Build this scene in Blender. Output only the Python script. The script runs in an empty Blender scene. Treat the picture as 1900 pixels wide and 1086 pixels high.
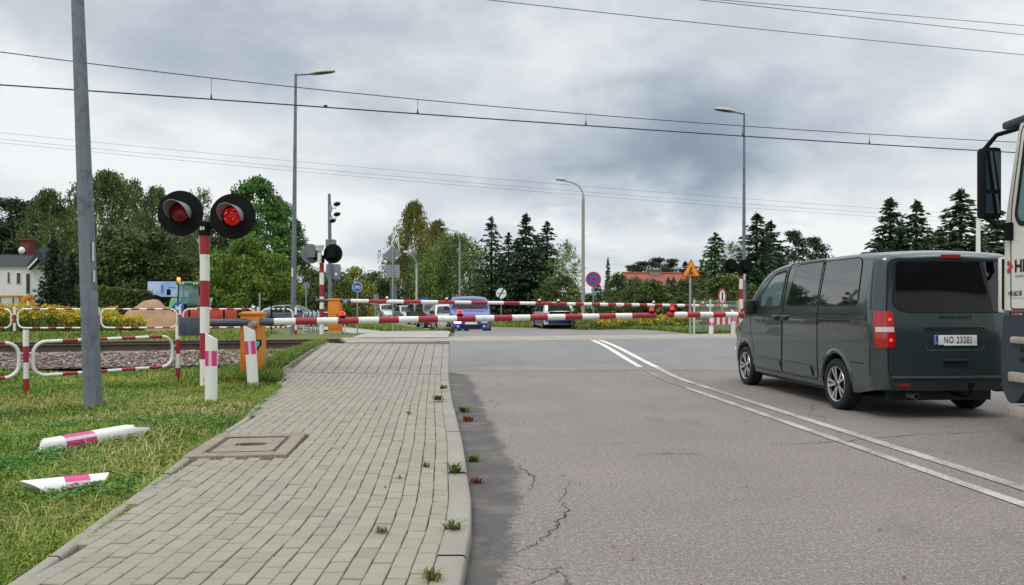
import bpy, bmesh, math, random
import numpy as np
from mathutils import Vector, Matrix
SC = bpy.context.scene
COL = SC.collection
R = math.radians
random.seed(7); RNG = np.random.default_rng(7)
# ------------------------------------------------------------------ camera
F, U0, V0, CH = 1450.0, 950.0, 570.0, 1.35      # focal (px of the 1900 px photo), horizon row, eye height
cam = bpy.data.cameras.new('camera'); camo = bpy.data.objects.new('camera', cam); COL.objects.link(camo)
camo.location = (0, 0, CH); camo.rotation_euler = (R(90), 0, 0)
cam.sensor_width = 36; cam.lens = 36 * F / 1900; cam.shift_y = (V0 - 543) / 1900
cam.clip_start = .05; cam.clip_end = 3000
SC.camera = camo
SC.view_settings.view_transform = 'Standard'; SC.view_settings.look = 'None'
SC.view_settings.exposure = 0.0; SC.view_settings.gamma = 1.0
SC.cycles.use_denoising = True
SC.cycles.max_bounces = 6; SC.cycles.transparent_max_bounces = 8; SC.cycles.caustics_reflective = False; SC.cycles.caustics_refractive = False

def C(h):
    h = h.lstrip('#'); c = [int(h[i:i+2], 16) / 255 for i in (0, 2, 4)]
    return tuple((x / 12.92 if x <= .04045 else ((x + .055) / 1.055) ** 2.4) for x in c) + (1,)

class NT:                                        # tiny node-tree helper
    def __init__(s, nt): s.nt = nt; s.n = nt.nodes; s.l = nt.links
    def new(s, t, **k):
        n = s.n.new(t)
        for a, b in k.items(): setattr(n, a, b)
        return n
    def put(s, sock, v):
        if v is None: return
        if hasattr(v, 'is_linked') or isinstance(v, bpy.types.NodeSocket): s.l.new(v, sock)
        else: sock.default_value = v
    def math(s, op, a, b=None, c=None, clamp=False):
        n = s.new('ShaderNodeMath', operation=op, use_clamp=clamp)
        for i, v in enumerate((a, b, c)):
            if v is not None: s.put(n.inputs[i], v)
        return n.outputs[0]
    def vmath(s, op, a, b=None, scale=None):
        n = s.new('ShaderNodeVectorMath', operation=op)
        s.put(n.inputs[0], a)
        if b is not None: s.put(n.inputs[1], b)
        if scale is not None: s.put(n.inputs['Scale'], scale)
        return n.outputs['Value'] if op in ('DOT_PRODUCT', 'LENGTH') else n.outputs[0]
    def noise(s, vec, scale, detail=4, rough=.55, dist=0):
        n = s.new('ShaderNodeTexNoise'); s.put(n.inputs['Vector'], vec)
        n.inputs['Scale'].default_value = scale; n.inputs['Detail'].default_value = detail
        n.inputs['Roughness'].default_value = rough; n.inputs['Distortion'].default_value = dist
        return n.outputs['Fac']
    def ramp(s, f, stops, interp='LINEAR'):
        n = s.new('ShaderNodeValToRGB'); n.color_ramp.interpolation = interp
        e = n.color_ramp.elements
        while len(e) < len(stops): e.new(.5)
        for x, (p, c) in zip(e, stops):
            x.position = p; x.color = c if len(c) == 4 else tuple(c) + (1,)
        s.put(n.inputs[0], f); return n.outputs[0]
    def mix(s, f, a, b, mode='MIX'):
        n = s.new('ShaderNodeMix', data_type='RGBA', blend_type=mode)
        s.put(n.inputs[0], f); s.put(n.inputs[6], a); s.put(n.inputs[7], b); return n.outputs[2]
    def mapr(s, v, a, b, c=0., d=1., smooth=True):
        n = s.new('ShaderNodeMapRange', interpolation_type='SMOOTHSTEP' if smooth else 'LINEAR')
        s.put(n.inputs[0], v)
        for i, x in enumerate((a, b, c, d)): n.inputs[i + 1].default_value = x
        return n.outputs[0]
# ------------------------------------------------------------------ overcast sky
SUN_EL, SUN_AZ = R(52), R(215)                   # behind and left of the camera
w = bpy.data.worlds.new('World'); SC.world = w; w.use_nodes = True
T = NT(w.node_tree); bg = T.n['Background']; bg.inputs['Strength'].default_value = 1.0
sky = T.new('ShaderNodeTexSky', sky_type='NISHITA'); sky.sun_disc = False
sky.sun_elevation = SUN_EL; sky.sun_rotation = SUN_AZ
clear = T.mix(1.0, sky.outputs[0], (.10, .10, .10, 1), 'MULTIPLY')
tc = T.new('ShaderNodeTexCoord'); d = tc.outputs['Generated']
sep = T.new('ShaderNodeSeparateXYZ'); T.put(sep.inputs[0], d)
dx, dy, dz = sep.outputs
den = T.math('ADD', T.math('MAXIMUM', dz, 0.0), .16)
comb = T.new('ShaderNodeCombineXYZ'); T.put(comb.inputs[0], T.math('DIVIDE', dx, den)); T.put(comb.inputs[1], T.math('DIVIDE', dy, den))
p = comb.outputs[0]
warp = T.new('ShaderNodeTexNoise'); T.put(warp.inputs['Vector'], p); warp.inputs['Scale'].default_value = 1.3; warp.inputs['Detail'].default_value = 5
pw = T.vmath('ADD', p, T.vmath('SCALE', T.vmath('SUBTRACT', warp.outputs['Color'], (.5, .5, .5)), scale=.55))
n1 = T.noise(pw, .85, 5, .5); n2 = T.noise(pw, 2.6, 6, .55)
dv3 = T.vmath('ADD', T.vmath('MULTIPLY', d, (1, 1, 1.7)), T.vmath('SCALE', T.vmath('SUBTRACT', warp.outputs['Color'], (.5, .5, .5)), scale=.22))
n3 = T.noise(dv3, 3.1, 8, .56)
cl = T.math('ADD', T.math('ADD', T.math('MULTIPLY', n1, .24), T.math('MULTIPLY', n2, .10)), T.math('MULTIPLY', n3, .66))
cl = T.mapr(cl, .36, .64)
# a few big cloud banks at fixed bearings of the sky
wd = T.new('ShaderNodeTexNoise'); T.put(wd.inputs['Vector'], d); wd.inputs['Scale'].default_value = 7; wd.inputs['Detail'].default_value = 6
dd = T.vmath('ADD', d, T.vmath('SCALE', T.vmath('SUBTRACT', wd.outputs['Color'], (.5, .5, .5)), scale=.16))
def bank(u, v, ru, rv, amp):
    c = Vector((u - U0, F, V0 - v)).normalized()
    df = T.vmath('SUBTRACT', dd, tuple(c)); df = T.vmath('DIVIDE', df, (ru / F, ru / F, rv / F))
    g = T.math('EXPONENT', T.math('MULTIPLY', T.vmath('DOT_PRODUCT', df, df), -1.0))
    return T.math('MULTIPLY', g, amp)
tot = T.math('MULTIPLY', cl, .46)
for b in ((1290, 285, 350, 95, -.44), (430, 80, 360, 95, -.20), (980, 190, 330, 75, -.16), (760, 60, 260, 60, -.08), (130, 190, 190, 60, .22), (40, 50, 200, 70, .14), (90, 300, 260, 40, .18), (640, 255, 240, 50, .22), (600, 400, 330, 45, .20),
          (1600, 420, 420, 26, .26), (800, 330, 160, 40, .12), (230, 225, 110, 28, -.12), (1200, 330, 300, 36, -.16), (1050, 420, 260, 30, .16), (1500, 90, 300, 70, .06), (1810, 190, 160, 70, .22), (1180, 20, 220, 30, .1)):
    tot = T.math('ADD', tot, bank(*b))
tot = T.math('ADD', tot, .52)
ccol = T.ramp(tot, [(0.0, C('#8a99ab')), (.22, C('#9ba9b8')), (.42, C('#b5c0ca')), (.62, C('#ced7df')), (.80, C('#e4e9ed')), (1.0, C('#f7f9fa'))])
zen = T.mapr(dz, .36, .85, 1.0, 2.3)
back = T.mapr(dy, -.1, -.6, 1.0, .95)
ccol = T.vmath('SCALE', ccol, scale=T.math('MULTIPLY', zen, back))
T.put(bg.inputs['Color'], T.mix(.94, clear, ccol))
sd = bpy.data.lights.new('sun', 'SUN'); sd.energy = 1.2; sd.angle = R(20); sd.color = (1, .96, .9)
so = bpy.data.objects.new('sun', sd); COL.objects.link(so)
so.rotation_euler = (Vector((-math.sin(SUN_AZ) * math.cos(SUN_EL), -math.cos(SUN_AZ) * math.cos(SUN_EL), -math.sin(SUN_EL)))).to_track_quat('-Z', 'Y').to_euler()

# ------------------------------------------------------------------ materials
MATS = {}
def M(name, col='#808080', rough=.6, metal=0., var=.12, scale=6., dirt=None, dirt_amt=0., bump=0., bscale=60., coat=0., emit=None, es=0., spec=None, alpha=None, coords='Object'):
    if name in MATS: return MATS[name]
    m = bpy.data.materials.new(name); m.use_nodes = True; MATS[name] = m
    t = NT(m.node_tree); b = t.n['Principled BSDF']
    c = C(col) if isinstance(col, str) else tuple(col) + (1,)
    b.inputs['Roughness'].default_value = rough; b.inputs['Metallic'].default_value = metal
    co = t.new('ShaderNodeTexCoord').outputs[coords]
    colr = c
    if var > 0:
        n = t.noise(co, scale, 5, .6)
        lo = tuple(x * (1 - var) for x in c[:3]) + (1,); hi = tuple(min(1, x * (1 + var)) for x in c[:3]) + (1,)
        colr = t.ramp(n, [(.3, lo), (.7, hi)])
    if dirt:
        n = t.noise(co, scale * 2.3, 7, .7, .6)
        colr = t.mix(t.mapr(n, .62 - dirt_amt * .4, .8 - dirt_amt * .25), colr, C(dirt))
        rr = t.mapr(n, .3, .75, max(.02, rough - .06), min(1, rough + .16)); t.put(b.inputs['Roughness'], rr)
    t.put(b.inputs['Base Color'], colr)
    if bump > 0:
        bn = t.new('ShaderNodeBump'); bn.inputs['Strength'].default_value = bump; bn.inputs['Distance'].default_value = .01
        t.put(bn.inputs['Height'], t.noise(co, bscale, 4, .6)); t.put(b.inputs['Normal'], bn.outputs[0])
    if coat: b.inputs['Coat Weight'].default_value = coat; b.inputs['Coat Roughness'].default_value = .04
    if emit: b.inputs['Emission Color'].default_value = C(emit); b.inputs['Emission Strength'].default_value = es
    if spec is not None: b.inputs['Specular IOR Level'].default_value = spec
    return m
def leafmat(name, cols, trans=.25, nscale=.35):
    if name in MATS: return MATS[name]
    m = bpy.data.materials.new(name); m.use_nodes = True; MATS[name] = m
    t = NT(m.node_tree); b = t.n['Principled BSDF']; b.inputs['Roughness'].default_value = .55; b.inputs['Specular IOR Level'].default_value = .3
    g = t.new('ShaderNodeNewGeometry'); oi = t.new('ShaderNodeObjectInfo')
    co = t.new('ShaderNodeTexCoord').outputs['Object']
    f = t.math('ADD', t.math('MULTIPLY', g.outputs['Random Per Island'], .55), t.math('MULTIPLY', t.mapr(t.noise(co, nscale, 3), .3, .7), .45))
    f = t.math('ADD', f, t.math('MULTIPLY', t.math('SUBTRACT', oi.outputs['Random'], .5), .16), clamp=True)
    n = len(cols)
    c = t.ramp(f, [(i / (n - 1), C(x)) for i, x in enumerate(cols)])
    t.put(b.inputs['Base Color'], c)
    tr = t.new('ShaderNodeBsdfTranslucent'); t.put(tr.inputs[0], c)
    mx = t.new('ShaderNodeMixShader'); mx.inputs[0].default_value = trans
    t.l.new(b.outputs[0], mx.inputs[1]); t.l.new(tr.outputs[0], mx.inputs[2])
    t.l.new(mx.outputs[0], t.n['Material Output'].inputs[0])
    return m
def glassmat(name, col, rough=.03, trans=0.):
    m = M(name, col, rough, var=0, spec=.8)
    if trans: m.node_tree.nodes['Principled BSDF'].inputs['Transmission Weight'].default_value = trans
    return m
WHITE = M('white_paint', '#e4e3dc', .45, var=.06, dirt='#a9a597', dirt_amt=.16, scale=5)
RED = M('red_paint', '#9e2230', .45, var=.14, dirt='#8a4a4a', dirt_amt=.16, scale=5)
POLE = M('pole_grey', '#6b757e', .5, var=.12, scale=2.4, dirt='#525a60', dirt_amt=.38)
GALV = M('galvanised', '#9aa2a8', .42, metal=.5, var=.1, scale=7)
STEEL = M('dark_steel', '#4e5a66', .5, metal=.3, var=.12)
BLACK = M('black_paint', '#08090a', .7, var=.2, scale=9, spec=.2)
RUBBER = M('rubber', '#16171a', .85, var=.2, scale=20)
PLASTIC = M('black_plastic', '#1b1e22', .5, var=.1)
ORANGE = M('orange_paint', '#d5811c', .45, var=.08, dirt='#a5561c', dirt_amt=.14, scale=4)
PINK = M('pink_reflective', '#d2347e', .4, var=.06, scale=12)
SILVERREF = M('silver_reflective', '#c4bfc4', .35, var=.06)
CONC = M('concrete', '#97958b', .85, var=.14, scale=5, dirt='#6c6a60', dirt_amt=.15, bump=.3)
RUST = M('rail_rust', '#4a3a33', .75, var=.25, scale=5, bump=.3)
RAILTOP = M('rail_head', '#8d8681', .35, metal=.7, var=.15)
REDLAMP = M('red_lamp', '#d01010', .2, var=0, emit='#ff1a12', es=1.6)
WHITELAMP = M('pale_lamp', '#e8d8d0', .2, var=0)
GLASSD = glassmat('dark_glass', '#0a0d10', .02)
CHROME = M('chrome', '#c8cacc', .15, metal=.9, var=0)

# ------------------------------------------------------------------ mesh building
class MB:
    def __init__(s): s.v = []; s.f = []; s.m = []
    def add(s, vs, fs, mi=0):
        o = len(s.v); s.v += [tuple(x) for x in vs]; s.f += [tuple(i + o for i in f) for f in fs]
        s.m += ([mi] * len(fs) if isinstance(mi, int) else list(mi)); return s
    def box(s, x0, x1, y0, y1, z0, z1, mi=0, ch=0.):
        if ch <= 0:
            v = [(x, y, z) for x in (x0, x1) for y in (y0, y1) for z in (z0, z1)]
            return s.add(v, [(0, 1, 3, 2), (4, 6, 7, 5), (0, 4, 5, 1), (2, 3, 7, 6), (0, 2, 6, 4), (1, 5, 7, 3)], mi)
        bm = bmesh.new(); bmesh.ops.create_cube(bm, size=1)
        for q in bm.verts: q.co = Vector(((x0 + x1) / 2 + q.co.x * (x1 - x0), (y0 + y1) / 2 + q.co.y * (y1 - y0), (z0 + z1) / 2 + q.co.z * (z1 - z0)))
        bmesh.ops.bevel(bm, geom=list(bm.edges), offset=ch, segments=2, affect='EDGES', profile=.6)
        return s.bm(bm, mi)
    def bm(s, bm, mi=0):
        bm.verts.index_update(); s.add([q.co[:] for q in bm.verts], [[q.index for q in f.verts] for f in bm.faces], mi); bm.free(); return s
    def tube(s, pts, r, n=10, mi=0, cap=True, closed=False):
        pts = [Vector(q) for q in pts]; k = len(pts)
        rs = r if isinstance(r, (list, tuple)) else [r] * k
        rings = []; ref = None
        for i in range(k):
            a = pts[(i - 1) % k] if (closed or i > 0) else pts[i]; b = pts[(i + 1) % k] if (closed or i < k - 1) else pts[i]
            t = (b - a).normalized()
            if ref is None: ref = Vector((0, 0, 1)) if abs(t.z) < .9 else Vector((1, 0, 0))
            e1 = (ref - t * ref.dot(t))
            if e1.length < 1e-4: e1 = t.orthogonal()
            e1.normalize(); e2 = t.cross(e1); ref = e1
            rings.append([pts[i] + (e1 * math.cos(2 * math.pi * j / n) + e2 * math.sin(2 * math.pi * j / n)) * rs[i] for j in range(n)])
        vs = [q for g in rings for q in g]; fs = []; ms = []
        for i in range(k if closed else k - 1):
            for j in range(n):
                fs.append((i * n + j, i * n + (j + 1) % n, ((i + 1) % k) * n + (j + 1) % n, ((i + 1) % k) * n + j)); ms.append(mi if isinstance(mi, int) else mi[i])
        if cap and not closed:
            fs.append(tuple(range(n - 1, -1, -1))); ms.append(ms[0]); fs.append(tuple((k - 1) * n + j for j in range(n))); ms.append(ms[-2])
        return s.add(vs, fs, ms)
    def cyl(s, p0, p1, r0, r1=None, n=14, mi=0): return s.tube([p0, p1], [r0, r0 if r1 is None else r1], n, mi)
    def lathe(s, prof, n=24, mi=0, mat=None):      # (r,z) profile about z, then through matrix
        vs = []; fs = []; ms = []
        for (r, z) in prof:
            for j in range(n):
                q = Vector((r * math.cos(2 * math.pi * j / n), r * math.sin(2 * math.pi * j / n), z)); vs.append(mat @ q if mat else q)
        for i in range(len(prof) - 1):
            for j in range(n): fs.append((i * n + j, i * n + (j + 1) % n, (i + 1) * n + (j + 1) % n, (i + 1) * n + j)); ms.append(mi if isinstance(mi, int) else mi[i])
        return s.add(vs, fs, ms)
    def prism(s, poly, d, mat=None, mi=0, side=None):   # poly in xy extruded along z by d
        n = len(poly); vs = [Vector((x, y, 0)) for x, y in poly] + [Vector((x, y, d)) for x, y in poly]
        if mat: vs = [mat @ q for q in vs]
        fs = [tuple(range(n - 1, -1, -1)), tuple(range(n, 2 * n))] + [(i, (i + 1) % n, n + (i + 1) % n, n + i) for i in range(n)]
        return s.add(vs, fs, [mi, mi] + [mi if side is None else side] * n)
    def build(s, name, mats, parent=None, loc=None, smooth=35, off=None):
        me = bpy.data.meshes.new(name)
        v = s.v if off is None else [(a[0] + off[0], a[1] + off[1], a[2] + off[2]) for a in s.v]
        me.from_pydata(v, [], s.f)
        for m in (mats if isinstance(mats, (list, tuple)) else [mats]): me.materials.append(m)
        me.polygons.foreach_set('material_index', s.m)
        if smooth:
            me.polygons.foreach_set('use_smooth', [True] * len(s.f)); me.update(); me.set_sharp_from_angle(angle=R(smooth))
        me.update()
        return put(name, me, parent, loc)
def put(name, me, parent=None, loc=None, rot=None):
    o = bpy.data.objects.new(name, me); COL.objects.link(o)
    if parent is not None: o.parent = parent
    if loc is not None: o.location = loc
    if rot is not None: o.rotation_euler = rot
    return o
def fast_mesh(name, V, Fq, mats, parent=None, mi=None, smooth=False):     # numpy verts (n,3), faces (m,k)
    me = bpy.data.meshes.new(name); V = np.asarray(V, np.float32); Fq = np.asarray(Fq, np.int32); k = Fq.shape[1]
    me.vertices.add(len(V)); me.vertices.foreach_set('co', V.ravel())
    me.loops.add(Fq.size); me.loops.foreach_set('vertex_index', Fq.ravel())
    me.polygons.add(len(Fq)); me.polygons.foreach_set('loop_start', np.arange(0, Fq.size, k, dtype=np.int32))
    for m in (mats if isinstance(mats, (list, tuple)) else [mats]): me.materials.append(m)
    if mi is not None: me.polygons.foreach_set('material_index', np.asarray(mi, np.int32))
    me.polygons.foreach_set('use_smooth', np.full(len(Fq), smooth)); me.update(calc_edges=True); me.validate()
    return put(name, me, parent)
def tag(o, label=None, cat=None, group=None, kind=None):
    if label: o['label'] = label
    if cat: o['category'] = cat
    if group: o['group'] = group
    if kind: o['kind'] = kind
    return o
def thing(name, label, cat, loc=(0, 0, 0), rz=0., group=None):
    o = bpy.data.objects.new(name, None); COL.objects.link(o); o.empty_display_size = .2
    o.location = loc; o.rotation_euler = (0, 0, rz); return tag(o, label, cat, group)
def dup(root, loc, rz=None, label=None, group=None, scale=None):
    def cp(o, par):
        c = o.copy(); COL.objects.link(c); c.parent = par
        for ch in list(o.children): cp(ch, c)
        return c
    r = cp(root, None); r.location = loc
    if rz is not None: r.rotation_euler = (0, 0, rz)
    if scale is not None: r.scale = scale if isinstance(scale, tuple) else (scale,) * 3
    if label: r['label'] = label
    if group: r['group'] = group
    return r
def text(mb, body, size, org, ex, ey, mi=0, sx=1., thick=.002, align='CENTER', bold=0., space=1.):
    cu = bpy.data.curves.new('t', 'FONT'); cu.body = body; cu.size = size; cu.align_x = align; cu.align_y = 'CENTER'; cu.offset = bold; cu.space_character = space
    ob = bpy.data.objects.new('t', cu); me = bpy.data.meshes.new_from_object(ob)
    ex = Vector(ex); ey = Vector(ey); ez = ex.cross(ey); org = Vector(org)
    mb.add([org + ex * (q.co.x * sx) + ey * q.co.y + ez * thick for q in me.vertices], [list(f.vertices) for f in me.polygons], mi)
    bpy.data.objects.remove(ob); bpy.data.curves.remove(cu); bpy.data.meshes.remove(me)
def disc(mb, c, r, ex, ey, mi=0, n=28, thick=0., rx=None):
    c = Vector(c); ex = Vector(ex); ey = Vector(ey); ez = ex.cross(ey)
    mb.add([c + ex * ((rx or r) * math.cos(2 * math.pi * i / n)) + ey * (r * math.sin(2 * math.pi * i / n)) + ez * thick for i in range(n)], [tuple(range(n))], mi)
def rings(mb, c, r0, r1, ex, ey, mi=0, n=32, thick=0.):
    c = Vector(c); ex = Vector(ex); ey = Vector(ey); ez = ex.cross(ey)
    vs = [c + (ex * math.cos(2 * math.pi * i / n) + ey * math.sin(2 * math.pi * i / n)) * r + ez * thick for r in (r0, r1) for i in range(n)]
    mb.add(vs, [(i, (i + 1) % n, n + (i + 1) % n, n + i) for i in range(n)], mi)
def band(mb, pts, wd, ex, ey, org, mi=0, thick=.003):     # flat stroke through 2D pts
    ex = Vector(ex); ey = Vector(ey); ez = ex.cross(ey); org = Vector(org)
    for (a, b) in zip(pts, pts[1:]):
        a = Vector(a); b = Vector(b); t = (b - a).normalized(); nn = Vector((-t.y, t.x)) * wd / 2; t = t * wd * .3
        q = [a - t + nn, a - t - nn, b + t - nn, b + t + nn]
        mb.add([org + ex * k.x + ey * k.y + ez * thick for k in q], [(0, 1, 2, 3)], mi)
FX, FY = (1, 0, 0), (0, 0, 1)                    # sign plane facing the camera

# ------------------------------------------------------------------ ground shape
def sst(a, b, x):
    t = np.clip((np.asarray(x, float) - a) / (b - a), 0, 1); return t * t * (3 - 2 * t)
def Yc(X): return 20.95 + .2736 * (X + 6.3)      # railway centre line
TD = Vector((.9645, .2639, 0)); TN = Vector((-.2639, .9645, 0))
def H(X, Y):
    X = np.asarray(X, float); Y = np.asarray(Y, float)
    t = Y - Yc(X)
    road = .45 * sst(-9.5, -1.4, t) - .40 * sst(6, 19, t)
    verge = -.05 + .27 * sst(-2.7, -1.3, t) + .16 * sst(1.6, 3.5, t) - .30 * sst(10, 24, t)
    f = sst(-4.5, -5.9, X) + sst(8.2, 10.5, X)
    f = np.where(t > 2, f * (1 - sst(2, 4, t)), f)
    f = np.clip(f, 0, 1)
    return road * (1 - f) + np.minimum(verge, np.where(t > 2, 1., verge)) * f
def h(x, y): return float(H(x, y))
def P(u, v, Y): return Vector(((u - U0) / F * Y, Y, CH - (v - V0) / F * Y))
def G(u, v, dz=0.):                              # pixel of the photo -> point on the ground
    lo = 1.5
    while lo < 200:
        z = CH - (v - V0) / F * lo
        if z <= h((u - U0) / F * lo, lo) + dz: break
        lo += .02 if lo < 60 else .2
    return Vector(((u - U0) / F * lo, lo, h((u - U0) / F * lo, lo) + dz))
def at(u, Y, dz=0.):
    X = (u - U0) / F * Y; return Vector((X, Y, h(X, Y) + dz))
def lerp(pts):
    a = np.array(pts, float); return lambda y: np.interp(y, a[:, 0], a[:, 1])
KERB = lerp([(-8, -.235), (4.5, -.235), (5.2, -.27), (6.1, -.35), (7.4, -.465), (10.6, -.80), (14.8, -1.20), (20.7, -1.66), (23, -1.75), (28, -2.05), (34, -2.8), (39, -3.7), (45, -5.1), (57, -8.7), (67, -13), (85, -24), (120, -48)])
WALKL = lerp([(-8, -2.1), (3.6, -2.27), (5.15, -2.5), (6.5, -2.72), (8.9, -3.02), (11, -3.5), (14, -4.1), (14.8, -4.4), (20.5, -4.65), (24, -4.7)])
ROADR = lerp([(-8, 8.0), (18, 7.8), (22, 7.2), (26, 6.1), (33, 4.9), (41, 4.2), (46, 3.6), (49, 1.5), (51, -1.2), (63, -5.5), (76, -13.5), (92, -24), (120, -44)])
def surfmat(name, cols, scale, speck=0., bump=.3, bscale=120., rough=.85, var2=None):
    m = bpy.data.materials.new(name); m.use_nodes = True; t = NT(m.node_tree); b = t.n['Principled BSDF']; b.inputs['Roughness'].default_value = rough
    co = t.new('ShaderNodeTexCoord').outputs['Object']
    c = t.ramp(t.noise(co, scale, 7, .62), [(.25, C(cols[0])), (.5, C(cols[1])), (.75, C(cols[2]))])
    if speck:
        s = t.math('ADD', t.math('MULTIPLY', t.noise(co, bscale, 2, .8), .6), t.math('MULTIPLY', t.noise(co, bscale * .38, 4, .85), .4))
        c = t.mix(t.math('MULTIPLY', t.mapr(s, .52, .62), speck * .75), c, C('#b9b3ac')); c = t.mix(t.math('MULTIPLY', t.mapr(s, .48, .39), speck * .75), c, C('#3f3c3a'))
    t.put(b.inputs['Base Color'], c)
    bn = t.new('ShaderNodeBump'); bn.inputs['Strength'].default_value = bump; bn.inputs['Distance'].default_value = .01
    t.put(bn.inputs['Height'], t.noise(co, bscale, 4, .65)); t.put(b.inputs['Normal'], bn.outputs[0])
    return m, t, c, b, co
GRASSBASE = surfmat('grass_soil', ('#454b22', '#586029', '#6d6736'), .8, bump=.6, bscale=30)[0]
xs = np.unique(np.concatenate([np.linspace(-600, -40, 30), np.arange(-40, 40.1, .5), np.linspace(40, 600, 30)]))
ys = np.unique(np.concatenate([np.linspace(-300, -10, 12), np.arange(-10, 62, .4), np.linspace(62, 900, 40)]))
XX, YY = np.meshgrid(xs, ys); ZZ = H(XX, YY) - .05 + .012 * np.sin(XX * 2.1 + YY) * np.sin(YY * 1.7 - XX)
nx_, ny_ = len(xs), len(ys); ii, jj = np.meshgrid(np.arange(nx_ - 1), np.arange(ny_ - 1)); q0 = (jj * nx_ + ii).ravel()
o = fast_mesh('ground', np.stack([XX.ravel(), YY.ravel(), ZZ.ravel()], 1), np.stack([q0, q0 + 1, q0 + 1 + nx_, q0 + nx_], 1), GRASSBASE, smooth=True); tag(o, kind='structure')

def strip(name, yl, fl, fr, n, dz, mat, uv=True):       # sheet between two edge curves x=fl(y), x=fr(y)
    yl = np.array(yl); L, Rr = fl(yl), fr(yl); s = np.linspace(0, 1, n + 1)
    X = L[:, None] * (1 - s) + Rr[:, None] * s; Y = np.repeat(yl[:, None], n + 1, 1); Z = H(X, Y) + dz
    a, b = np.meshgrid(np.arange(n), np.arange(len(yl) - 1)); q = (b * (n + 1) + a).ravel()
    o = fast_mesh(name, np.stack([X.ravel(), Y.ravel(), Z.ravel()], 1), np.stack([q, q + 1, q + n + 2, q + n + 1], 1), mat, smooth=True)
    if uv:
        U = (X - L[:, None]).ravel(); V = Y.ravel(); lay = o.data.uv_layers.new(name='uv'); idx = np.zeros(len(o.data.loops), np.int32); o.data.loops.foreach_get('vertex_index', idx)
        lay.data.foreach_set('uv', np.stack([U[idx], V[idx]], 1).astype(np.float32).ravel())
    return tag(o, kind='structure')
# asphalt: warm older surface with a dark, ragged dirt margin along the kerb
ASPH, t, c, b, co = surfmat('asphalt_old', ('#70665f', '#7b706a', '#867a73'), .45, speck=.9, bump=.6, bscale=70)
uvn = t.new('ShaderNodeUVMap'); us = t.new('ShaderNodeSeparateXYZ'); t.put(us.inputs[0], uvn.outputs[0]); du, dv = us.outputs[0], us.outputs[1]
wob = t.noise(co, 1.3, 3, .5); rag = t.noise(t.vmath('MULTIPLY', co, (.55, 1.5, 1)), 9, 6, .85)
edge = t.math('ADD', t.math('ADD', du, t.math('MULTIPLY', t.math('SUBTRACT', wob, .5), .28)), t.math('MULTIPLY', t.math('SUBTRACT', rag, .5), .36))
taper = t.math('ADD', t.mapr(dv, 14.6, 15.6, 0, .6), t.mapr(dv, 3.7, 6.4, .22, 0))
msk = t.mapr(t.math('ADD', t.math('ADD', edge, taper), t.math('MULTIPLY', t.math('SUBTRACT', t.noise(co, 38, 5, .9), .5), .42)), .425, .385)
dirtc = t.ramp(t.noise(co, 3.0, 7, .7), [(.3, C('#393736')), (.5, C('#4a4745')), (.72, C('#6f685f'))])
c2 = t.mix(t.math('MULTIPLY', msk, .85), c, dirtc)
wheel = t.noise(t.vmath('MULTIPLY', co, (1.2, .06, 1)), 1.0, 3)
c2 = t.mix(t.mapr(wheel, .52, .75, 0, .30), c2, C('#6d6865'))
st_ = t.noise(t.vmath('MULTIPLY', co, (1, .45, 1)), .75, 6, .65); c2 = t.mix(t.mapr(st_, .56, .70, 0, .38), c2, C('#5a534f'))
sp_ = t.noise(co, 3.2, 4, .5); c2 = t.mix(t.mapr(sp_, .70, .74, 0, .5), c2, C('#4c4643'))
# a few cracks
vor = t.new('ShaderNodeTexVoronoi', feature='DISTANCE_TO_EDGE'); vor.inputs['Scale'].default_value = .22
cw = t.new('ShaderNodeTexNoise'); t.put(cw.inputs['Vector'], co); cw.inputs['Scale'].default_value = 2.2; cw.inputs['Detail'].default_value = 6
t.put(vor.inputs['Vector'], t.vmath('ADD', co, t.vmath('SCALE', t.vmath('SUBTRACT', cw.outputs['Color'], (.5, .5, .5)), scale=.5)))
crk = t.math('MULTIPLY', t.mapr(vor.outputs['Distance'], .0022, .0008), t.mapr(t.noise(co, .35, 2), .50, .56))
c2 = t.mix(t.math('MULTIPLY', crk, .75), c2, C('#3f3b39')); t.put(b.inputs['Base Color'], c2)
ASPH2, t, c, b, co = surfmat('asphalt_new', ('#706e6b', '#7a7875', '#84827e'), .5, speck=.6, bump=.35, bscale=90)
wheel = t.noise(t.vmath('MULTIPLY', co, (1.0, .08, 1)), 1.0, 4); t.put(b.inputs['Base Color'], t.mix(t.mapr(wheel, .5, .72, 0, .4), c, C('#767876')))
SEAM = lambda x: 15.3 + .14 * (np.asarray(x) + 1.2)
yl = np.concatenate([np.arange(-8, 22, .35), np.arange(22, 62, .8), np.arange(62, 120, 3)])
strip('road', yl, KERB, ROADR, 24, 0.0, ASPH)
def patch_strip(name, fa, fb, dz, mat, nr=26, nc=26):   # sheet across the road from y=fa(x) to y=fb(x)
    V = []; 
    for j in range(nr + 1):
        s = j / nr
        for i in range(nc + 1):
            q = i / nc; xm = -1.4 + q * 8.9; y = fa(xm) * (1 - s) + fb(xm) * s
            x0, x1 = float(KERB(y)) + .02, float(ROADR(y)) - .02; x = x0 + (x1 - x0) * q
            V.append((x, y, h(x, y) + dz))
    fs = [(j * (nc + 1) + i, j * (nc + 1) + i + 1, (j + 1) * (nc + 1) + i + 1, (j + 1) * (nc + 1) + i) for j in range(nr) for i in range(nc)]
    return tag(fast_mesh(name, V, fs, mat, smooth=True), kind='structure')
patch_strip('road_resurfaced', SEAM, lambda x: Yc(x) - 1.55, .004, ASPH2)
patch_strip('road_beyond', lambda x: Yc(x) + 1.6, lambda x: Yc(x) + 12, .004, ASPH2)
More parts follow.
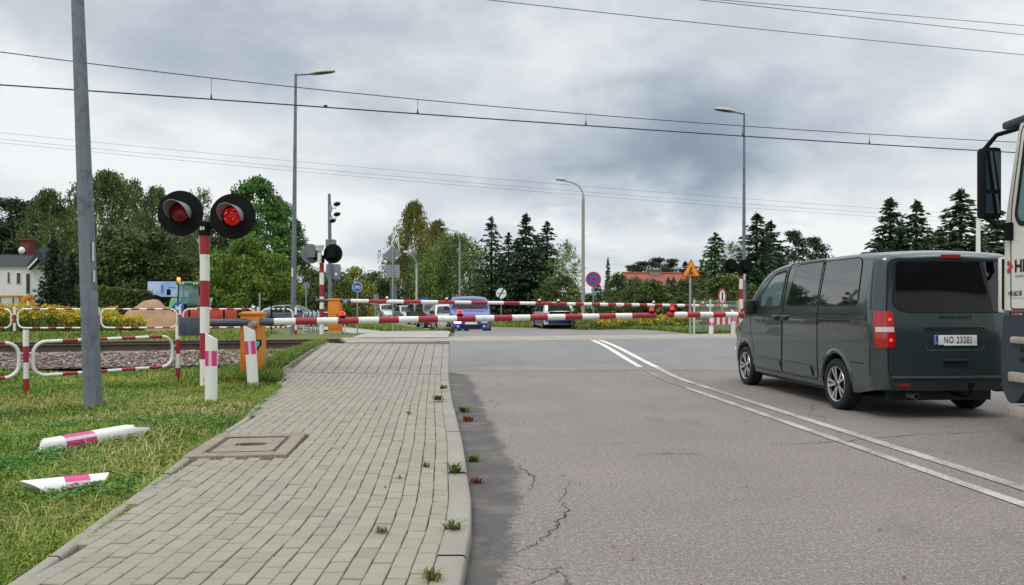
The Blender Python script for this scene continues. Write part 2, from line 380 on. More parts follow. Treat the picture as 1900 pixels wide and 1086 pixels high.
# crossing deck of concrete panels between and beside the rails
DECK, t, c, b, co = surfmat('crossing_panel', ('#968b80', '#a3988c', '#aea398'), 1.1, speck=.25, bump=.3)
mb = MB()
def trk(a, tt, z): q = Vector((-6.3, 20.95, 0)) + TD * a + TN * tt; return Vector((q.x, q.y, z))
for (ta, tb) in ((-1.52, -.80), (-.69, -.05), (-.03, .69), (.80, 1.58)):
    a = 1.75
    while a < 13.9:
        z = lambda p_: p_ + Vector((0, 0, h(p_.x, p_.y)))
        c4 = [z(trk(a, ta, 0)), z(trk(a + 1.17, ta, 0)), z(trk(a + 1.17, tb, 0)), z(trk(a, tb, 0))]
        zz = .455 + random.uniform(-.003, .004)
        mb.add([(k.x, k.y, zz) for k in c4] + [(k.x, k.y, .2) for k in c4], [(0, 1, 2, 3), (0, 4, 5, 1), (1, 5, 6, 2), (2, 6, 7, 3), (3, 7, 4, 0)])
        a += 1.2
tag(mb.build('crossing_deck', DECK, smooth=0), kind='structure')
# double line markings
LINE, t, c, b, co = surfmat('line_paint', ('#c9c6be', '#d8d5cd', '#e2dfd8'), 2, bump=.3, rough=.7)
t.put(b.inputs['Base Color'], t.mix(t.mapr(t.math('ADD', t.math('MULTIPLY', t.noise(co, 45, 5, .8), .6), t.math('MULTIPLY', t.noise(co, 2.2, 3), .4)), .53, .63, 0, .8), c, C('#84807b')))
LINEW = bpy.data.materials.new('line_paint_worn'); LINEW.use_nodes = True
t = NT(LINEW.node_tree); b = t.n['Principled BSDF']; b.inputs['Roughness'].default_value = .8
co = t.new('ShaderNodeTexCoord').outputs['Object']
t.put(b.inputs['Base Color'], t.mix(t.mapr(t.math('ADD', t.math('MULTIPLY', t.noise(co, 60, 4, .7), .55), t.math('MULTIPLY', t.noise(co, 1.3, 3), .45)), .42, .60), C('#b9b2ab'), C('#7d736d')))
def line(name, pts, wd, mat, dz):
    mb = MB(); pts = [Vector((a.x, a.y, 0)) for a in pts]; dense = []
    for a, b_ in zip(pts, pts[1:]):
        k = max(2, int((b_ - a).length / .4)); dense += [a.lerp(b_, i / k) for i in range(k)]
    dense.append(pts[-1]); vs = []
    for i, q in enumerate(dense):
        tt = (dense[min(i + 1, len(dense) - 1)] - dense[max(i - 1, 0)]).normalized(); nn = Vector((-tt.y, tt.x, 0)) * wd / 2
        for s in (-1, 1): k = q + nn * s; vs.append((k.x, k.y, h(k.x, k.y) + dz))
    mb.add(vs, [(2 * i, 2 * i + 1, 2 * i + 3, 2 * i + 2) for i in range(len(dense) - 1)])
    return tag(mb.build(name, mat), kind='structure')
ra = [G(1113, 632), G(1218, 682)]; la = [G(1099, 632), G(1188, 682)]
far_ = G(1900, 908); farl = G(1900, 938)
line('road_marking_right', ra, .13, LINE, .010); line('road_marking_left', la, .13, LINE, .010)
ext = lambda a, b_: b_ + (b_ - a) * .9
line('road_marking_worn_right', [ra[1], far_, ext(ra[1], far_)], .13, LINEW, .0075); m_ = la[1].lerp(farl, .30); line('road_marking_worn_left', [m_, farl, ext(la[1], farl)], .11, LINEW, .0075)
LINEF = LINEW.copy(); LINEF.name = 'line_paint_faded'
for n_ in LINEF.node_tree.nodes:
    if n_.bl_idname == 'ShaderNodeMapRange': n_.inputs[1].default_value = .36; n_.inputs[2].default_value = .50
line('road_marking_faded_left', [la[1], m_], .07, LINEF, .0075)

CRK = M('crack_dark', '#2a2725', .95, var=.2)
def crack(name, px, w0):
    pts = [G(*q) for q in px]; d = []
    for a, b_ in zip(pts, pts[1:]):
        for i in range(6): q = a.lerp(b_, i / 6); d.append(q + Vector((random.uniform(-1, 1), random.uniform(-1, 1), 0)) * .022)
    vs = []
    for i, q in enumerate(d):
        tt = (d[min(i + 1, len(d) - 1)] - d[max(0, i - 1)]); tt.z = 0; tt.normalize(); nn = Vector((-tt.y, tt.x, 0)) * w0 * random.uniform(.3, 1.1) * math.sin(math.pi * (i + .6) / (len(d) + .2)) ** .5
        for s_ in (-1, 1): k = q + nn * s_; vs.append((k.x, k.y, h(k.x, k.y) + .004))
    tag(MB().add(vs, [(2 * i, 2 * i + 1, 2 * i + 3, 2 * i + 2) for i in range(len(d) - 1)]).build(name, CRK), kind='structure')
crack('road_crack', [(957, 858), (970, 872), (982, 881), (997, 891), (986, 907), (974, 918)], .006)
crack('road_crack', [(1059, 893), (1041, 930), (1054, 947), (1047, 960), (1031, 970), (1034, 978), (1008, 1001), (985, 1015), (955, 1030)], .0055)
crack('road_crack', [(1425, 826), (1500, 824), (1570, 820), (1640, 812), (1700, 808), (1800, 804), (1900, 799)], .009)
crack('road_crack', [(1180, 846), (1240, 842), (1320, 846)], .006); crack('road_crack', [(985, 1086), (1010, 1075), (1030, 1060), (1046, 1052)], .004)
# ------------------------------------------------------------------ pavement of grey clay-sized setts, row by row
BRICK = bpy.data.materials.new('paving_sett'); BRICK.use_nodes = True
t = NT(BRICK.node_tree); b = t.n['Principled BSDF']; b.inputs['Roughness'].default_value = .88
g = t.new('ShaderNodeNewGeometry'); co = t.new('ShaderNodeTexCoord').outputs['Object']
c = t.ramp(g.outputs['Random Per Island'], [(0, C('#8a8477')), (.45, C('#90897b')), (.9, C('#958e80')), (1, C('#877f72'))])
c = t.mix(t.mapr(t.noise(co, 1.0, 6, .65), .45, .75, 0, .45), c, C('#857c6d'))
c = t.mix(t.mapr(t.noise(co, 70, 3, .7), (.55), .7, 0, .35), c, C('#6d675a'))
t.put(b.inputs['Base Color'], c); bn = t.new('ShaderNodeBump'); bn.inputs['Strength'].default_value = .3; bn.inputs['Distance'].default_value = .005
t.put(bn.inputs['Height'], t.noise(co, 130, 3)); t.put(b.inputs['Normal'], bn.outputs[0])
JOINT = surfmat('joint_sand', ('#454135', '#524d40', '#5e5747'), 4, bump=.4)[0]
KERBM = surfmat('kerb_concrete', ('#868074', '#8f897d', '#9a9488'), 1.4, speck=.25, bump=.35)[0]
WZ = lambda y: .075 - .06 * sst(8, 14.5, y)      # height of pavement over the road
def arc(fy, y0, y1, step):                        # y stations with equal steps along x=fy(y)
    out = [y0]
    while out[-1] < y1:
        y = out[-1]; s = (float(fy(y + .05)) - float(fy(y))) / .05; out.append(y + step / math.sqrt(1 + s * s))
    return out
MANX0, MANX1, MANY0, MANY1 = -2.80, -1.90, 6.62, 7.80
def inman(x, y): sh = -.13 * (y - MANY0) / 1.2; return MANX0 + sh - .02 < x < MANX1 + sh + .02 and MANY0 - .03 < y < MANY1 + .03
def pave(name, y0, y1, wl, ll, mat, gap, kw=.15, ch=.006, tilt=.0022, col_gap=.007):
    V = []; Fs = []
    rows = int(3.6 / wl)
    for r in range(rows):
        fx = lambda y, r=r: KERB(y) - kw - (r + .5) * wl
        yy = y0 - ll * ((.5 if r % 2 else 1.) + random.uniform(-.06, .06))
        st = arc(fx, yy, y1, ll)
        for a, b_ in zip(st, st[1:]):
            a2, b2 = max(a, y0), min(b_, y1)
            if b2 - a2 < .03: continue
            ym = (a2 + b2) / 2; xm = float(fx(ym))
            if xm - wl * .3 < float(WALKL(ym)) or inman(xm, ym): continue
            x0, x1 = float(fx(a2)), float(fx(b2)); wz = h(xm, ym) + float(WZ(ym)) + random.uniform(-.0025, .0025)
            hw = wl / 2 - col_gap / 2 - random.uniform(0, .0015); g2 = gap / 2; tz = [random.uniform(-tilt, tilt) for _ in range(4)]
            sl = (h(xm, b2) + float(WZ(b2)) - h(xm, a2) - float(WZ(a2))) / (b2 - a2)
            jx = random.uniform(-.002, .002)
            cs = [(x0 - hw + jx, a2 + g2), (x0 + hw + jx, a2 + g2), (x1 + hw + jx, b2 - g2), (x1 - hw + jx, b2 - g2)]
            o_ = len(V); mxx = sum(k[0] for k in cs) / 4
            for k, (x, y) in enumerate(cs): V.append((x, y, wz + (y - ym) * sl - ch + tz[k])) 
            for k, (x, y) in enumerate(cs): V.append((x + ch * (1 if x < mxx else -1), y + ch * (1 if y < ym else -1), wz + (y - ym) * sl + tz[k]))
            for k, (x, y) in enumerate(cs): V.append((x, y, wz - .05))
            Fs += [(o_ + 4, o_ + 5, o_ + 6, o_ + 7)] + [(o_ + k, o_ + (k + 1) % 4, o_ + 4 + (k + 1) % 4, o_ + 4 + k) for k in range(4)] + [(o_ + 8 + k, o_ + 8 + (k + 1) % 4, o_ + (k + 1) % 4, o_ + k) for k in range(4)]
    return tag(fast_mesh(name, V, Fs, mat), kind='structure')
pave('pavement', -4, 14.72, .105, .155, BRICK, .0075, col_gap=.004, ch=.004)
SLAB = surfmat('slab', ('#857d70', '#90877a', '#9a9184'), 1.2, speck=.25, bump=.3)[0]
pave('pavement_slabs', 14.78, 19.35, .205, .41, SLAB, .007, ch=.004, tilt=.003, col_gap=.008)
strip('pavement_bed', np.arange(-4, 19.6, .3), WALKL, lambda y: KERB(y) - .1, 10, 0, JOINT)
bed = bpy.data.objects['pavement_bed']
for v in bed.data.vertices: v.co.z += float(WZ(v.co.y)) - .028
def kerbrow(name, fx, y0, y1, wd, top, mat, ll=1.0, drop=.3, rnd=.02, cond=None):
    V = []; Fs = []; y = y0
    while y < y1:
        ye = min(y + ll, y1)
        if cond is None or cond((y + ye) / 2):
            o_ = len(V); tz = random.uniform(-.004, .004); n = 5
            for k in range(n):
                q = y + .004 + (ye - y - .008) * k / (n - 1); x = float(fx(q)); zt = h(x, q) + float(top(q)) + tz
                for (ax, az) in ((-wd, -drop), (-wd, -.008), (-wd + .008, 0), (-rnd, 0), (-rnd * .3, -rnd * .3), (0, -rnd), (.008, -drop)): V.append((x + ax, q, zt + az))
            for k in range(n - 1):
                for j in range(6): Fs.append((o_ + k * 7 + j, o_ + k * 7 + j + 1, o_ + (k + 1) * 7 + j + 1, o_ + (k + 1) * 7 + j))
            V_ = [o_ + j for j in range(7)]
        y = ye
    return tag(fast_mesh(name, V, Fs, mat, smooth=True), kind='structure')
kerbrow('kerb', lambda y: KERB(y), -4, 19.4, .15, lambda y: WZ(y) + .003, KERBM)
kerbrow('kerb_edging', lambda y: WALKL(y) + .02, -4, 19.6, .07, lambda y: WZ(y) - .002 + .02 * sst(14, 16, y), KERBM)
kerbrow('kerb_far_side', lambda y: ROADR(y) + .15, -4, 22, .15, lambda y: .1 - .09 * sst(12, 19, y), KERBM)
# pavement and grass beyond the rails
def polysheet(name, pix, dz, mat, kind='structure', raw=False):
    pts = [q if raw else G(*q) for q in pix]; bm = bmesh.new()
    f = bm.faces.new([bm.verts.new((q.x, q.y, 0)) for q in pts]); bmesh.ops.triangulate(bm, faces=[f])
    for _ in range(3): bmesh.ops.subdivide_edges(bm, edges=[e for e in bm.edges if e.calc_length() > .8], cuts=1)
    bmesh.ops.triangulate(bm, faces=bm.faces[:])
    for v in bm.verts: v.co.z = h(v.co.x, v.co.y) + dz
    bmesh.ops.recalc_face_normals(bm, faces=bm.faces[:])
    mb = MB(); mb.bm(bm); o = mb.build(name, mat)
    return tag(o, kind=kind)
PAVE2 = surfmat('pavement_far', ('#989388', '#a29d92', '#aba69b'), .8, speck=.2, bump=.2)[0]
V2 = lambda x, y: Vector((x, y, 0))
strip('pavement_beyond', np.arange(22.6, 62, .6), lerp([(22.6, -4.72), (26, -4.9), (31, -5.6), (36.5, -7), (43, -10), (53, -15.5), (62, -21)]), lerp([(22.6, -1.85), (28.5, -2.25), (33, -3.3), (38, -5.2), (44, -8), (54, -13), (62, -18)]), 6, .02, PAVE2)
# ------------------------------------------------------------------ railway left and right of the crossing
STONE = bpy.data.materials.new('ballast_stone'); STONE.use_nodes = True
t = NT(STONE.node_tree); b = t.n['Principled BSDF']; b.inputs['Roughness'].default_value = .9
g = t.new('ShaderNodeNewGeometry'); t.put(b.inputs['Base Color'], t.ramp(g.outputs['Random Per Island'], [(0, C('#55483e')), (.4, C('#7d6c5f')), (.75, C('#94877b')), (1, C('#a9a39b'))]))
BALB = surfmat('ballast_bed', ('#3e352e', '#56493f', '#6d6157'), 9, bump=.9, bscale=28)[0]
def trackside(a0, a1):
    V = []; Fs = []; A = np.arange(a0, a1 + .1, .5); prof = [(-2.75, .0), (-1.5, .20), (-1.2, .235), (1.2, .235), (1.5, .22), (2.9, .05)]
    for a in A:
        for tt, z in prof: q = trk(a, tt, 0); V.append((q.x, q.y, z - .0))
    k = len(prof)
    for i in range(len(A) - 1):
        for j in range(k - 1): Fs.append((i * k + j, (i + 1) * k + j, (i + 1) * k + j + 1, i * k + j + 1))
    tag(fast_mesh('ballast', V, [f[::-1] for f in Fs], BALB, smooth=True), kind='structure')
    mb = MB()
    for tt in (-.752, .752):
        prof = [(-.07, .27), (-.07, .285), (-.012, .30), (-.010, .405), (-.036, .418), (-.036, .448), (.036, .448), (.036, .418), (.010, .405), (.012, .30), (.07, .285), (.07, .27)]
        n = len(prof); vs = []
        for a in (a0, a1):
            for (x, z) in prof: q = trk(a, tt + x, 0); vs.append((q.x, q.y, z))
        mb.add(vs, [(i, i + 1, n + i + 1, n + i) for i in range(n - 1)], [1 if i == 5 else 0 for i in range(n - 1)])
    tag(mb.build('railway_rails', [RUST, RAILTOP], smooth=0), kind='structure')
    mb = MB(); a = a0 + .2
    while a < a1 and a < a0 + 60:
        c8 = [trk(a + s, tt, z) for s in (-.13, .13) for tt in (-1.28, 1.28) for z in (.15, .268)]
        mb.add(c8, [(0, 1, 3, 2), (4, 6, 7, 5), (0, 4, 5, 1), (2, 3, 7, 6), (0, 2, 6, 4), (1, 5, 7, 3)]); a += .6
    tag(mb.build('railway_sleepers', CONC, smooth=0), kind='structure')
trackside(-40, 1.7); trackside(14.0, 60)
mb = MB()
for tt in (-.745, .745):
    for w0, w1 in ((-.036, .036),):
        c8 = [trk(a_, tt + w_, .4585) for a_ in (1.7, 14.0) for w_ in (w0, w1)]; mb.add(c8, [(0, 2, 3, 1)])
tag(mb.build('crossing_rails', RAILTOP), kind='structure')
def stones(name, n, fpos, smin, smax):
    ph = (1 + 5 ** .5) / 2
    bv = np.array([(-1, ph, 0), (1, ph, 0), (-1, -ph, 0), (1, -ph, 0), (0, -1, ph), (0, 1, ph), (0, -1, -ph), (0, 1, -ph), (ph, 0, -1), (ph, 0, 1), (-ph, 0, -1), (-ph, 0, 1)]) / 1.9
    bf = np.array([(0, 11, 5), (0, 5, 1), (0, 1, 7), (0, 7, 10), (0, 10, 11), (1, 5, 9), (5, 11, 4), (11, 10, 2), (10, 7, 6), (7, 1, 8), (3, 9, 4), (3, 4, 2), (3, 2, 6), (3, 6, 8), (3, 8, 9), (4, 9, 5), (2, 4, 11), (6, 2, 10), (8, 6, 7), (9, 8, 1)])
    V = []; Fs = []
    pos = fpos(n)
    for i, q in enumerate(pos):
        s = RNG.uniform(smin, smax) * np.array([1, RNG.uniform(.6, 1), RNG.uniform(.5, .8)])
        v = bv * (1 + RNG.uniform(-.22, .22, (12, 1))) * s
        a = RNG.uniform(0, 6.28); ca, sa = math.cos(a), math.sin(a); v = np.stack([v[:, 0] * ca - v[:, 1] * sa, v[:, 0] * sa + v[:, 1] * ca, v[:, 2]], 1)
        V.append(v + q); Fs.append(bf + 12 * i)
    return fast_mesh(name, np.concatenate(V), np.concatenate(Fs), STONE)
def bpos(n):
    a = RNG.uniform(-12, 1.2, n); tt = -RNG.uniform(.95, 2.75, n) ** 1; z = np.interp(tt, [-2.75, -1.5, -1.2], [.0, .20, .235]) + RNG.uniform(0, .03, n)
    return [(-6.3 + TD.x * a_ + TN.x * b_, 20.95 + TD.y * a_ + TN.y * b_, z_) for a_, b_, z_ in zip(a, tt, z)]
tag(stones('ballast_gravel', 6500, bpos, .025, .05), 'brown grey crushed stone ballast heaped beside the rails', 'gravel', kind='stuff')

# ------------------------------------------------------------------ red and white tube railings
def resample(pts, marks):
    out = [pts[0]]; acc = 0; mk = list(marks); cum = [0]
    for a, b_ in zip(pts, pts[1:]):
        L = (b_ - a).length
        while mk and mk[0] < acc + L - 1e-4:
            if mk[0] > acc + 1e-4: out.append(a.lerp(b_, (mk[0] - acc) / L)); cum.append(mk[0])
            mk.pop(0)
        acc += L; out.append(b_); cum.append(acc)
    return out, cum
def striped(mb, pts, r, bands, n=10, closed=False):    # bands: [(end length, mi)...]
    pts = [Vector(q) for q in pts]
    if closed: pts = pts + [pts[0]]
    ps, cum = resample(pts, [e for e, _ in bands])
    ms = []
    for a, b_ in zip(cum, cum[1:]):
        m_ = (a + b_) / 2; ms.append(next((mi for e, mi in bands if m_ < e), bands[-1][1]))
    mb.tube(ps, r, n, ms)
def loop_frame(mb, A, B, z0, z1, rad, zoffA, zoffB, r=.03, nst=8, mi=(0, 1)):
    L = (B - A).length; d = (B - A).normalized()
    def q(x, z): f = x / L; return A + d * x + Vector((0, 0, z + zoffA * (1 - f) + zoffB * f))
    pts = []; k = 6
    for cx, cz, a0 in ((L - rad, z1 - rad, 90), (L - rad, z0 + rad, 0), (rad, z0 + rad, -90), (rad, z1 - rad, -180)):
        for i in range(k + 1): a = R(a0 - 90 * i / k); pts.append((cx + rad * math.cos(a), cz + rad * math.sin(a)))
    pts = [(rad, z1)] + pts
    straight = L - 2 * rad; side = z1 - z0 - 2 * rad; arc_ = math.pi * rad / 2
    bands = [(straight * (i + 1) / nst, mi[i % 2 == 0 and 1 or 0]) for i in range(nst)]
    bands = [(e, 1 if i % 2 == 0 else 0) for i, (e, _) in enumerate(bands)]
    p0 = straight + 2 * arc_ + side; bands.append((p0, 0))
    bands += [(p0 + straight * (i + 1) / nst, 1 if i % 2 == 1 else 0) for i in range(nst)]
    bands.append((p0 + straight + 2 * arc_ + side + 5, 0))
    striped(mb, [q(x, z) for x, z in pts], r, bands)
def post(mb, base, hgt, r=.04, first=0):
    z = 0; i = 0; pts = [base + Vector((0, 0, -.1))]; seg = [.34, .33, .33, .3]; bands = []; acc = .1
    while z < hgt: z = min(hgt, z + hgt / 4); acc = z + .1; bands.append((acc, (i + first) % 2)); i += 1
    striped(mb, [pts[0], base + Vector((0, 0, hgt))], r, bands, 12)
def railing(name, label, posts, hgt, group=None, ps=None, z0=.30, z1=.86):
    root = thing(name, label, 'railing', posts[0], 0, group); o0 = posts[0]
    for q in (ps if ps is not None else posts):
        mb = MB(); post(mb, q - o0, hgt, .042, 1); mb.build('post', [WHITE, RED], root)
    for A, B in zip(posts, posts[1:]):
        d = (B - A); L = d.length; d2 = Vector((d.x, d.y, 0)).normalized()
        a = Vector((A.x, A.y, 0)) - Vector((o0.x, o0.y, 0)) + d2 * .10; b_ = Vector((B.x, B.y, 0)) - Vector((o0.x, o0.y, 0)) - d2 * .10
        mb = MB(); loop_frame(mb, a, b_, z0, z1, .2, A.z - o0.z, B.z - o0.z, .028); 
        for e, dd_ in ((a, -1), (b_, 1)):
            for zz in (z0 + .26, z1 - .18): 
                zo = (A.z if dd_ < 0 else B.z) - o0.z; mb.cyl(e + Vector((0, 0, zz + zo)), e + d2 * (.10 * dd_) + Vector((0, 0, zz + zo)), .012, n=6)
        mb.build('panel_frame', [WHITE, RED], root)
    return root
pA, pB = P(48, 733, 12.75), P(330, 709, 14.6)
pZ = pA + (pA - pB) * 1.0; pZ.z = pA.z - .02
railing('railing', 'nearer red and white tube railing behind the thick grey pole in the grass', [pB, pA, pZ], 1.06)
fp = [at(u, 26.3 + d_) for u, d_ in ((549, .6), (479, .4), (334, 0), (182, -.3), (27, -.6), (-150, -1.1))]
for q in fp: q.z = .30
railing('railing', 'farther red and white tube railing between the rails and the yellow flowers', fp, 1.06, z0=.36, z1=.98)
pole = MB()
# ------------------------------------------------------------------ light poles
def octpole(mb, H_, r0, r1, lean=Vector((0, 0, 0)), n=8, mi=0, z0=-.2):
    mb.tube([Vector((0, 0, z0)), Vector((0, 0, H_)) + lean], [r0, r1], n, mi)
def luminaire(root, tip, d, L=.85):                   # cobra head pointing along d
    d = Vector(d).normalized(); s = Vector((-d.y, d.x, 0)); mb = MB(); up = Vector((0, 0, 1)); k = 9; n = 12; vs = []; fs = []; ms = []
    for i in range(k):
        f = i / (k - 1); wd_ = .155 * math.sin(math.pi * min(1, f * .72 + .18)) ** .8 + .02; top_ = .13 * math.sin(math.pi * min(1, f * .70 + .16)) ** .9 + .015; bot = .045 * (1 if .12 < f < .9 else .5)
        c_ = tip + d * (f * L) + up * (.06 * f)
        for j in range(n):
            a = 2 * math.pi * j / n; z = math.sin(a); vs.append(c_ + s * (wd_ * math.cos(a)) + up * ((top_ if z > 0 else bot) * z))
    for i in range(k - 1):
        for j in range(n): fs.append((i * n + j, i * n + (j + 1) % n, (i + 1) * n + (j + 1) % n, (i + 1) * n + j)); ms.append(1 if (n // 2 + 1 <= j <= n - 2 and 2 <= i) else 0)
    fs += [tuple(range(n - 1, -1, -1)), tuple((k - 1) * n + j for j in range(n))]; ms += [0, 0]
    mb.add(vs, fs, ms); LUM = M('luminaire_shell', '#a9aca2', .5, var=.05); LEN = M('luminaire_lens', '#3c3f3e', .25, var=0)
    return mb.build('lamp_head', [LUM, LEN], root)
# foreground pole
b0 = P(174, 748, 11.0); b0.z = h(b0.x, b0.y)
root = thing('street_lamp', 'thick grey octagonal pole rising out of the foreground grass, stickers on its side', 'lamp post', b0)
mb = MB(); octpole(mb, 9.2, .128, .06, Vector((-.36, 0, 0))); mb.build('pole', POLE, root, smooth=20)
mb = MB(); mb.box(-.03, .07, -.004, 0, 1.0, 1.62, 0, .002)
q = Matrix.Translation((0.045, -.112, 0)) @ Matrix.Rotation(R(12), 4, 'Z')
mb.v = [tuple(q @ Vector(a)) for a in mb.v]; mb.build('access_door', M('pole_door', '#66707a', .55), root)
for (zz, hh, ww) in ((2.05, .26, .022), (1.75, .16, .022), (1.12, .10, .018)):
    mb = MB(); rr = .128 - .0074 * zz; xo = -.039 * zz
    mb.box(xo + rr * .86, xo + rr * .86 + .004, -ww - .05, ww - .05, zz, zz + hh); q = Matrix.Rotation(R(0), 4, 'Z'); mb.build('sticker', M('sticker_white', '#d9d9d2', .5), root)
mb = MB(); mb.tube([(-.36, 0, 9.1), (-.36, 0, 9.35), (.4, .2, 9.45)], [.04, .035, .03], 8); mb.build('arm', POLE, root)
luminaire(root, Vector((.4, .2, 9.45)), (1, .3, 0))
def street_lamp(label, u, vbase, vtop, Y, r0, r1, armv, mat, lean=0., group='street lamps at the crossing', headlen=.85, rise=0.):
    b_ = at(u, Y); top_ = CH - (vtop - V0) / F * Y; Hh = top_ - b_.z
    root = thing('street_lamp', label, 'street lamp', b_, 0, group); mb = MB(); ln = Vector((lean, 0, 0)); octpole(mb, Hh, r0, r1, ln); mb.build('pole', mat, root, smooth=20)
    mb = MB(); st = Vector((0, 0, Hh - .05)) + ln; e = st + Vector(armv); mb.tube([st - Vector((0, 0, .02)), st, e], .035, 8); mb.build('arm', mat, root)
    luminaire(root, e, Vector((armv[0], armv[1], 0)), headlen)
    mb = MB(); mb.box(-.03, .03, -r0 - .004, -r0 + .03, 2.2, 2.55); mb.build('sticker', MATS['sticker_white'], root)
    return root
street_lamp('tall grey lamp post with its head pointing right, left of the camera mast', 544, 618, 137, 31, .12, .05, (.62, -.1, 0), POLE, .1, headlen=1.0)
street_lamp('tall grey lamp post with its head pointing left, behind the black signal backs', 1380, 608, 210, 35.5, .11, .045, (-.5, -.15, .06), POLE, .02, headlen=1.0)
def curved_lamp(label, u, Y, vtop_pole, varm, uhead, vhead, rp, mat, conc=True):
    b_ = at(u, Y); z = lambda v: CH - (v - V0) / F * Y - b_.z; s = Y / F
    root = thing('street_lamp', label, 'street lamp', b_, 0, 'street lamps beyond the crossing')
    mb = MB(); mb.tube([(0, 0, -.2), (0, 0, z(vtop_pole))], [rp * 1.25, rp], 10); mb.build('pole', mat, root)
    du_ = (uhead - u) * s; pts = [Vector((0, 0, z(vtop_pole) - .1)), Vector((0, 0, z(vtop_pole) + .25)), Vector((0, 0, z(varm + 12)))]
    z1_ = z(varm + 12); z2_ = z(vhead)
    for i in range(1, 9):
        f = i / 8; pts.append(Vector((du_ * (1 - math.cos(f * math.pi / 2)) * .62, 0, z1_ + (z2_ - z1_) * math.sin(f * math.pi / 2) * .92)))
    pts.append(Vector((du_ * .66, 0, z2_)))
    mb = MB(); mb.tube(pts, [.09, .05] + [.035] * (len(pts) - 2), 8); mb.build('arm', M('lamp_arm', '#8e969a', .45, metal=.3), root)
    luminaire(root, pts[-1], (du_, 0, 0), abs(du_) * .36)
    return root
curved_lamp('concrete lamp post with a curved steel arm beside the no stopping sign', 1082, 44, 370, 352, 1032, 335, .085, CONC)
curved_lamp('curved lamp post in front of the willow tree', 853, 62, 455, 440, 818, 424, .085, M('lamp_green', '#868c7e', .7))
curved_lamp('short curved lamp post just right of the diamond sign back', 773, 58, 495, 484, 749, 470, .075, M('lamp_pale', '#b5b7a8', .6))
def simple_pole(name, label, u, Y, vtop, r, mat, cat='pole', group=None, lean=0):
    b_ = at(u, Y); z = CH - (vtop - V0) / F * Y - b_.z; mb = MB(); mb.tube([(0, 0, -.2), (lean, 0, z)], [r, r * .8], 10); mb.cyl((lean, 0, z), (lean, 0, z + .04), r * .95, n=10)
    o = mb.build(name, mat, None, b_); return tag(o, label, cat, group)
simple_pole('concrete_pole', 'thin pale concrete pole in front of the round maple tree', 452, 55, 473, .11, CONC)
simple_pole('wooden_pole', 'short wooden pole against the dark right edge of the willow', 877, 66, 505, .16, M('pole_wood', '#77705f', .9, var=.2))
simple_pole('white_pole', 'plain white pole standing behind the roof of the dark van', 1815, 27, 408, .085, WHITE)
simple_pole('thin_post', 'thin dark iron post behind the yellow cabinet, before the parked car', 504, 33, 552, .04, BLACK)
simple_pole('thin_post', 'short pale post left of the parked grey car', 482, 34, 545, .05, GALV)

# ------------------------------------------------------------------ overhead railway wires
def wire(pts, r, n=6):
    mb = MB(); mb.tube(pts, r, n, cap=False); return mb
WIRE = M('wire_dark', '#2b2d30', .5, metal=.4, var=0)
def trackpt(u, v, off=0):                            # point over the track axis seen at pixel (u,v)
    k = (u - U0) / F; y = (20.95 + .2736 * 6.3 + off) / (1 - .2736 * k); return Vector((k * y, y, CH - (v - V0) / F * y))
def curve_through(px, n=40, off=0):
    us = [a for a, _ in px]; vs = [b_ for _, b_ in px]; cf = np.polyfit(us, vs, min(3, len(px) - 1))
    uu = np.linspace(us[0], us[-1], n); return [trackpt(u, np.polyval(cf, u), off) for u in uu]
conp = [(-160, 148), (0, 157), (392, 184), (775, 211), (1087, 235), (1613, 267), (1830, 279), (2050, 293)]
mesp = [(-160, 72), (0, 100), (392, 145), (775, 183), (1087, 212), (1613, 250), (1830, 262), (2050, 271)]
root = thing('catenary', 'railway contact wire and carrier wire joined by short droppers above the crossing', 'overhead line', trackpt(392, 184))
o0 = trackpt(392, 184)
wire([q - o0 for q in curve_through(conp)], .018).build('contact_wire', WIRE, root); wire([q - o0 for q in curve_through(mesp)], .012).build('carrier_wire', WIRE, root)
cc = np.polyfit([a for a, _ in conp], [b_ for _, b_ in conp], 3); cm = np.polyfit([a for a, _ in mesp], [b_ for _, b_ in mesp], 3)
for u in (-2, 392, 775, 1087, 1378, 1613):
    a, b_ = trackpt(u, np.polyval(cc, u)) - o0, trackpt(u, np.polyval(cm, u)) - o0
    mb = MB(); mb.cyl(a, b_, .006, n=5); mb.cyl(a, a + Vector((0, 0, .14)), .03, .012, n=6); mb.build('dropper', WIRE, root)
a = trackpt(604, np.polyval(cc, 604)); mb = MB(); mb.box(-.05, .05, -.03, .03, 0, .06, 0, .012); mb.build('wire_clamp', WIRE, root, a - o0)
def cable(label, pix, Y0, Y1, r, group):
    us = [q[0] for q in pix]; cf = np.polyfit(us, [q[1] for q in pix], min(2, len(pix) - 1)); pts = []
    for u in np.linspace(us[0], us[-1], 30):
        f = (u - us[0]) / (us[-1] - us[0]); y = 1 / ((1 - f) / Y0 + f / Y1); pts.append(P(u, float(np.polyval(cf, u)), y))
    o = wire(pts, r).build('power_cable', M('cable_grey', '#5a6068', .6, var=0)); tag(o, label, 'cable', group)
cable('uppermost of the three thin cables crossing low over the trees', [(-200, 226), (0, 245), (900, 331), (1900, 405)], 55, 85, .010, 'thin cables over the trees')
cable('middle one of the three thin cables crossing low over the trees', [(-200, 239), (0, 256), (900, 342), (1900, 413)], 55, 85, .010, 'thin cables over the trees')
cable('lowest of the three thin cables crossing low over the trees', [(-200, 246), (0, 262), (900, 349), (1900, 420)], 55, 85, .010, 'thin cables over the trees')
cable('lowest cable in the upper right sky, dipping down to the truck', [(880, -3), (1300, 43), (1900, 102), (2100, 120)], 16, 24, .009, 'cables in the upper right sky')
cable('middle cable in the upper right sky, running just under the top one', [(1270, -3), (1600, 33), (1900, 65), (2100, 86)], 16, 22, .008, 'cables in the upper right sky')
cable('top cable in the upper right sky', [(1310, -2), (1600, 22), (1900, 48), (2100, 65)], 17, 23, .008, 'cables in the upper right sky')

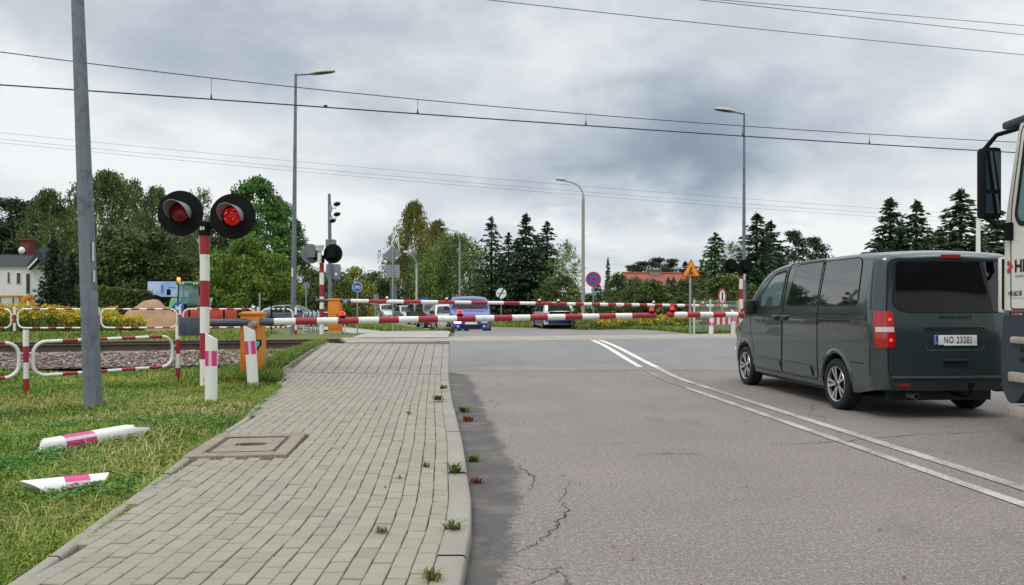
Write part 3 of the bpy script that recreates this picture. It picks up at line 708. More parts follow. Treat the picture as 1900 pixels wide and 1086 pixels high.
# ------------------------------------------------------------------ level crossing signals
SIGG = M('signal_back_grey', '#6f757a', .6, var=.1)
def signal(label, u, Y, vtop, uL, vL, uR, vR, rd, rp, facing, vbase=None, hood=False, lit=True, bandlen=.45, group='crossing signals', swing=(0, 0), lean=0, greyback=False):
    b_ = at(u, Y); s = Y / F; z = lambda v: CH - (v - V0) / F * Y - b_.z; zt = z(vtop)
    root = thing('crossing_signal', label, 'signal', b_, 0, group)
    mb = MB(); bands = []; acc = .1; i = 0; zz = 0
    while zz < zt: zz = min(zt, zz + bandlen); bands.append((zz + .1, (i + (int(zt / bandlen) % 2)) % 2)); i += 1
    # make the top band red
    nb = len(bands); bands = [(e, (nb - 1 - k + 1) % 2) for k, (e, _) in enumerate(bands)]
    striped(mb, [(0, 0, -.1), (lean, 0, zt)], rp, bands, 14); mb.build('pole', [WHITE, RED], root)
    yb = -.02 * facing
    mb = MB(); mb.lathe([(0, zt), (rp * 1.25, zt), (rp * 1.25, zt + .22), (rp * .8, zt + .25), (0, zt + .25)], 14)
    xl, zl, xr, zr_ = (uL - u) * s, z(vL), (uR - u) * s, z(vR)
    mb.v = [(a[0] + lean, a[1], a[2]) for a in mb.v]
    mb.tube([(xl * .75, .06 * facing, zl - rd * .5), (lean, 0.0, zt + .14), (xr * .75, .06 * facing, zr_ - rd * .45)], .035, 8)
    mb.build('bracket', BLACK, root)
    for k, (x, zc, sw) in enumerate(((xl, zl, swing[0]), (xr, zr_, swing[1]))):
        mat = Matrix.Translation((x, 0, zc)) @ Matrix.Rotation(R(sw), 4, 'Z') @ Matrix.Rotation(R(90) * facing, 4, 'X')   # local +z -> towards viewer when facing=1
        mb = MB(); mb.lathe([(.0, -.015), (rd, -.015), (rd, .012), (rd * .5, .014)], 40, 0, mat); mb.lathe([(0, -.18), (rd * .42, -.18), (rd * .46, -.02)], 20, 0, mat)
        mb.box(-rd * .40, rd * .40, -rd * .40, rd * .40, -.21, -.02); nv = 8
        for q in range(1, 9): mb.v[-q] = tuple(mat @ Vector(mb.v[-q]))
        hd = mb.build('signal_head', SIGG if (greyback and not k) else BLACK, root)
        if hood and not k:
            pass
        mb = MB(); rl = rd * .40
        mb.lathe([(rl, .014), (rl * .96, .05), (rl * .7, .085), (rl * .35, .10), (0.0005, .105)], 24, 0, mat)
        L1 = M('signal_lens_lit', '#8a0d12', .25, var=0); lens(L1, 1.5, .52); L2 = M('signal_lens_dim', '#5d1216', .25, var=0); lens(L2, .30, .62)
        mb.build('lens', L1 if k else L2, hd)
        mb = MB(); n = 26; vs = []; fs = []                      # visor: open tube cut back at the bottom
        for j in range(n + 1):
            a = R(-25 + 230 * j / n); L = .05 + .34 * max(0, math.sin((a + R(25)) / R(230) * math.pi)) ** .7
            for rr_ in (rl * 1.16, rl * 1.22):
                for zz in (.012, L): vs.append(mat @ Vector((rr_ * math.cos(a), rr_ * math.sin(a) * 1, zz)))
        for j in range(n):
            o_ = j * 4
            fs += [(o_, o_ + 4, o_ + 5, o_ + 1), (o_ + 2, o_ + 3, o_ + 7, o_ + 6), (o_ + 1, o_ + 5, o_ + 7, o_ + 3), (o_, o_ + 2, o_ + 6, o_ + 4)]
        mb.add(vs, fs); mb.build('visor', M('visor_grey', '#8f9396', .5, var=.08), hd)
    return root
def lens(m, es, thr):
    if 'done' in m: return
    m['done'] = 1; t = NT(m.node_tree); b = t.n['Principled BSDF']; co = t.new('ShaderNodeTexCoord').outputs['Object']
    v = t.new('ShaderNodeTexVoronoi'); v.inputs['Scale'].default_value = 26; t.put(v.inputs['Vector'], co)
    n = t.mapr(t.noise(co, 9, 3), thr - .12, thr + .12)
    dots = t.math('MULTIPLY', t.mapr(v.outputs['Distance'], .42, .12), n)
    t.put(b.inputs['Emission Color'], t.mix(dots, C('#b0121a'), C('#ff5040'))); t.put(b.inputs['Emission Strength'], t.math('ADD', t.math('MULTIPLY', dots, es * 1.6), es * .25))
r = signal('near crossing signal with two round black heads showing red lights', 380, 13.6, 437, 335, 396, 432, 402, .395, .080, 1, hood=False, bandlen=.455, swing=(0, 0))
mb = MB(); text(mb, 'S4', .085, (-.005, -.106, CH - (437 - V0) / F * 13.6 - r.location.z + .11), FX, FY, 0, thick=.004, bold=.003); mb.build('number', WHITE, r)
r = signal('crossing signal left of the orange cabinet beyond the rails, heads seen from behind', 597, 27.2, 487, 577, 471, 618, 471, .34, .078, -1, bandlen=.42, swing=(14, -8), greyback=True)
zt = CH - (457 - V0) / F * 27.2 - r.location.z
mb = MB(); mb.lathe([(0.001, zt + .06), (.15, zt + .05), (.17, zt), (.14, zt - .05), (.13, zt - .16), (.001, zt - .16)], 20); mb.cyl((0, 0, zt - .6), (0, 0, zt - .1), .07, n=10); mb.build('bell', M('bell_white', '#d5d6d0', .4), r, (-.05, -.12, 0))
signal('crossing signal before the right hand lamp post, black head backs', 1375, 33, 512, 1356, 494, 1383, 495, .31, .075, -1, bandlen=.42, swing=(12, -4))

# ------------------------------------------------------------------ barriers
def boomlamp(parent, loc, on=True, rr=.045, c=None):
    mb = MB(); mb.lathe([(0.001, 0), (rr * 1.25, 0), (rr * 1.15, rr * .8), (rr, rr * .9)], 14); o = mb.build('boom_lamp', BLACK, parent, loc)
    mb = MB(); mb.lathe([(rr, rr * .9), (rr * 1.02, rr * 1.5), (rr * .8, rr * 2.2), (0.001, rr * 2.5)], 14); mb.build('lamp_dome', c or REDLAMP, o)
def barrier(label, cab_u, Y, A, B, lamps, rboom, tail, group='crossing barriers', bandlen=.62, first=1, lampmat=None, cabh=1.15, sticker=True, cw=.36, grey=.0, cweight=True):
    b_ = at(cab_u, Y); root = thing('boom_barrier', label, 'barrier', b_, 0, group)
    ang = math.atan2(B.y - A.y, B.x - A.x)
    bd = .52; mb = MB(); mb.box(-cw / 2, cw / 2, -.22, .22, 0.03, cabh - .09, 0, .015); mb.box(-cw / 2 - .03, cw / 2 + .03, -.25, .25, -.1, .05, 1, .01); cab = mb.build('cabinet', [ORANGE, CONC], root, smooth=30)
    mb = MB(); mb.box(-cw / 2 - .02, cw / 2 + .02, -.24, .24, cabh - .09, cabh - .045, 0, .01); mb.prism([(-cw / 2 - .02, -.24), (cw / 2 + .02, -.24), (cw / 2 + .02, .24), (-cw / 2 - .02, .24)], .0, Matrix.Translation((0, 0, cabh - .045)))
    mb.add([(-cw / 2 - .01, -.23, cabh - .045), (cw / 2 + .01, -.23, cabh - .045), (cw / 2 + .01, .23, cabh - .045), (-cw / 2 - .01, .23, cabh - .045), (-cw / 3, -.16, cabh - .022), (cw / 3, -.16, cabh - .022), (cw / 3, .16, cabh - .022), (-cw / 3, .16, cabh - .022)], [(0, 1, 5, 4), (1, 2, 6, 5), (2, 3, 7, 6), (3, 0, 4, 7), (4, 5, 6, 7)])
    mb.build('cabinet_lid', ORANGE, root, smooth=30)
    mb = MB(); mb.box(-cw / 2 + .05, cw / 2 - .05, -.232, -.219, .16, cabh - .25, 0, .004); mb.box(cw / 2 - .10, cw / 2 - .07, -.24, -.23, .55, .65, 1); mb.build('cabinet_door', [ORANGE, BLACK], cab, smooth=30)
    a, e = A - b_, B - b_; L = (e - a).length; d = (e - a).normalized()
    tl = a - d * tail
    mb = MB(); 
    bands = [(.2 + tail + grey, 2)]; acc = bands[0][0]; i = 0
    while acc < L + tail: acc = min(acc + bandlen, L + tail); bands.append((acc, (i + (0 if first else 1)) % 2)); i += 1
    if bands[-1][1] == 0: bands[-1] = (bands[-1][0], 1)
    ps, cum = resample([tl, e], [x for x, _ in bands]); ms = []
    for p0_, p1_ in zip(cum, cum[1:]):
        m_ = (p0_ + p1_) / 2; ms.append(next((mi for x, mi in bands if m_ < x), bands[-1][1]))
    rs = [rboom * (1.0 - .12 * c_ / (L + tail)) for c_ in cum]
    mb.tube(ps, rs, 14, ms); boom = mb.build('boom', [WHITE, RED, STEEL], root)
    mb = MB(); pv = a + d * 0.05; mb.cyl(pv + Vector((0, -.30, -.03)), pv + Vector((0, .02, -.03)), .055, n=16); mb.cyl(pv + Vector((0, -.315, -.03)), pv + Vector((0, -.30, -.03)), .035, n=6); mb.build('pivot', GALV, root)
    if tail > .3 and cweight:
        mb = MB(); c_ = tl - d * .05; rot = Matrix.Translation(c_) @ Matrix.Rotation(ang, 4, 'Z'); k0 = len(mb.v)
        mb.box(-.20, .22, -.07, .07, -.22, .11, 0, .012); mb.box(-.14, -.10, -.085, -.07, -.15, -.02)
        mb.v = [tuple(rot @ Vector(q)) for q in mb.v]; mb.build('counterweight', STEEL, root, smooth=30)
    for (f, on) in lamps: boomlamp(root, a + d * (f * L) + Vector((0, 0, rboom * .8)), on, .05, lampmat)
    return root, a, d, L
A = P(492, 597, 14.35); B = P(1216, 585.5, 16.9)
fr = lambda u, A=A, B=B: ((u - U0) / F * A.y - A.x) / ((B.x - A.x) - (u - U0) / F * (B.y - A.y))
r, a, d, L = barrier('near orange barrier cabinet with a dark counterweight and its long lowered boom', 470, 14.45, P(471, 598, 14.3), B, [(fr(651), 1), (fr(863), 1), (fr(1209), 1)], .068, 1.02, bandlen=.385, cabh=1.20, cw=.34, grey=.15)
mb = MB(); stk = MB()
stk.prism([(0, .10), (.16, .12), (.17, .02), (.10, -.06), (0.02, -.08)], .004, Matrix.Translation((.06, -.232, .55)) @ Matrix.Rotation(R(90), 4, 'X'), 0); stk.prism([(.03, .08), (.13, .095), (.135, .03), (.09, -.03), (0.045, -.05)], .004, Matrix.Translation((.06, -.2365, .55)) @ Matrix.Rotation(R(90), 4, 'X'), 1)
stk.build('sticker', [BLACK, M('teal', '#2fb3b0', .5)], r)
rA = P(1760, 585, 20.0); rB = P(1238, 584, 17.0)
barrier('orange barrier cabinet hidden by the dark van, short boom with red lamp reaching left', 1775, 20.3, rA, rB, [(.985, 1)], .070, .3, bandlen=.335, grey=.3)
A = P(640, 558.5, 27.4); B = P(1024, 563.5, 29.6)
fr = lambda u, A=A, B=B: ((u - U0) / F * A.y - A.x) / ((B.x - A.x) - (u - U0) / F * (B.y - A.y))
barrier('orange barrier cabinet at the left beyond the rails, boom lowered to the right', 622, 27.4, A, B, [(fr(718), 0), (fr(829), 0), (fr(1001), 0)], .070, 1.0, bandlen=.62, cweight=False, lampmat=WHITELAMP, cabh=1.22, cw=.42)
A = P(1368, 569, 33.2); B = P(1033, 564, 29.9)
fr = lambda u, A=A, B=B: ((u - U0) / F * A.y - A.x) / ((B.x - A.x) - (u - U0) / F * (B.y - A.y))
r, *_ = barrier('orange barrier cabinet at the right beyond the rails, boom lowered to the left', 1381, 33.3, A, B, [(fr(1036), 0), (fr(1213), 0), (fr(1304), 0)], .075, .3, bandlen=.36, grey=.35, lampmat=WHITELAMP, cabh=1.22, cw=.60)
mb = MB(); disc(mb, (-.12, -.24, .85), .055, FX, FY, 0); disc(mb, (.16, -.24, .9), .07, FX, FY, 1); mb.build('sticker', [BLACK, MATS['teal']], r)

# ------------------------------------------------------------------ plastic delineators, two standing and two broken off
def delin(mb, L, wdt, thk, r0, r1, broken=None):
    n = 8; prof = []
    for i in range(n + 1): x = -wdt / 2 + wdt * i / n; prof.append((x, -thk * (1 - (2 * x / wdt) ** 2) * .6))
    top = lambda x: L - .05 * (x + wdt / 2) / wdt * 2.0
    bot = (lambda x: 0) if broken is None else broken
    zs = [0, .55 * r0, r0, r1, None]
    def strip_(za, zb, mi, front=True, lo=0, hi=n):
        vs = []
        for i in range(lo, hi + 1):
            x, y = prof[i]; A_ = bot(x) if za == 0 else (za if za is not None else top(x)); B_ = top(x) if zb is None else zb
            vs += [(x, y, A_), (x, y, B_)]
        mb.add(vs, [(2 * i, 2 * i + 2, 2 * i + 3, 2 * i + 1) for i in range(hi - lo)], mi)
    strip_(0, r0, 0); strip_(r0, r1, 1, lo=0, hi=3); strip_(r0, r1, 2, lo=3, hi=5); strip_(r0, r1, 1, lo=5, hi=n); strip_(r1, None, 0)
    vs = []                                              # back and rim
    for i in range(n + 1): x, y = prof[i]; vs += [(x, thk * .5, bot(x)), (x, thk * .5, top(x)), (x, y, bot(x)), (x, y, top(x))]
    k = 4
    fs = [(k * i, k * i + 1, k * i + 5, k * i + 4) for i in range(n)] + [(k * i + 1, k * i + 3, k * i + 7, k * i + 5) for i in range(n)] + [(k * i, k * i + 4, k * i + 6, k * i + 2) for i in range(n)] + [(0, 2, 3, 1), (k * n, k * n + 1, k * n + 3, k * n + 2)]
    mb.add(vs, fs, 0)
PW = M('delineator_plastic', '#dfdfd9', .4, var=.05, dirt='#9d9a8d', dirt_amt=.12, scale=9)
DM = [PW, PINK, SILVERREF]
def delineator(label, u, vb, vt, Y, wpx, lean=0., rz=0.):
    q = P(u, vb, Y); L = (vb - vt) / F * Y; mb = MB(); delin(mb, L + .12, wpx / F * Y, .06, L * .50 + .12, L * .73 + .12)
    o = mb.build('delineator_post', DM, None, (q.x, q.y, q.z - .12), smooth=40); o.rotation_euler = (0, R(lean), rz); return tag(o, label, 'delineator', 'standing delineators')
delineator('white delineator with pink band standing in front of the near signal pole', 391, 741, 618, 11.3, 22, .3)
delineator('white delineator with pink band leaning on the near orange cabinet', 470, 711, 604, 13.4, 20, -4)
def lying(label, a, b_, wd_, roll, broken, flip):
    L = (b_ - a).length; mb = MB(); delin(mb, L, wd_, .07, L * .46, L * .75, broken); d = (b_ - a).normalized()
    y = Vector((0, 0, -1)); y = (y - d * y.dot(d)).normalized(); x = y.cross(d); mt = Matrix((x, y, d)).transposed().to_4x4()
    mt = Matrix.Translation(a) @ mt @ Matrix.Rotation(R(roll), 4, 'Z')
    mb.v = [tuple(mt @ Vector(q)) for q in mb.v]; return tag(mb.build('delineator_post', DM, smooth=40), label, 'delineator', 'delineators lying in the grass')
jag = lambda x: .10 * math.sin(x * 30) + .05 * math.sin(x * 90 + 1)
lying('broken delineator lying in the grass nearer the thick pole, torn end to the right', P(256, 796, 8.35), P(66, 830, 7.35), .15, -52, jag, 1)
lying('broken delineator lying lowest in the grass, its torn point to the left', P(42, 912, 5.65), P(205, 895, 6.05), .165, 58, lambda x: .09 + .09 * (x / .07), 0)

# ------------------------------------------------------------------ concrete manhole in the pavement
mx, my = -2.42, 7.21; root = thing('manhole', 'concrete manhole frame with a square lid let into the grey paving', 'manhole', (mx, my, h(mx, my) + .075), R(6.5))
CONCM = surfmat('manhole_concrete', ('#7b6d5d', '#8b7d6b', '#9a8c79'), 3, speck=.5, bump=.6, bscale=70)[0]
DK = M('manhole_steel', '#5b5653', .6, metal=.4, var=.3, scale=12)
mb = MB(); W_, D_ = .43, .58
for (x0, x1, y0, y1) in ((-W_, -.31, -D_, D_), (.31, W_, -D_, D_), (-.31, .31, -D_, -.42), (-.31, .31, .42, D_)): mb.box(x0, x1, y0, y1, -.12, .016, 0, .008)
mb.build('manhole_frame', CONCM, root, smooth=30)
mb = MB()
def rr(w_, d_, r_, k=6):
    out = []
    for cx, cy, a0 in ((w_ - r_, d_ - r_, 0), (-w_ + r_, d_ - r_, 90), (-w_ + r_, -d_ + r_, 180), (w_ - r_, -d_ + r_, 270)):
        for i in range(k + 1): a = R(a0 + 90 * i / k); out.append((cx + r_ * math.cos(a), cy + r_ * math.sin(a)))
    return out
def ringp(mb, a, b_, z0, z1, mi): 
    n = len(a); mb.add([(x, y, z1) for x, y in a] + [(x, y, z1) for x, y in b_] + [(x, y, z0) for x, y in a], [(i, (i + 1) % n, n + (i + 1) % n, n + i) for i in range(n)] + [(i, 2 * n + i, 2 * n + (i + 1) % n, (i + 1) % n) for i in range(n)], mi)
ringp(mb, rr(.31, .42, .07), rr(.290, .40, .06), -.05, .012, 0); ringp(mb, rr(.283, .393, .06), rr(.268, .378, .05), -.05, .014, 0)
mb.add([(x, y, -.02) for x, y in rr(.30, .41, .06)], [tuple(range(28))], 1); mb.build('lid_rim', [DK, BLACK], root, smooth=30)
mb = MB(); mb.add([(x, y, .008) for x, y in rr(.268, .378, .05)], [tuple(range(28))]); mb.build('lid', CONCM, root)
mb = MB(); pts = [(.11 * math.cos(a) * (1 + .18 * math.sin(3 * a + 1)), .085 * math.sin(a) * (1 + .2 * math.cos(2 * a))) for a in np.linspace(0, 2 * math.pi, 18, endpoint=False)]
mb.prism(pts, .004, Matrix.Translation((.02, .0, .0085)), 0)
for q in range(-2, 3): mb.box(-.05 + .035 * q, -.036 + .035 * q, -.055, .055, .0125, .014, 1)
mb.box(-.10, .13, -.006, .006, .0125, .016, 0); mb.build('lid_grate', [M('grate_dark', '#3a3634', .7, var=.3, scale=20), BLACK], root)
# ------------------------------------------------------------------ vehicles
def pchip(pts):
    a = np.array(pts, float); x, y = a[:, 0], a[:, 1]; hh = np.diff(x); dl = np.diff(y) / hh; m = np.zeros(len(x))
    for i in range(1, len(x) - 1):
        if dl[i - 1] * dl[i] > 0: w1, w2 = 2 * hh[i] + hh[i - 1], hh[i] + 2 * hh[i - 1]; m[i] = (w1 + w2) / (w1 / dl[i - 1] + w2 / dl[i])
    m[0], m[-1] = dl[0], dl[-1]
    def f(q):
        q = min(max(q, x[0]), x[-1]); i = min(int(np.searchsorted(x, q, 'right')) - 1, len(hh) - 1); t = (q - x[i]) / hh[i]
        return float(y[i] * (2 * t**3 - 3 * t * t + 1) + hh[i] * m[i] * (t**3 - 2 * t * t + t) + y[i + 1] * (3 * t * t - 2 * t**3) + hh[i] * m[i + 1] * (t**3 - t * t))
    return f
def fillet(poly, r, k=5):
    out = []; n = len(poly); rs = r if isinstance(r, (list, tuple)) else [r] * n
    for i in range(n):
        p_, a, b_ = Vector(poly[i]), Vector(poly[i - 1]), Vector(poly[(i + 1) % n]); u, v = (a - p_), (b_ - p_); q = min(rs[i], u.length * .45, v.length * .45)
        if q < 1e-4: out.append(tuple(p_)); continue
        s, e = p_ + u.normalized() * q, p_ + v.normalized() * q
        for j in range(k + 1): t_ = j / k; out.append(tuple(s * (1 - t_)**2 + p_ * 2 * t_ * (1 - t_) + e * t_**2))
    return out
class Body:
    """car body shell: x forward from the rear bumper, z up, half width y"""
    def __init__(s, L, W, top, sill, arches, belt, tum=.14, rc=.12, rr=.15, nose=.9, nf=.18, crown=.03, bulge=.06, lean=0., lz=.9, tuck=.03, rbulge=None, bump_r=.3, bump_f=.25, shoulder=0.):
        s.L, s.W, s.top, s.sill, s.arches, s.belt, s.tum, s.rc, s.rr, s.nose, s.nf, s.crown, s.bulge, s.lean, s.lz, s.tuck = L, W, pchip(top), sill, arches, belt, tum, rc, rr, nose, nf, crown, bulge, lean, lz, tuck
        s.zmax = max(z for _, z in top); s.rbulge = bulge if rbulge is None else rbulge; s.br, s.bf, s.sh = bump_r, bump_f, shoulder
    def w(s, x):
        w_ = s.W / 2
        if x < s.rr: w_ -= s.rr - math.sqrt(max(0, s.rr**2 - (s.rr - x)**2))
        xn = s.L - s.nose
        if x > xn: w_ *= 1 - s.nf * ((x - xn) / s.nose) ** 2.6
        return w_
    def zb(s, x):
        z = s.sill
        if x < .5: z = s.sill + (s.br - s.sill) * (1 - x / .5)
        if x > s.L - .5: z = s.sill + (s.bf - s.sill) * (1 - (s.L - x) / .5)
        for xc, rr_, zc in s.arches:
            if abs(x - xc) < rr_: z = max(z, zc + math.sqrt(rr_**2 - (x - xc)**2))
        return z
    def y(s, x, z):
        f = 1.
        if z > s.belt: f -= s.tum * ((z - s.belt) / (s.zmax - s.belt)) ** 1.25
        f += s.sh * math.exp(-((z - s.belt + .06) / .05) ** 2)
        if z < .62: f -= s.tuck * ((.62 - z) / .4) ** 2
        return s.w(x) * f
    def xd(s, x, z): return x + s.lean * max(0., z - s.lz) * max(0., 1 - x / 1.2)
    def sec(s, x):
        zb, zt = s.zb(x), s.top(x); rc = min(s.rc, .42 * (zt - zb)); zs = zt - rc; ys = s.y(x, zs); return zb, zt, rc, zs, ys
    def yt(s, x): _, _, rc, _, ys = s.sec(x); return ys - rc * .95
    def side(s, x, z, sg=1):
        zb, zt, rc, zs, ys = s.sec(x)
        if z <= zs: y = s.y(x, z)
        else: a = math.asin(min(1, (z - zs) / (rc - s.crown * .3 + 1e-6))); y = ys - rc * .95 + rc * .95 * math.cos(a)
        return Vector((s.xd(x, z), sg * y, z))
    def topp(s, y, x):
        q = y / max(.05, s.yt(x)); z = s.top(x) - s.crown * q * q; return Vector((s.xd(x, z), y, z))
    def rear(s, y, z): q = y / max(.1, s.y(0, min(z, s.sec(0)[3]))); return Vector((s.xd(-s.rbulge * max(0, 1 - q * q), z), y, z))
    def front(s, y, z): q = y / max(.1, s.y(s.L, min(z, s.sec(s.L)[3]))); return Vector((s.L + s.bulge * max(0, 1 - q * q), y, z))
    def shell(s, step=.08, mi=0):
        xs_ = list(np.arange(0, s.L + 1e-6, step)) + [s.L, .01, .03, .06, .1]
        for xc, rr_, _ in s.arches: xs_ += [xc + rr_ * math.sin(R(a)) * .9999 for a in range(-90, 91, 6)] + [xc - rr_ - .002, xc + rr_ + .002]
        xs_ += list(np.linspace(s.L - .25, s.L, 6)); xs_ = sorted(set(round(float(x), 4) for x in xs_ if 0 <= x <= s.L))
        NS, NC, NTp = 18, 6, 5; sec = []
        for x in xs_:
            zb, zt, rc, zs, ys = s.sec(x); pts = []
            for i in range(NS + 1): z = zb + (zs - zb) * (i / NS); pts.append((s.y(x, z), z))
            for i in range(1, NC + 1): a = math.pi / 2 * i / NC; pts.append((ys - rc * .95 + rc * .95 * math.cos(a), zs + (rc - s.crown) * math.sin(a)))
            yt = ys - rc * .95
            for i in range(1, NTp + 1): q = 1 - i / NTp; pts.append((yt * q, zt - s.crown * q * q))
            full = [(a, b_) for a, b_ in pts] + [(-a, b_) for a, b_ in pts[-2::-1]]
            sec.append([Vector((s.xd(x, z), y, z)) for y, z in full])
        n = len(sec[0]); mb = MB(); vs = [v for q in sec for v in q]
        fs = [(i * n + j, i * n + j + 1, (i + 1) * n + j + 1, (i + 1) * n + j) for i in range(len(sec) - 1) for j in range(n - 1)]
        mb.add(vs, fs, mi)
        for end, ring, bl, sg in ((0, sec[0], s.rbulge, -1), (1, sec[-1], s.bulge, 1)):
            half = n // 2; m_ = 8; vs = []
            for j in range(half + 1):
                a, b_ = ring[j], ring[n - 1 - j]
                for k in range(m_ + 1):
                    t_ = k / m_; q = a.lerp(b_, t_); u = 1 - (2 * t_ - 1) ** 2
                    fade = min(1., (half - j) / 5); q = q + Vector((sg * bl * u * fade, 0, 0)); vs.append(q)
            fs = [(j * (m_ + 1) + k, j * (m_ + 1) + k + 1, (j + 1) * (m_ + 1) + k + 1, (j + 1) * (m_ + 1) + k) for j in range(half) for k in range(m_)]
            mb.add(vs, fs if sg < 0 else [f[::-1] for f in fs], mi)
        return mb
def patch(mb, S, poly, off=.004, mi=0, na=16, nb=6, flip=False):
    poly = [tuple(q) for q in poly]; a0, a1 = min(q[0] for q in poly), max(q[0] for q in poly); n = len(poly)
    As = sorted(set([round(q[0], 5) for q in poly] + [round(float(v), 5) for v in np.linspace(a0, a1, na + 1)])); As = [a for i, a in enumerate(As) if i == 0 or a - As[i - 1] > 1e-4]
    vs = []; cols = 0
    for a in As:
        aa = min(max(a, a0 + 1e-5), a1 - 1e-5); bs = []
        for i in range(n):
            p_, q = poly[i], poly[(i + 1) % n]
            if (p_[0] - aa) * (q[0] - aa) <= 0 and abs(q[0] - p_[0]) > 1e-9: bs.append(p_[1] + (q[1] - p_[1]) * (aa - p_[0]) / (q[0] - p_[0]))
        if len(bs) < 2: continue
        lo, hi = min(bs), max(bs); cols += 1
        for k in range(nb + 1):
            b_ = lo + (hi - lo) * k / nb; e = 2e-3; c0 = S(aa, b_); du = S(aa + e, b_) - S(aa - e, b_); dv_ = S(aa, b_ + e) - S(aa, b_ - e); nn = du.cross(dv_)
            nn = nn.normalized() if nn.length > 1e-12 else Vector((0, 0, 1))
            if flip: nn = -nn
            vs.append(c0 + nn * off)
    fs = [(i * (nb + 1) + k, (i + 1) * (nb + 1) + k, (i + 1) * (nb + 1) + k + 1, i * (nb + 1) + k + 1) for i in range(cols - 1) for k in range(nb)]
    mb.add(vs, [f[::-1] for f in fs] if flip else fs, mi)
def stroke(mb, S, poly, wd, off, mi=0, closed=True, flip=False):     # thin line following a surface
    pts = [Vector(q) for q in poly] + ([Vector(poly[0])] if closed else []); d = []
    for a, b_ in zip(pts, pts[1:]):
        k = max(1, int((b_ - a).length / .04)); d += [a.lerp(b_, i / k) for i in range(k)]
    d.append(pts[-1]); vs = []
    for i, q in enumerate(d):
        t_ = d[min(i + 1, len(d) - 1)] - d[max(0, i - 1)]
        if closed and i in (0, len(d) - 1): t_ = d[1] - d[-2]
        t_.normalize(); nn = Vector((-t_.y, t_.x)) * wd / 2
        for s_ in (-1, 1):
            a_ = q + nn * s_; e = 2e-3; du = S(a_.x + e, a_.y) - S(a_.x - e, a_.y); dv_ = S(a_.x, a_.y + e) - S(a_.x, a_.y - e); m_ = du.cross(dv_).normalized()
            vs.append(S(a_.x, a_.y) + (-m_ if flip else m_) * off)
    mb.add(vs, [(2 * i, 2 * i + 1, 2 * i + 3, 2 * i + 2) for i in range(len(d) - 1)], mi)
RIMS = M('alloy_silver', '#c3c5c7', .28, metal=.75, var=.05); RIMD = M('alloy_dark', '#1c1e21', .35, metal=.5, var=.1); GAP = M('shut_gap', '#050607', .8, var=0)
def wheel_mesh(r, wd, spokes=5, pair=True):
    mt = Matrix.Rotation(R(-90), 4, 'X')     # lathe z -> +y (outer side)
    tyre = MB(); rr_ = r * .70
    tyre.lathe([(rr_, -wd / 2), (r * .93, -wd / 2), (r, -wd * .36), (r, wd * .36), (r * .94, wd / 2 - .004), (r * .80, wd / 2 + .004), (rr_, wd / 2 - .012), (rr_, -wd / 2)], 40, 0, mt)
    rim = MB(); rim.lathe([(rr_, wd / 2 - .012), (rr_ * .985, wd / 2 - .004), (rr_ * .94, wd / 2 - .010), (rr_ * .92, wd / 2 - .05), (rr_ * .90, -wd * .3), (.001, -wd * .3)], 36, [0, 0, 0, 1, 1], mt)
    rim.lathe([(.001, wd / 2 - .018), (rr_ * .14, wd / 2 - .02), (rr_ * .2, wd / 2 - .04), (rr_ * .2, -.02)], 16, [1, 0, 0], mt)
    for i in range(spokes):
        for s_ in ((-1, 1) if pair else (0,)):
            a = 2 * math.pi * i / spokes + s_ * .20; b_ = a - s_ * .03; w0, w1 = rr_ * .055, rr_ * .10
            d0 = Vector((math.cos(b_), 0, math.sin(b_))); d1 = Vector((math.cos(a), 0, math.sin(a))); n0 = Vector((-d0.z, 0, d0.x)); n1 = Vector((-d1.z, 0, d1.x)); y0, y1, yb = wd / 2 - .026, wd / 2 - .012, wd / 2 - .06
            A_ = [d0 * rr_ * .17 - n0 * w0, d0 * rr_ * .17 + n0 * w0, d1 * rr_ * .95 + n1 * w1, d1 * rr_ * .95 - n1 * w1]; yy = [y0, y0, y1, y1]
            v = [k + Vector((0, y_, 0)) for k, y_ in zip(A_, yy)] + [k + Vector((0, yb, 0)) for k in A_]
            rim.add(v, [(3, 2, 1, 0), (0, 1, 5, 4), (1, 2, 6, 5), (2, 3, 7, 6), (3, 0, 4, 7)], [0, 1, 1, 1, 1])
    return tyre, rim
def add_wheels(root, spots, r, wd, L, spokes=5, pair=True):
    ty, ri = wheel_mesh(r, wd, spokes, pair); first = None
    for (x, y) in spots:
        rot = (0, 0, 0) if y > 0 else (0, 0, math.pi)
        if first is None:
            first = ty.build('wheel', RUBBER, root, (x - L / 2, y, r), 30); ch = ri.build('rim', [RIMS, RIMD], first, None, 30)
        else:
            o_ = first.copy(); COL.objects.link(o_); o_.parent = root; o_.location = (x - L / 2, y, r); o_.rotation_euler = rot; c_ = ch.copy(); COL.objects.link(c_); c_.parent = o_
def paintmat(name, col, metal=.35, rough=.32): return M(name, col, rough, metal=metal, var=.06, scale=1.5, coat=.9)
PLATEW = M('plate_white', '#e3e4e0', .4, var=0); PLATEB = M('plate_blue', '#1d3f9a', .4, var=0); INK = M('ink_black', '#0c0c0d', .6, var=0)
TAIL = M('tail_red', '#93060f', .12, var=0, emit='#ff1410', es=.07, coat=1); TAILHOT = M('tail_bulb', '#ff3020', .2, var=0, emit='#ff3a20', es=2.2); TAILW = M('tail_clear', '#c9c2c4', .15, var=.1, coat=1)
TAILD = M('tail_dark', '#7c0a10', .12, var=0, coat=1)
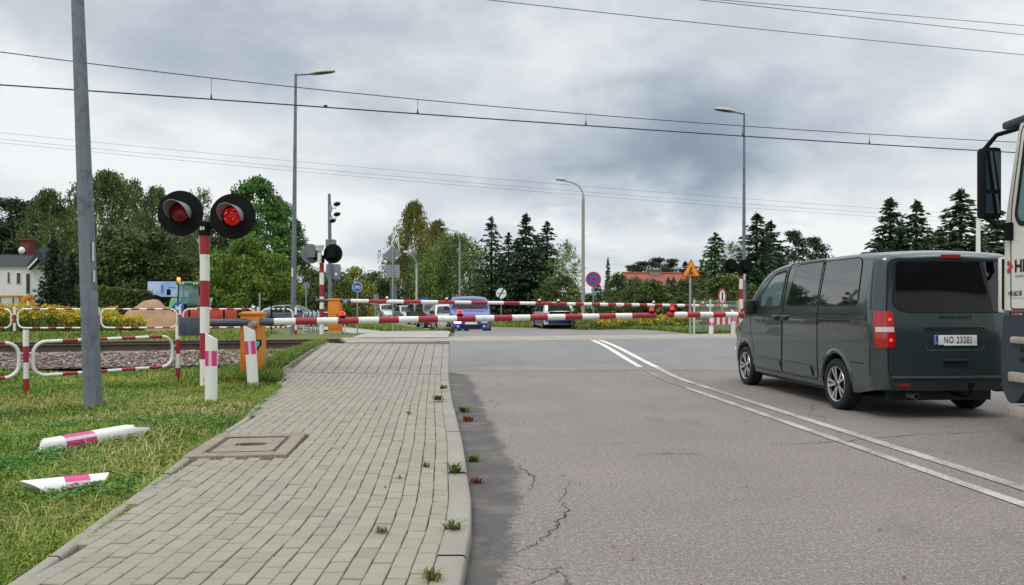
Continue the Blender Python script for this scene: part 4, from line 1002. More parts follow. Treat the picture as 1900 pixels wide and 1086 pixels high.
# ---- the dark green van
L = 5.3
van = thing('van', 'dark grey green passenger van with lit tail lights waiting in the right lane', 'van', (5.125, 12.06, 0.0), R(94.0))
PAINT = paintmat('van_paint', '#3a484a', metal=.45, rough=.22)
B = Body(L, 1.92, [(0, 1.99), (.05, 2.025), (.25, 2.055), (1.2, 2.075), (2.7, 2.065), (3.3, 2.01), (3.62, 1.90), (4.05, 1.54), (4.42, 1.21), (4.62, 1.13), (5.0, 1.02), (5.2, .90), (5.3, .72)], .27, [(1.0, .405, .335), (4.27, .405, .335)], 1.22, tum=.155, rc=.13, rr=.16, nose=1.0, nf=.28, crown=.03, bulge=.12, rbulge=.05, lean=.10, lz=1.0, tuck=.05, bump_r=.36, shoulder=.006)
off = (-L / 2, 0, 0)
mbb = B.shell(.07); body = mbb.build('body', PAINT, van, off=off, smooth=40)
mb = MB(); mb.box(.25, 5.05, -.66, .66, .20, .72); mb.box(1.46, 3.80, -.84, .84, .21, .60);  # second, wider box added to block light and deepen the shade underneath
for xc in (1.0, 4.27): mb.box(xc - .45, xc + .45, -.72, .72, .3, .80)
mb.build('underbody', PLASTIC, van, off=off)
SL = lambda x, z: B.side(x, z, 1)
SRt = lambda x, z: B.side(x, z, -1)
TINT = glassmat('tinted_glass', '#15181d', .02); TINT.node_tree.nodes['Principled BSDF'].inputs['IOR'].default_value = 1.9; FGLASS = glassmat('front_glass', '#5d6f70', .03)  # front pane: pale sky seen through the cab is put into its colour
for S, fl in ((SL, True), (SRt, False)):
    # doors: same paint, laid just proud with a dark shut line round them
    fd = fillet([(2.74, .34), (2.70, 1.97), (3.30, 1.91), (3.95, 1.33), (4.02, .98), (3.82, .62), (3.78, .34)], [.05, .05, .1, .1, .2, .2, .05])
    mb = MB(); patch(mb, S, fd, .004, 0, 24, 14, fl); stroke(mb, S, fd, .012, .0055, 1, True, fl); dr = mb.build('front_door', [PAINT, GAP], van, off=off)
    sdp = fillet([(1.53, .34), (1.53, 2.01), (2.66, 2.005), (2.70, .34)], [.1, .03, .03, .04])
    mb = MB(); patch(mb, S, sdp, .004, 0, 24, 16, fl); stroke(mb, S, sdp, .012, .0055, 1, True, fl); sl = mb.build('sliding_door', [PAINT, GAP], van, off=off)
    wn = fillet([(1.575, 1.375), (1.575, 1.985), (2.42, 1.98), (2.58, 1.375)], [.02, .02, .12, .06])
    mb = MB(); patch(mb, S, wn, .008, 0, 16, 8, fl); stroke(mb, S, wn, .014, .0085, 1, True, fl); mb.build('window', [TINT, GAP], sl, off=off)
    wn = fillet([(.43, 1.375), (.46, 1.98), (1.50, 1.985), (1.50, 1.375)], [.12, .12, .02, .02])
    mb = MB(); patch(mb, S, wn, .006, 0, 16, 8, fl); stroke(mb, S, wn, .014, .0065, 1, True, fl); mb.build('window', [TINT, GAP], van, off=off)
    wn = fillet([(2.79, 1.345), (2.76, 1.915), (3.22, 1.87), (3.86, 1.345)], [.03, .05, .12, .03])
    mb = MB(); patch(mb, S, wn, .008, 0, 20, 8, fl); dark = fillet([(3.58, 1.33), (3.58, 1.60), (3.95, 1.33)], [.01, .01, .02]); patch(mb, S, dark, .010, 1, 8, 4, fl); stroke(mb, S, wn, .05, .009, 1, True, fl)
    ms_ = fillet([(3.12, 1.345), (3.12, 1.50), (3.34, 1.53), (3.40, 1.345)], .06); patch(mb, S, ms_, .0105, 2, 10, 4, fl)
    mb.build('window', [FGLASS, INK, PLASTIC], dr, off=off)
    # rail of the sliding door, handles, sill cladding
    mb = MB(); stroke(mb, S, [(.62, 1.17), (1.52, 1.17)], .022, .006, 0, False, fl); stroke(mb, S, [(.62, 1.255), (1.52, 1.265)], .008, .006, 0, False, fl); mb.build('door_track', GAP, van, off=off)
    for par, x0, x1 in ((dr, 2.80, 2.97), (sl, 2.46, 2.63)):
        mb = MB(); patch(mb, S, fillet([(x0 - .01, 1.145), (x0 - .01, 1.235), (x1 + .01, 1.235), (x1 + .01, 1.145)], .04), .0075, 0, 8, 3, fl)
        a, b_ = S(x0 - .03, 1.215), S(x1 + .03, 1.215); sg = 1 if fl else -1; pts = [a + Vector((0, sg * .006, 0)), a + Vector((.03, sg * .04, 0)), b_ + Vector((-.03, sg * .04, 0)), b_ + Vector((0, sg * .006, 0))]; mb.tube(pts, .014, 8, 1)
        mb.build('handle', [GAP, PAINT], par, off=off)
    CLAD = M('van_cladding', '#4a5a5b', .45, metal=.2, coat=.4)
    for x0, x1 in ((2.73, 3.84), (1.66, 2.69)):
        mb = MB(); patch(mb, S, fillet([(x0, .385), (x0 + .05, .52), (x1 - .05, .53), (x1, .385)], .05), .022, 0, 14, 4, fl); patch(mb, S, fillet([(x0, .36), (x0, .54), (x1, .54), (x1, .36)], .04), .010, 1, 12, 3, fl); mb.build('sill_cladding', [CLAD, PAINT], van, off=off)
    mb = MB(); stroke(mb, S, [(.30, .655), (.60, .655)], .012, .006, 0, False, fl); stroke(mb, S, [(.14, .52), (.14, .86)], .008, .005, 0, False, fl)
    stroke(mb, S, [(.12, 1.31), (.16, 1.9)], .010, .006, 0, False, fl); mb.build('panel_gap', GAP, van, off=off)
    mb = MB(); patch(mb, S, fillet([(1.42, .70), (1.30, 1.02), (1.0, 1.12), (.70, 1.02), (.62, .70)], .1), .0, 0, 8, 4, fl)
    for xc in (1.0, 4.27):                                   # flared lip of each wheel arch
        mb = MB(); k = 28; vs = []; sg = 1 if fl else -1
        for i in range(k + 1):
            a = R(8 + 164 * i / k); x = xc + .405 * math.cos(a); z = .335 + .405 * math.sin(a)
            for rr_, o_, in_ in ((.470, .001, 0), (.440, .012, 0), (.412, .016, 0), (.400, .004, 0), (.400, -.10, 0)):
                x2 = xc + rr_ * math.cos(a); z2 = .335 + rr_ * math.sin(a); q = B.side(min(x2, 5.25), max(z2, .3), sg); vs.append(Vector((x2, sg * (abs(B.y(min(x2, 5.2), max(z2, .3))) + o_), z2)))
        fs = [(i * 5 + j, i * 5 + j + 1, (i + 1) * 5 + j + 1, (i + 1) * 5 + j) for i in range(k) for j in range(4)]
        mb.add(vs, fs if sg < 0 else [f[::-1] for f in fs]); mb.build('wheel_arch', PAINT, van, off=off, smooth=50)
    # tail lamp wraps round the rear corner
    sg = 1 if fl else -1
    def TL(a, z, sg=sg):                                      # a: 0..1 along side then across the back
        if a < .5: return B.side(.001 + .16 * (1 - a / .5), z, sg)
        y0 = B.y(0, min(z, 1.8)); q = (a - .5) / .5; return B.rear(sg * (y0 - q * .12), z)
    mb = MB(); tl = fillet([(.30, .86), (.28, 1.30), (.68, 1.30), (.78, 1.22), (.78, .86)], .05); patch(mb, TL, tl, .016, 0, 16, 10, not fl)
    patch(mb, TL, [(.33, 1.05), (.33, 1.11), (.75, 1.11), (.75, 1.05)], .020, 1, 10, 2, not fl)
    tlo = mb.build('tail_light', [TAIL, TAILW], van, off=off)
    mb = MB()
    for zc in (1.20, .955): patch(mb, TL, [(.58 + .08 * math.cos(a), zc + .018 * math.sin(a)) for a in np.linspace(0, 6.28, 14)], .021, 0, 8, 3, not fl)
    mb.build('bulb', TAILHOT, tlo, off=off)
    # door mirror
    q = B.side(3.93, 1.30, sg); mb = MB(); mb.tube([q, q + Vector((.02, sg * .10, .02))], [.06, .04], 8); c_ = q + Vector((-.10, sg * .09, .05)); mb.box(c_.x - .06, c_.x + .06, c_.y - .085, c_.y + .085, c_.z - .125, c_.z + .125, 0, .045)
    mr = mb.build('mirror', PLASTIC, van, off=off, smooth=50)
    # head lamp and bonnet edge
    HL = M('headlight', '#b9c0c4', .1, var=.05, coat=1); mb = MB(); patch(mb, S, fillet([(4.68, .78), (4.80, .98), (5.10, .90), (5.16, .76)], .05), .006, 0, 10, 4, fl); mb.build('headlight', HL, van, off=off)
    mb = MB(); patch(mb, S, fillet([(4.98, .56), (4.98, .62), (5.1, .62), (5.1, .56)], .02), .006, 0, 6, 2, fl); mb.build('indicator', M('amber_lamp', '#ff9a30', .2, var=0, emit='#ffab50', es=1.6), van, off=off)
WSG = glassmat('windscreen', '#101518', .03)
mb = MB(); patch(mb, B.topp, [(-.70, 3.66), (-.76, 4.38), (.76, 4.38), (.70, 3.66)], .006, 0, 12, 10, True); mb.build('windscreen', WSG, van, off=off)
mb = MB(); stroke(mb, B.topp, [(-.78, 4.46), (-.3, 4.44), (.3, 4.44), (.78, 4.46)], .015, .006, 0, False); mb.build('bonnet_gap', GAP, van, off=off)
# tailgate with its window, plate, handle, letters
tg = fillet([(-.80, .53), (-.82, 1.2), (-.76, 1.925), (.76, 1.925), (.82, 1.2), (.80, .53)], [.05, .1, .1, .1, .1, .05])
mb = MB(); patch(mb, B.rear, tg, .004, 0, 24, 18, True); stroke(mb, B.rear, tg, .014, .006, 1, True, True); gate = mb.build('tailgate', [PAINT, GAP], van, off=off)
rw = fillet([(-.735, 1.36), (-.69, 1.905), (.69, 1.905), (.735, 1.36), (.60, 1.285), (-.60, 1.285)], [.10, .08, .08, .10, .1, .1])
mb = MB(); patch(mb, B.rear, rw, .012, 0, 24, 10, True); stroke(mb, B.rear, rw, .012, .013, 1, True, True); mb.build('window', [glassmat('tinted_rear_glass', '#07090b', .025), GAP], gate, off=off)
mb = MB(); patch(mb, B.rear, fillet([(-.13, 1.945), (-.13, 1.985), (.13, 1.985), (.13, 1.945)], .015), .012, 0, 8, 2, True); mb.build('brake_light', M('brake_red', '#8c1016', .15, var=0, emit='#ff1410', es=.10, coat=1), van, off=off)
xr = B.rear(0, .95).x
mb = MB(); pts = fillet([(-.40, .80), (-.40, 1.10), (.40, 1.10), (.40, .80)], .05); mb.box(xr - .012, xr + .03, -.38, .38, 1.085, 1.125, 0, .008); stroke(mb, B.rear, [(-.37, .90), (-.34, .835), (.34, .835), (.37, .90)], .012, .006, 1, False, True); mb.build('plate_strip', [PAINT, CLAD], gate, off=off)
mb = MB(); xp = xr - .016; mb.box(xp, xp + .01, -.262, .262, .898, 1.014, 0, .003); mb.add([(xp - .001, .262, .90), (xp - .001, .222, .90), (xp - .001, .222, 1.012), (xp - .001, .262, 1.012)], [(0, 1, 2, 3)], 1)
text(mb, 'NO 232EJ', .112, (xp - .001, -.02, .954), (0, -1, 0), (0, 0, 1), 2, .64, align='CENTER', bold=.001, space=1.2); text(mb, 'PL', .028, (xp - .0015, .242, .922), (0, -1, 0), (0, 0, 1), 3, .8)
mb.box(xp - .004, xp + .002, -.262, .15, .890, .901, 3); mb.build('number_plate', [PLATEW, PLATEB, INK, WHITE], gate, off=off)
EMB = M('van_emblem', '#20292a', .4, metal=.3, var=0)
mb = MB(); text(mb, 'PEUGEOT', .062, (B.rear(0, 1.22).x - .008, -.02, 1.222), (0, -1, 0), (0, 0, 1), 0, 1.55); mb.build('emblem', EMB, gate, off=off)
mb = MB(); patch(mb, B.rear, fillet([(-.17, .625), (-.14, .71), (.14, .71), (.17, .625)], .02), .006, 0, 10, 3, True); mb.box(xr - .025, xr + .02, -.15, .15, .70, .725, 1, .006); mb.build('tailgate_handle', [EMB, PAINT], gate, off=off)
mb = MB(); patch(mb, B.rear, [(-.80, .56), (-.80, .62), (-.73, .62), (-.73, .56)], .007, 0, 3, 2, True); mb.build('sticker', INK, gate, off=off)
mb = MB(); patch(mb, B.rear, [(-.77, .35), (-.77, .50), (.77, .50), (.77, .35)], .006, 0, 20, 5, True); stroke(mb, B.rear, [(-.78, .515), (.78, .515)], .03, .03, 1, False, True); mb.build('bumper_trim', [M('bumper_dark', '#1c2424', .5), CLAD], van, off=off)
for sg in (1, -1):
    mb = MB(); patch(mb, B.rear, fillet([(sg * .64 - .075, .395), (sg * .64 - .075, .435), (sg * .64 + .075, .435), (sg * .64 + .075, .395)], .015), .012, 0, 6, 2, True); mb.build('reflector', TAILD, van, off=off)
mb = MB(); mb.tube([(.25, -.12, .30), (-.02, -.12, .28), (-.14, -.12, .30), (-.16, -.12, .42)], .022, 8); mb.box(-.19, -.13, -.15, -.09, .40, .46, 0, .02); mb.build('tow_hook', BLACK, van, off=off)
mb = MB(); mb.tube([(.9, .40, .27), (.06, .42, .27)], .035, 10, 0); mb.cyl((.065, .42, .27), (.055, .42, .27), .028, n=10, mi=1); mb.box(.3, .9, .2, .66, .2, .33, 2, .03); mb.cyl((1.0, -.75, .335), (1.0, .75, .335), .06, n=8, mi=2); mb.build('exhaust', [GALV, BLACK, BLACK], van, off=off)
mb = MB(); mb.tube([(2.95, .55, 2.0), (2.80, .55, 2.10)], .008, 5); mb.build('antenna', BLACK, van, off=off)
add_wheels(van, [(1.0, .855), (4.27, .855), (1.0, -.855), (4.27, -.855)], .335, .215, L, 5, True)

# ---- smaller cars seen across the crossing
WS = M('car_glass', '#12181b', .06, var=0, spec=.35)
HLON = M('headlight_on', '#fff3d8', .2, var=0, emit='#ffe9bd', es=5.0); HLC = M('headlight_clear', '#c3c9cd', .08, var=.1, coat=1); LOGRILL = M('grille_black', '#0c0d0f', .5, var=.2, scale=40)
KINDS_ = {
 'mpv': dict(L=4.2, W=1.80, top=[(0, 1.62), (.06, 1.72), (.4, 1.79), (1.6, 1.81), (2.45, 1.75), (2.75, 1.62), (3.25, 1.17), (3.42, 1.10), (3.85, .99), (4.08, .84), (4.2, .64)], belt=1.08, ws=(2.68, 3.30), win=(.55, 2.95, 1.10, 1.62), rake=.62, lean=.05),
 'hatch': dict(L=4.1, W=1.76, top=[(0, .98), (.10, 1.10), (.55, 1.38), (.95, 1.45), (1.7, 1.48), (2.2, 1.42), (2.50, 1.28), (2.98, .98), (3.15, .94), (3.7, .84), (3.95, .72), (4.1, .55)], belt=.92, ws=(2.36, 3.02), win=(.60, 2.75, .94, 1.36), rake=.7, lean=0),
 'suv': dict(L=4.3, W=1.84, top=[(0, 1.06), (.08, 1.18), (.45, 1.50), (.75, 1.60), (1.7, 1.64), (2.3, 1.58), (2.6, 1.44), (3.12, 1.10), (3.28, 1.06), (3.9, .95), (4.15, .80), (4.3, .60)], belt=1.0, ws=(2.50, 3.14), win=(.50, 2.9, 1.03, 1.50), rake=.7, lean=0),
}
def make_car(kind, label, loc, heading, paint, lights=False, group='cars queueing beyond the crossing', plate='WHITE', name='car', roofpaint=None, tail=False, two_tone=None, logo=True):
    k = KINDS_[kind]; L = k['L']; W_ = k['W']; wr = .315 if kind == 'hatch' else .335
    ax = (.78, L - .86); B = Body(L, W_, k['top'], .20, [(ax[0], wr + .05, wr), (ax[1], wr + .05, wr)], k['belt'], tum=.20 if kind != 'mpv' else .15, rc=.13, rr=.20, nose=.9, nf=.24, crown=.035, bulge=.14, rbulge=.07, lean=k['lean'], tuck=.05, bump_r=.28, bump_f=.20, shoulder=.01)
    root = thing(name, label, 'car', loc, heading, group); off = (-L / 2, 0, 0)
    B.shell(.10).build('body', paint, root, off=off, smooth=40)
    mb = MB(); mb.box(.2, L - .2, -.58, .58, .18, .6)
    for xc in ax: mb.box(xc - .4, xc + .4, -.62, .62, .25, .72)
    mb.build('underbody', PLASTIC, root, off=off)
    mb = MB(); w0, w1 = k['ws']; ya = B.yt(w0) - .01; yb = B.yt(w1) + .04; patch(mb, B.topp, fillet([(-ya, w0), (-yb, w1), (yb, w1), (ya, w0)], .05), .006, 0, 14, 10, True); ws = mb.build('windscreen', WS, root, off=off)
    for v in (0,):
        mb = MB(); mb.tube([B.topp(-.5, w1 - .05) + Vector((0, 0, .02)), B.topp(.12, w1 - .12) + Vector((0, 0, .02))], .012, 5); mb.tube([B.topp(.05, w1 - .05) + Vector((0, 0, .02)), B.topp(.6, w1 - .14) + Vector((0, 0, .02))], .012, 5); mb.build('wiper', BLACK, root, off=off)
    a0, a1, z0, z1 = k['win']
    for sg, fl in ((1, True), (-1, False)):
        S = lambda x, z, sg=sg: B.side(x, z, sg); mid = (a0 + a1) / 2 - .12
        for q in (fillet([(a0, z0), (a0 + .28, z1), (mid - .05, z1 + .01), (mid - .05, z0)], [.05, .08, .03, .03]), fillet([(mid + .05, z0), (mid + .05, z1 + .01), (a1 - k['rake'], z1 - .01), (a1 + .05, z0)], [.03, .03, .08, .04])):
            mb = MB(); patch(mb, S, q, .006, 0, 10, 5, fl); mb.build('window', WS, root, off=off)
        mb = MB(); dpo = fillet([(mid, .3), (mid, z1 + .03), (a1 - k['rake'] + .06, z1 + .02), (a1 + .14, z0), (a1 + .05, .3)], .05); stroke(mb, S, dpo, .012, .004, 0, True, fl)
        q = S(mid + .2, z0 - .09); mb.tube([q + Vector((-.06, sg * .01, 0)), q + Vector((-.04, sg * .035, 0)), q + Vector((.08, sg * .035, 0)), q + Vector((.1, sg * .01, 0))], .012, 6); mb.build('door', GAP, root, off=off)
        q = S(a1 - .02, z0 + .03); mb = MB(); c_ = q + Vector((.06, sg * .15, .06)); mb.tube([q, c_], .03, 6); mb.box(c_.x - .06, c_.x + .06, c_.y - .10, c_.y + .10, c_.z - .07, c_.z + .08, 0, .035); mb.build('mirror', PLASTIC, root, off=off)
        zl = B.top(L - .25) - .10
        def FL(a, z, sg=sg):
            if a < .5: return B.side(L - .30 * (1 - a / .5) - .001, min(z, B.sec(L - .30 * (1 - a / .5))[1] - .03), sg)
            y0 = B.y(L, min(z, B.sec(L)[3])); return B.front(sg * (y0 - (a - .5) / .5 * .26), z)
        zf = B.top(L); mb = MB(); patch(mb, FL, fillet([(.1, zf - .02), (.12, zf + .09), (.55, zf + .02), (1.0, zf - .03), (1.0, zf - .15), (.5, zf - .16)], .05), .012, 0, 14, 5, fl)
        mb.build('headlight', HLON if lights else HLC, root, off=off)
        mb = MB(); ft = [(sg * .56 + .055 * math.cos(a), .34 + .055 * math.sin(a)) for a in np.linspace(0, 6.28, 12)]; patch(mb, B.front, ft, .012, 0, 8, 3, False); mb.build('fog_light', HLC, root, off=off)
        def TLc(a, z, sg=sg):
            if a < .5: return B.side(.001 + .28 * (1 - a / .5), z, sg)
            y0 = B.y(0, min(z, B.sec(0)[3])); return B.rear(sg * (y0 - (a - .5) / .5 * .30), z)
        zt = B.sec(0)[3]; mb = MB(); patch(mb, TLc, fillet([(.05, zt - .13), (.1, zt - .0), (1, zt - .02), (1, zt - .11)], .03), .010, 0, 12, 4, not fl); mb.build('tail_light', TAILD, root, off=off)
    zf = B.top(L)
    mb = MB(); patch(mb, B.front, fillet([(-.42, .22), (-.46, .40), (.46, .40), (.42, .22)], .04), .008, 0, 14, 4, False)
    patch(mb, B.front, fillet([(-.40, zf - .11), (-.44, zf - .03), (.44, zf - .03), (.40, zf - .11)], .02), .008, 0, 14, 3, False); mb.build('grille', LOGRILL, root, off=off)
    mb = MB(); xf = B.front(0, .47).x; mb.box(xf + .012, xf + .022, -.26, .26, .43, .54, 0, .003); mb.build('number_plate', PLATEW, root, off=off)
    # rear: window and plate
    r0 = [x for x, z in k['top']]
    mb = MB()
    if kind == 'mpv': patch(mb, B.rear, fillet([(-.60, 1.15), (-.55, 1.58), (.55, 1.58), (.60, 1.15)], .06), .008, 0, 12, 6, True)
    else:
        y_ = B.yt(.2); patch(mb, B.topp, [(-y_ + .02, .012), (-y_ + .12, .58), (y_ - .12, .58), (y_ - .02, .012)], .012, 0, 12, 10, True)
        if tail: patch(mb, B.rear, fillet([(-.62, .90), (-.66, 1.03), (.66, 1.03), (.62, .90)], [.05, .005, .005, .05]), .012, 0, 12, 3, True)
    mb.build('rear_window', M('rear_glass_dark', '#07080a', .25, var=0, spec=.15) if tail else WS, root, off=off)
    mb = MB(); xr_ = B.rear(0, .62).x; mb.box(xr_ - .02, xr_ - .008, -.26, .26, .58, .69, 0, .003); mb.build('number_plate', PLATEW, root, off=off)
    mb = MB(); patch(mb, B.rear, [(-.70, .30), (-.72, .50), (.72, .50), (.70, .30)], .008, 0, 12, 3, True); mb.build('rear_bumper', PLASTIC, root, off=off)
    add_wheels(root, [(ax[0], W_ / 2 - .10), (ax[1], W_ / 2 - .10), (ax[0], -W_ / 2 + .10), (ax[1], -W_ / 2 + .10)], wr, .20, L, 5, False)
    return root, B, off
def ang(dx_, dy_): return math.atan2(dy_, dx_)
def on(u, Y): q = at(u, Y); return q
q = at(870, 34.6)
r, Bd, off = make_car('mpv', 'blue high-roofed car at the head of the queue, facing the crossing, one headlight lit', q, ang(.10, -1), paintmat('blue_paint', '#203c92', metal=.15))
r.scale = (.95, .97, .88)
for o_ in [c for c in r.children if c.name.startswith('headlight')][1:]: o_.data.materials[0] = HLON
for u, Y, kind, lab, col, lit, hx in ((833, 42.5, 'hatch', 'silver white car half hidden behind the blue car in the queue', '#c0c6cb', False, .22), (806, 50, 'suv', 'dark brown car with bright headlights in the queue behind the silver white one', '#3b3733', True, .30), (786, 58, 'suv', 'dark grey car behind the brown one with bright headlights in the queue', '#4a525a', False, .34),
                                     (757, 66, 'hatch', 'pale silver car second from the end of the queue', '#a9b3b8', False, .38), (719, 74, 'suv', 'white car at the far end of the queue', '#ced3d2', False, .42)):
    q = at(u, Y); make_car(kind, lab, q, ang(hx, -1), paintmat('paint_' + col[1:], col, metal=.3), lit)
q = at(1024, 48.5); q.z = h(q.x, q.y)
r, Bd, off = make_car('suv', 'small white car with blue lower body driving away on the far side of the crossing', q, ang(-.17, 1), paintmat('car_white', '#d0d4d6', metal=.1), group='cars on the far road', tail=True)
KB = paintmat('bright_blue', '#1c5fbf', metal=.2)
mb = MB(); patch(mb, Bd.rear, [(-.90, .42), (-.90, .80), (.90, .80), (.90, .42)], .005, 0, 12, 4, True); mb.build('tailgate_band', KB, r, off=off)
for sg, fl in ((1, True), (-1, False)):
    S = lambda x, z, sg=sg: Bd.side(x, z, sg); mb = MB()
    for q in ([(.06, .60), (.06, .84), (.42, .84), (.42, .60)], [(1.22, .30), (1.22, .80), (3.02, .80), (3.02, .30)]): patch(mb, S, q, .0045, 0, 10, 5, fl)
    mb.build('side_panel', KB, r, off=off)
q = at(549, 52); q.z = h(q.x, q.y)
make_car('hatch', 'grey car parked side-on behind the far railing, left of the bell signal', q, R(-6), paintmat('grey_paint', '#5f6e7c', metal=.4), group='cars on the far road')

# ---- truck cab at the right edge
trk_ = thing('truck', 'white truck cab with dark mirrors, grey steps and a red arrow on its door', 'truck', (6.27, 6.95, 0), R(90))
TW = M('truck_white', '#d8d6cc', .35, var=.03, dirt='#a29c8c', dirt_amt=.10, scale=2.5, coat=.4); TD_ = M('truck_navy', '#2d3641', .5, var=.15, dirt='#6b655a', dirt_amt=.12, scale=5); STEPM = M('truck_step', '#a39c8b', .75, var=.2, scale=9, bump=.4)
xf = 1.06; yl = 1.25                                        # front of the cab and left side in local axes
def rp(*a): return [tuple(q) for q in a]
mb = MB(); prof = fillet([(-1.15, 1.29), (-1.15, 3.45), (.40, 3.62), (.80, 3.20), (xf - .03, 2.2), (xf, 1.29)], [.03, .15, .3, .2, .2, .05], 6)
mt = Matrix(((1, 0, 0, 0), (0, 0, -1, 0), (0, 1, 0, 0), (0, 0, 0, 1)))
n = len(prof)
for yy, ins in ((0, 0),):
    vs = []
    for y_, sc in ((-yl, .04), (-yl + .06, 0), (yl - .06, 0), (yl, .04)):
        cx, cz = sum(a for a, _ in prof) / n, sum(b_ for _, b_ in prof) / n
        vs += [Vector((a - (a - cx) * sc * .8, y_, b_ - (b_ - cz) * sc * .6)) for a, b_ in prof]
    fs = [tuple(range(n)), tuple(3 * n + i for i in range(n - 1, -1, -1))] + [(k * n + i, (k + 1) * n + i, (k + 1) * n + (i + 1) % n, k * n + (i + 1) % n) for k in range(3) for i in range(n)]
    mb.add(vs, fs)
mb.build('cab', TW, trk_, smooth=50)
TS = lambda x, z: Vector((x, yl + .001, z))
mb = MB(); dp = fillet([(-.9, 1.33), (-.9, 3.15), (.72, 3.15), (.90, 2.3), (.90, 1.33)], [.05, .1, .1, .2, .04]); patch(mb, TS, dp, .006, 0, 12, 6, True); stroke(mb, TS, dp, .014, .008, 1, True, True)
stroke(mb, TS, [(-.9, 1.42), (.90, 1.44)], .012, .008, 2, False, True)
door = mb.build('door', [TW, GAP, M('truck_crease', '#bdbbb1', .4, var=0)], trk_)
mb = MB(); wp = fillet([(-.55, 2.13), (-.55, 3.08), (.66, 3.06), (.82, 2.26), (.76, 2.17)], [.08, .1, .1, .05, .05]); patch(mb, TS, wp, .009, 0, 12, 6, True); stroke(mb, TS, wp, .05, .010, 1, True, True); mb.build('window', [glassmat('truck_glass', '#6c8b8c', .03), INK], door)
mb = MB(); ex, ez = (-1, 0, 0), (0, 0, 1); yp = yl + .009; X = lambda u: (1450 * (6.27 - yl) / (u - 950)) - 6.95
zz = lambda v, x: CH - (v - V0) / F * (x + 6.95)
c_ = Vector(((X(1871) + X(1881)) / 2, yp, zz(495, .88)))
sx = (X(1870) - X(1881)) / 2
mb.add([c_ + Vector((sx * a, .001, .061 * b_)) for a, b_ in ((1, 1), (.55, 1), (-1, .05), (-1, -.05), (1, -1), (.55, -1), (-.2, 0), (1, .25), (1, -.25))], [(0, 7, 6, 2), (0, 2, 1), (4, 5, 3), (4, 3, 6, 8)], 0)
mb.build('arrow_emblem', M('chevron_red', '#b3243c', .5, var=0), door); mb = MB()
text(mb, 'HI', .165, (X(1884), yp, zz(495, .80)), ex, ez, 1, 1.0, align='LEFT', bold=.006)
text(mb, 'TRANSPORT', .040, (X(1884), yp, zz(513, .80)), ex, ez, 2, .80, align='LEFT')
text(mb, '+48 662 00', .072, (X(1871.5), yp, zz(545, .85)), ex, ez, 1, .66, align='LEFT', bold=.0012)
mb.build('lettering', [M('chevron_red', '#b3243c', .5, var=0), INK, M('ink_grey', '#6f7680', .6, var=0)], door)
mb = MB(); mb.box(xf - .03, xf + .05, yl - .16, yl + .015, 1.29, 1.86, 0, .025); mb.box(xf - .04, xf - .028, yl + .0, yl + .018, 1.33, 1.84, 1); mb.build('air_deflector', [TW, BLACK], trk_, smooth=40)
mb = MB(); mb.tube([(.72, yl - .1, 3.22), (.95, yl - .05, 3.18), (1.02, 0, 3.2), (.95, -yl + .05, 3.18), (.72, -yl + .1, 3.22)], .05, 8); mb.box(.5, 1.05, yl - .10, yl + .012, 3.16, 3.24, 0, .03); mb.build('sun_visor', TD_, trk_, smooth=40)
for sg in (1, -1):                                           # mirrors on both sides
    mb = MB(); y0 = sg * yl; mb.tube([(.82, y0, 3.12), (.95, y0 + sg * .12, 3.09), (1.02, y0 + sg * .20, 2.96)], .024, 8); mb.build('mirror_arm', BLACK, trk_, smooth=40); mb = MB(); mb.tube([(.92, y0 - sg * .02, 2.16), (1.0, y0 + sg * .08, 2.18), (1.03, y0 + sg * .18, 2.27)], .03, 8); mb.box(.86, .95, y0 - .03, y0 + .06, 2.02, 2.20, 0, .02) if sg > 0 else None; mb.build('mirror_arm', BLACK, trk_, smooth=40)
    mb = MB(); mb.box(.98, 1.11, y0 + (.04 if sg > 0 else -.24), y0 + (.24 if sg > 0 else -.04), 2.25, 2.98, 0, .045); mh = mb.build('mirror', BLACK, trk_, smooth=40)
    mb = MB(); ya, yb = (y0 + .065, y0 + .215) if sg > 0 else (y0 - .215, y0 - .065)
    for z0, z1 in ((2.54, 2.93), (2.30, 2.50)): mb.add([(.976, ya, z0), (.976, yb, z0), (.976, yb, z1), (.976, ya, z1)], [(0, 1, 2, 3)])
    mb.build('mirror_glass', M('mirror_glass', '#55636b', .03, metal=1., var=0), mh)
# wheel housing, steps, bumper, wheel, chassis
mb = MB(); fp_ = fillet([(1.06, 1.27), (1.10, .98), (1.08, .50), (.98, .38), (.88, .38), (.70, .56), (.30, .62), (.30, 1.27)], [.05, .1, .1, .05, .05, .1, .1, .05], 5); mtx = Matrix.Translation((0, yl - .02, 0)) @ Matrix.Rotation(R(90), 4, 'X'); mb.prism(fp_, .30, mtx); mb.build('wing', TD_, trk_, smooth=40)
mb = MB(); mb.prism(fp_, .30, Matrix.Translation((0, -yl + .32, 0)) @ Matrix.Rotation(R(90), 4, 'X')); mb.build('wing', TD_, trk_, smooth=40)
mb = MB(); mb.box(-1.1, .3, yl - .35, yl - .05, .95, 1.27, 0, .03); mb.build('side_skirt', TD_, trk_, smooth=40)
mb = MB()
for z0 in (.80, .90): mb.box(.62, .80, yl - .04, yl - .012, z0, z0 + .065, 0, .02)
mb.build('step_opening', GAP, trk_)
for z0, z1, x0, x1 in ((.985, 1.055, .05, .93), (.60, .70, .0, .96), (.25, .36, -.1, .93)):
    mb = MB(); mb.box(x0, x1, yl - .25, yl + .01, z0, z1, 0, .025); mb.build('step', STEPM, trk_, smooth=40)
mb = MB(); mb.box(.72, 1.14, -yl, yl - .3, .32, 1.28, 0, .06); mb.box(-1.5, .9, -.5, .5, .55, 1.0, 0); mb.build('bumper', TD_, trk_, smooth=40)
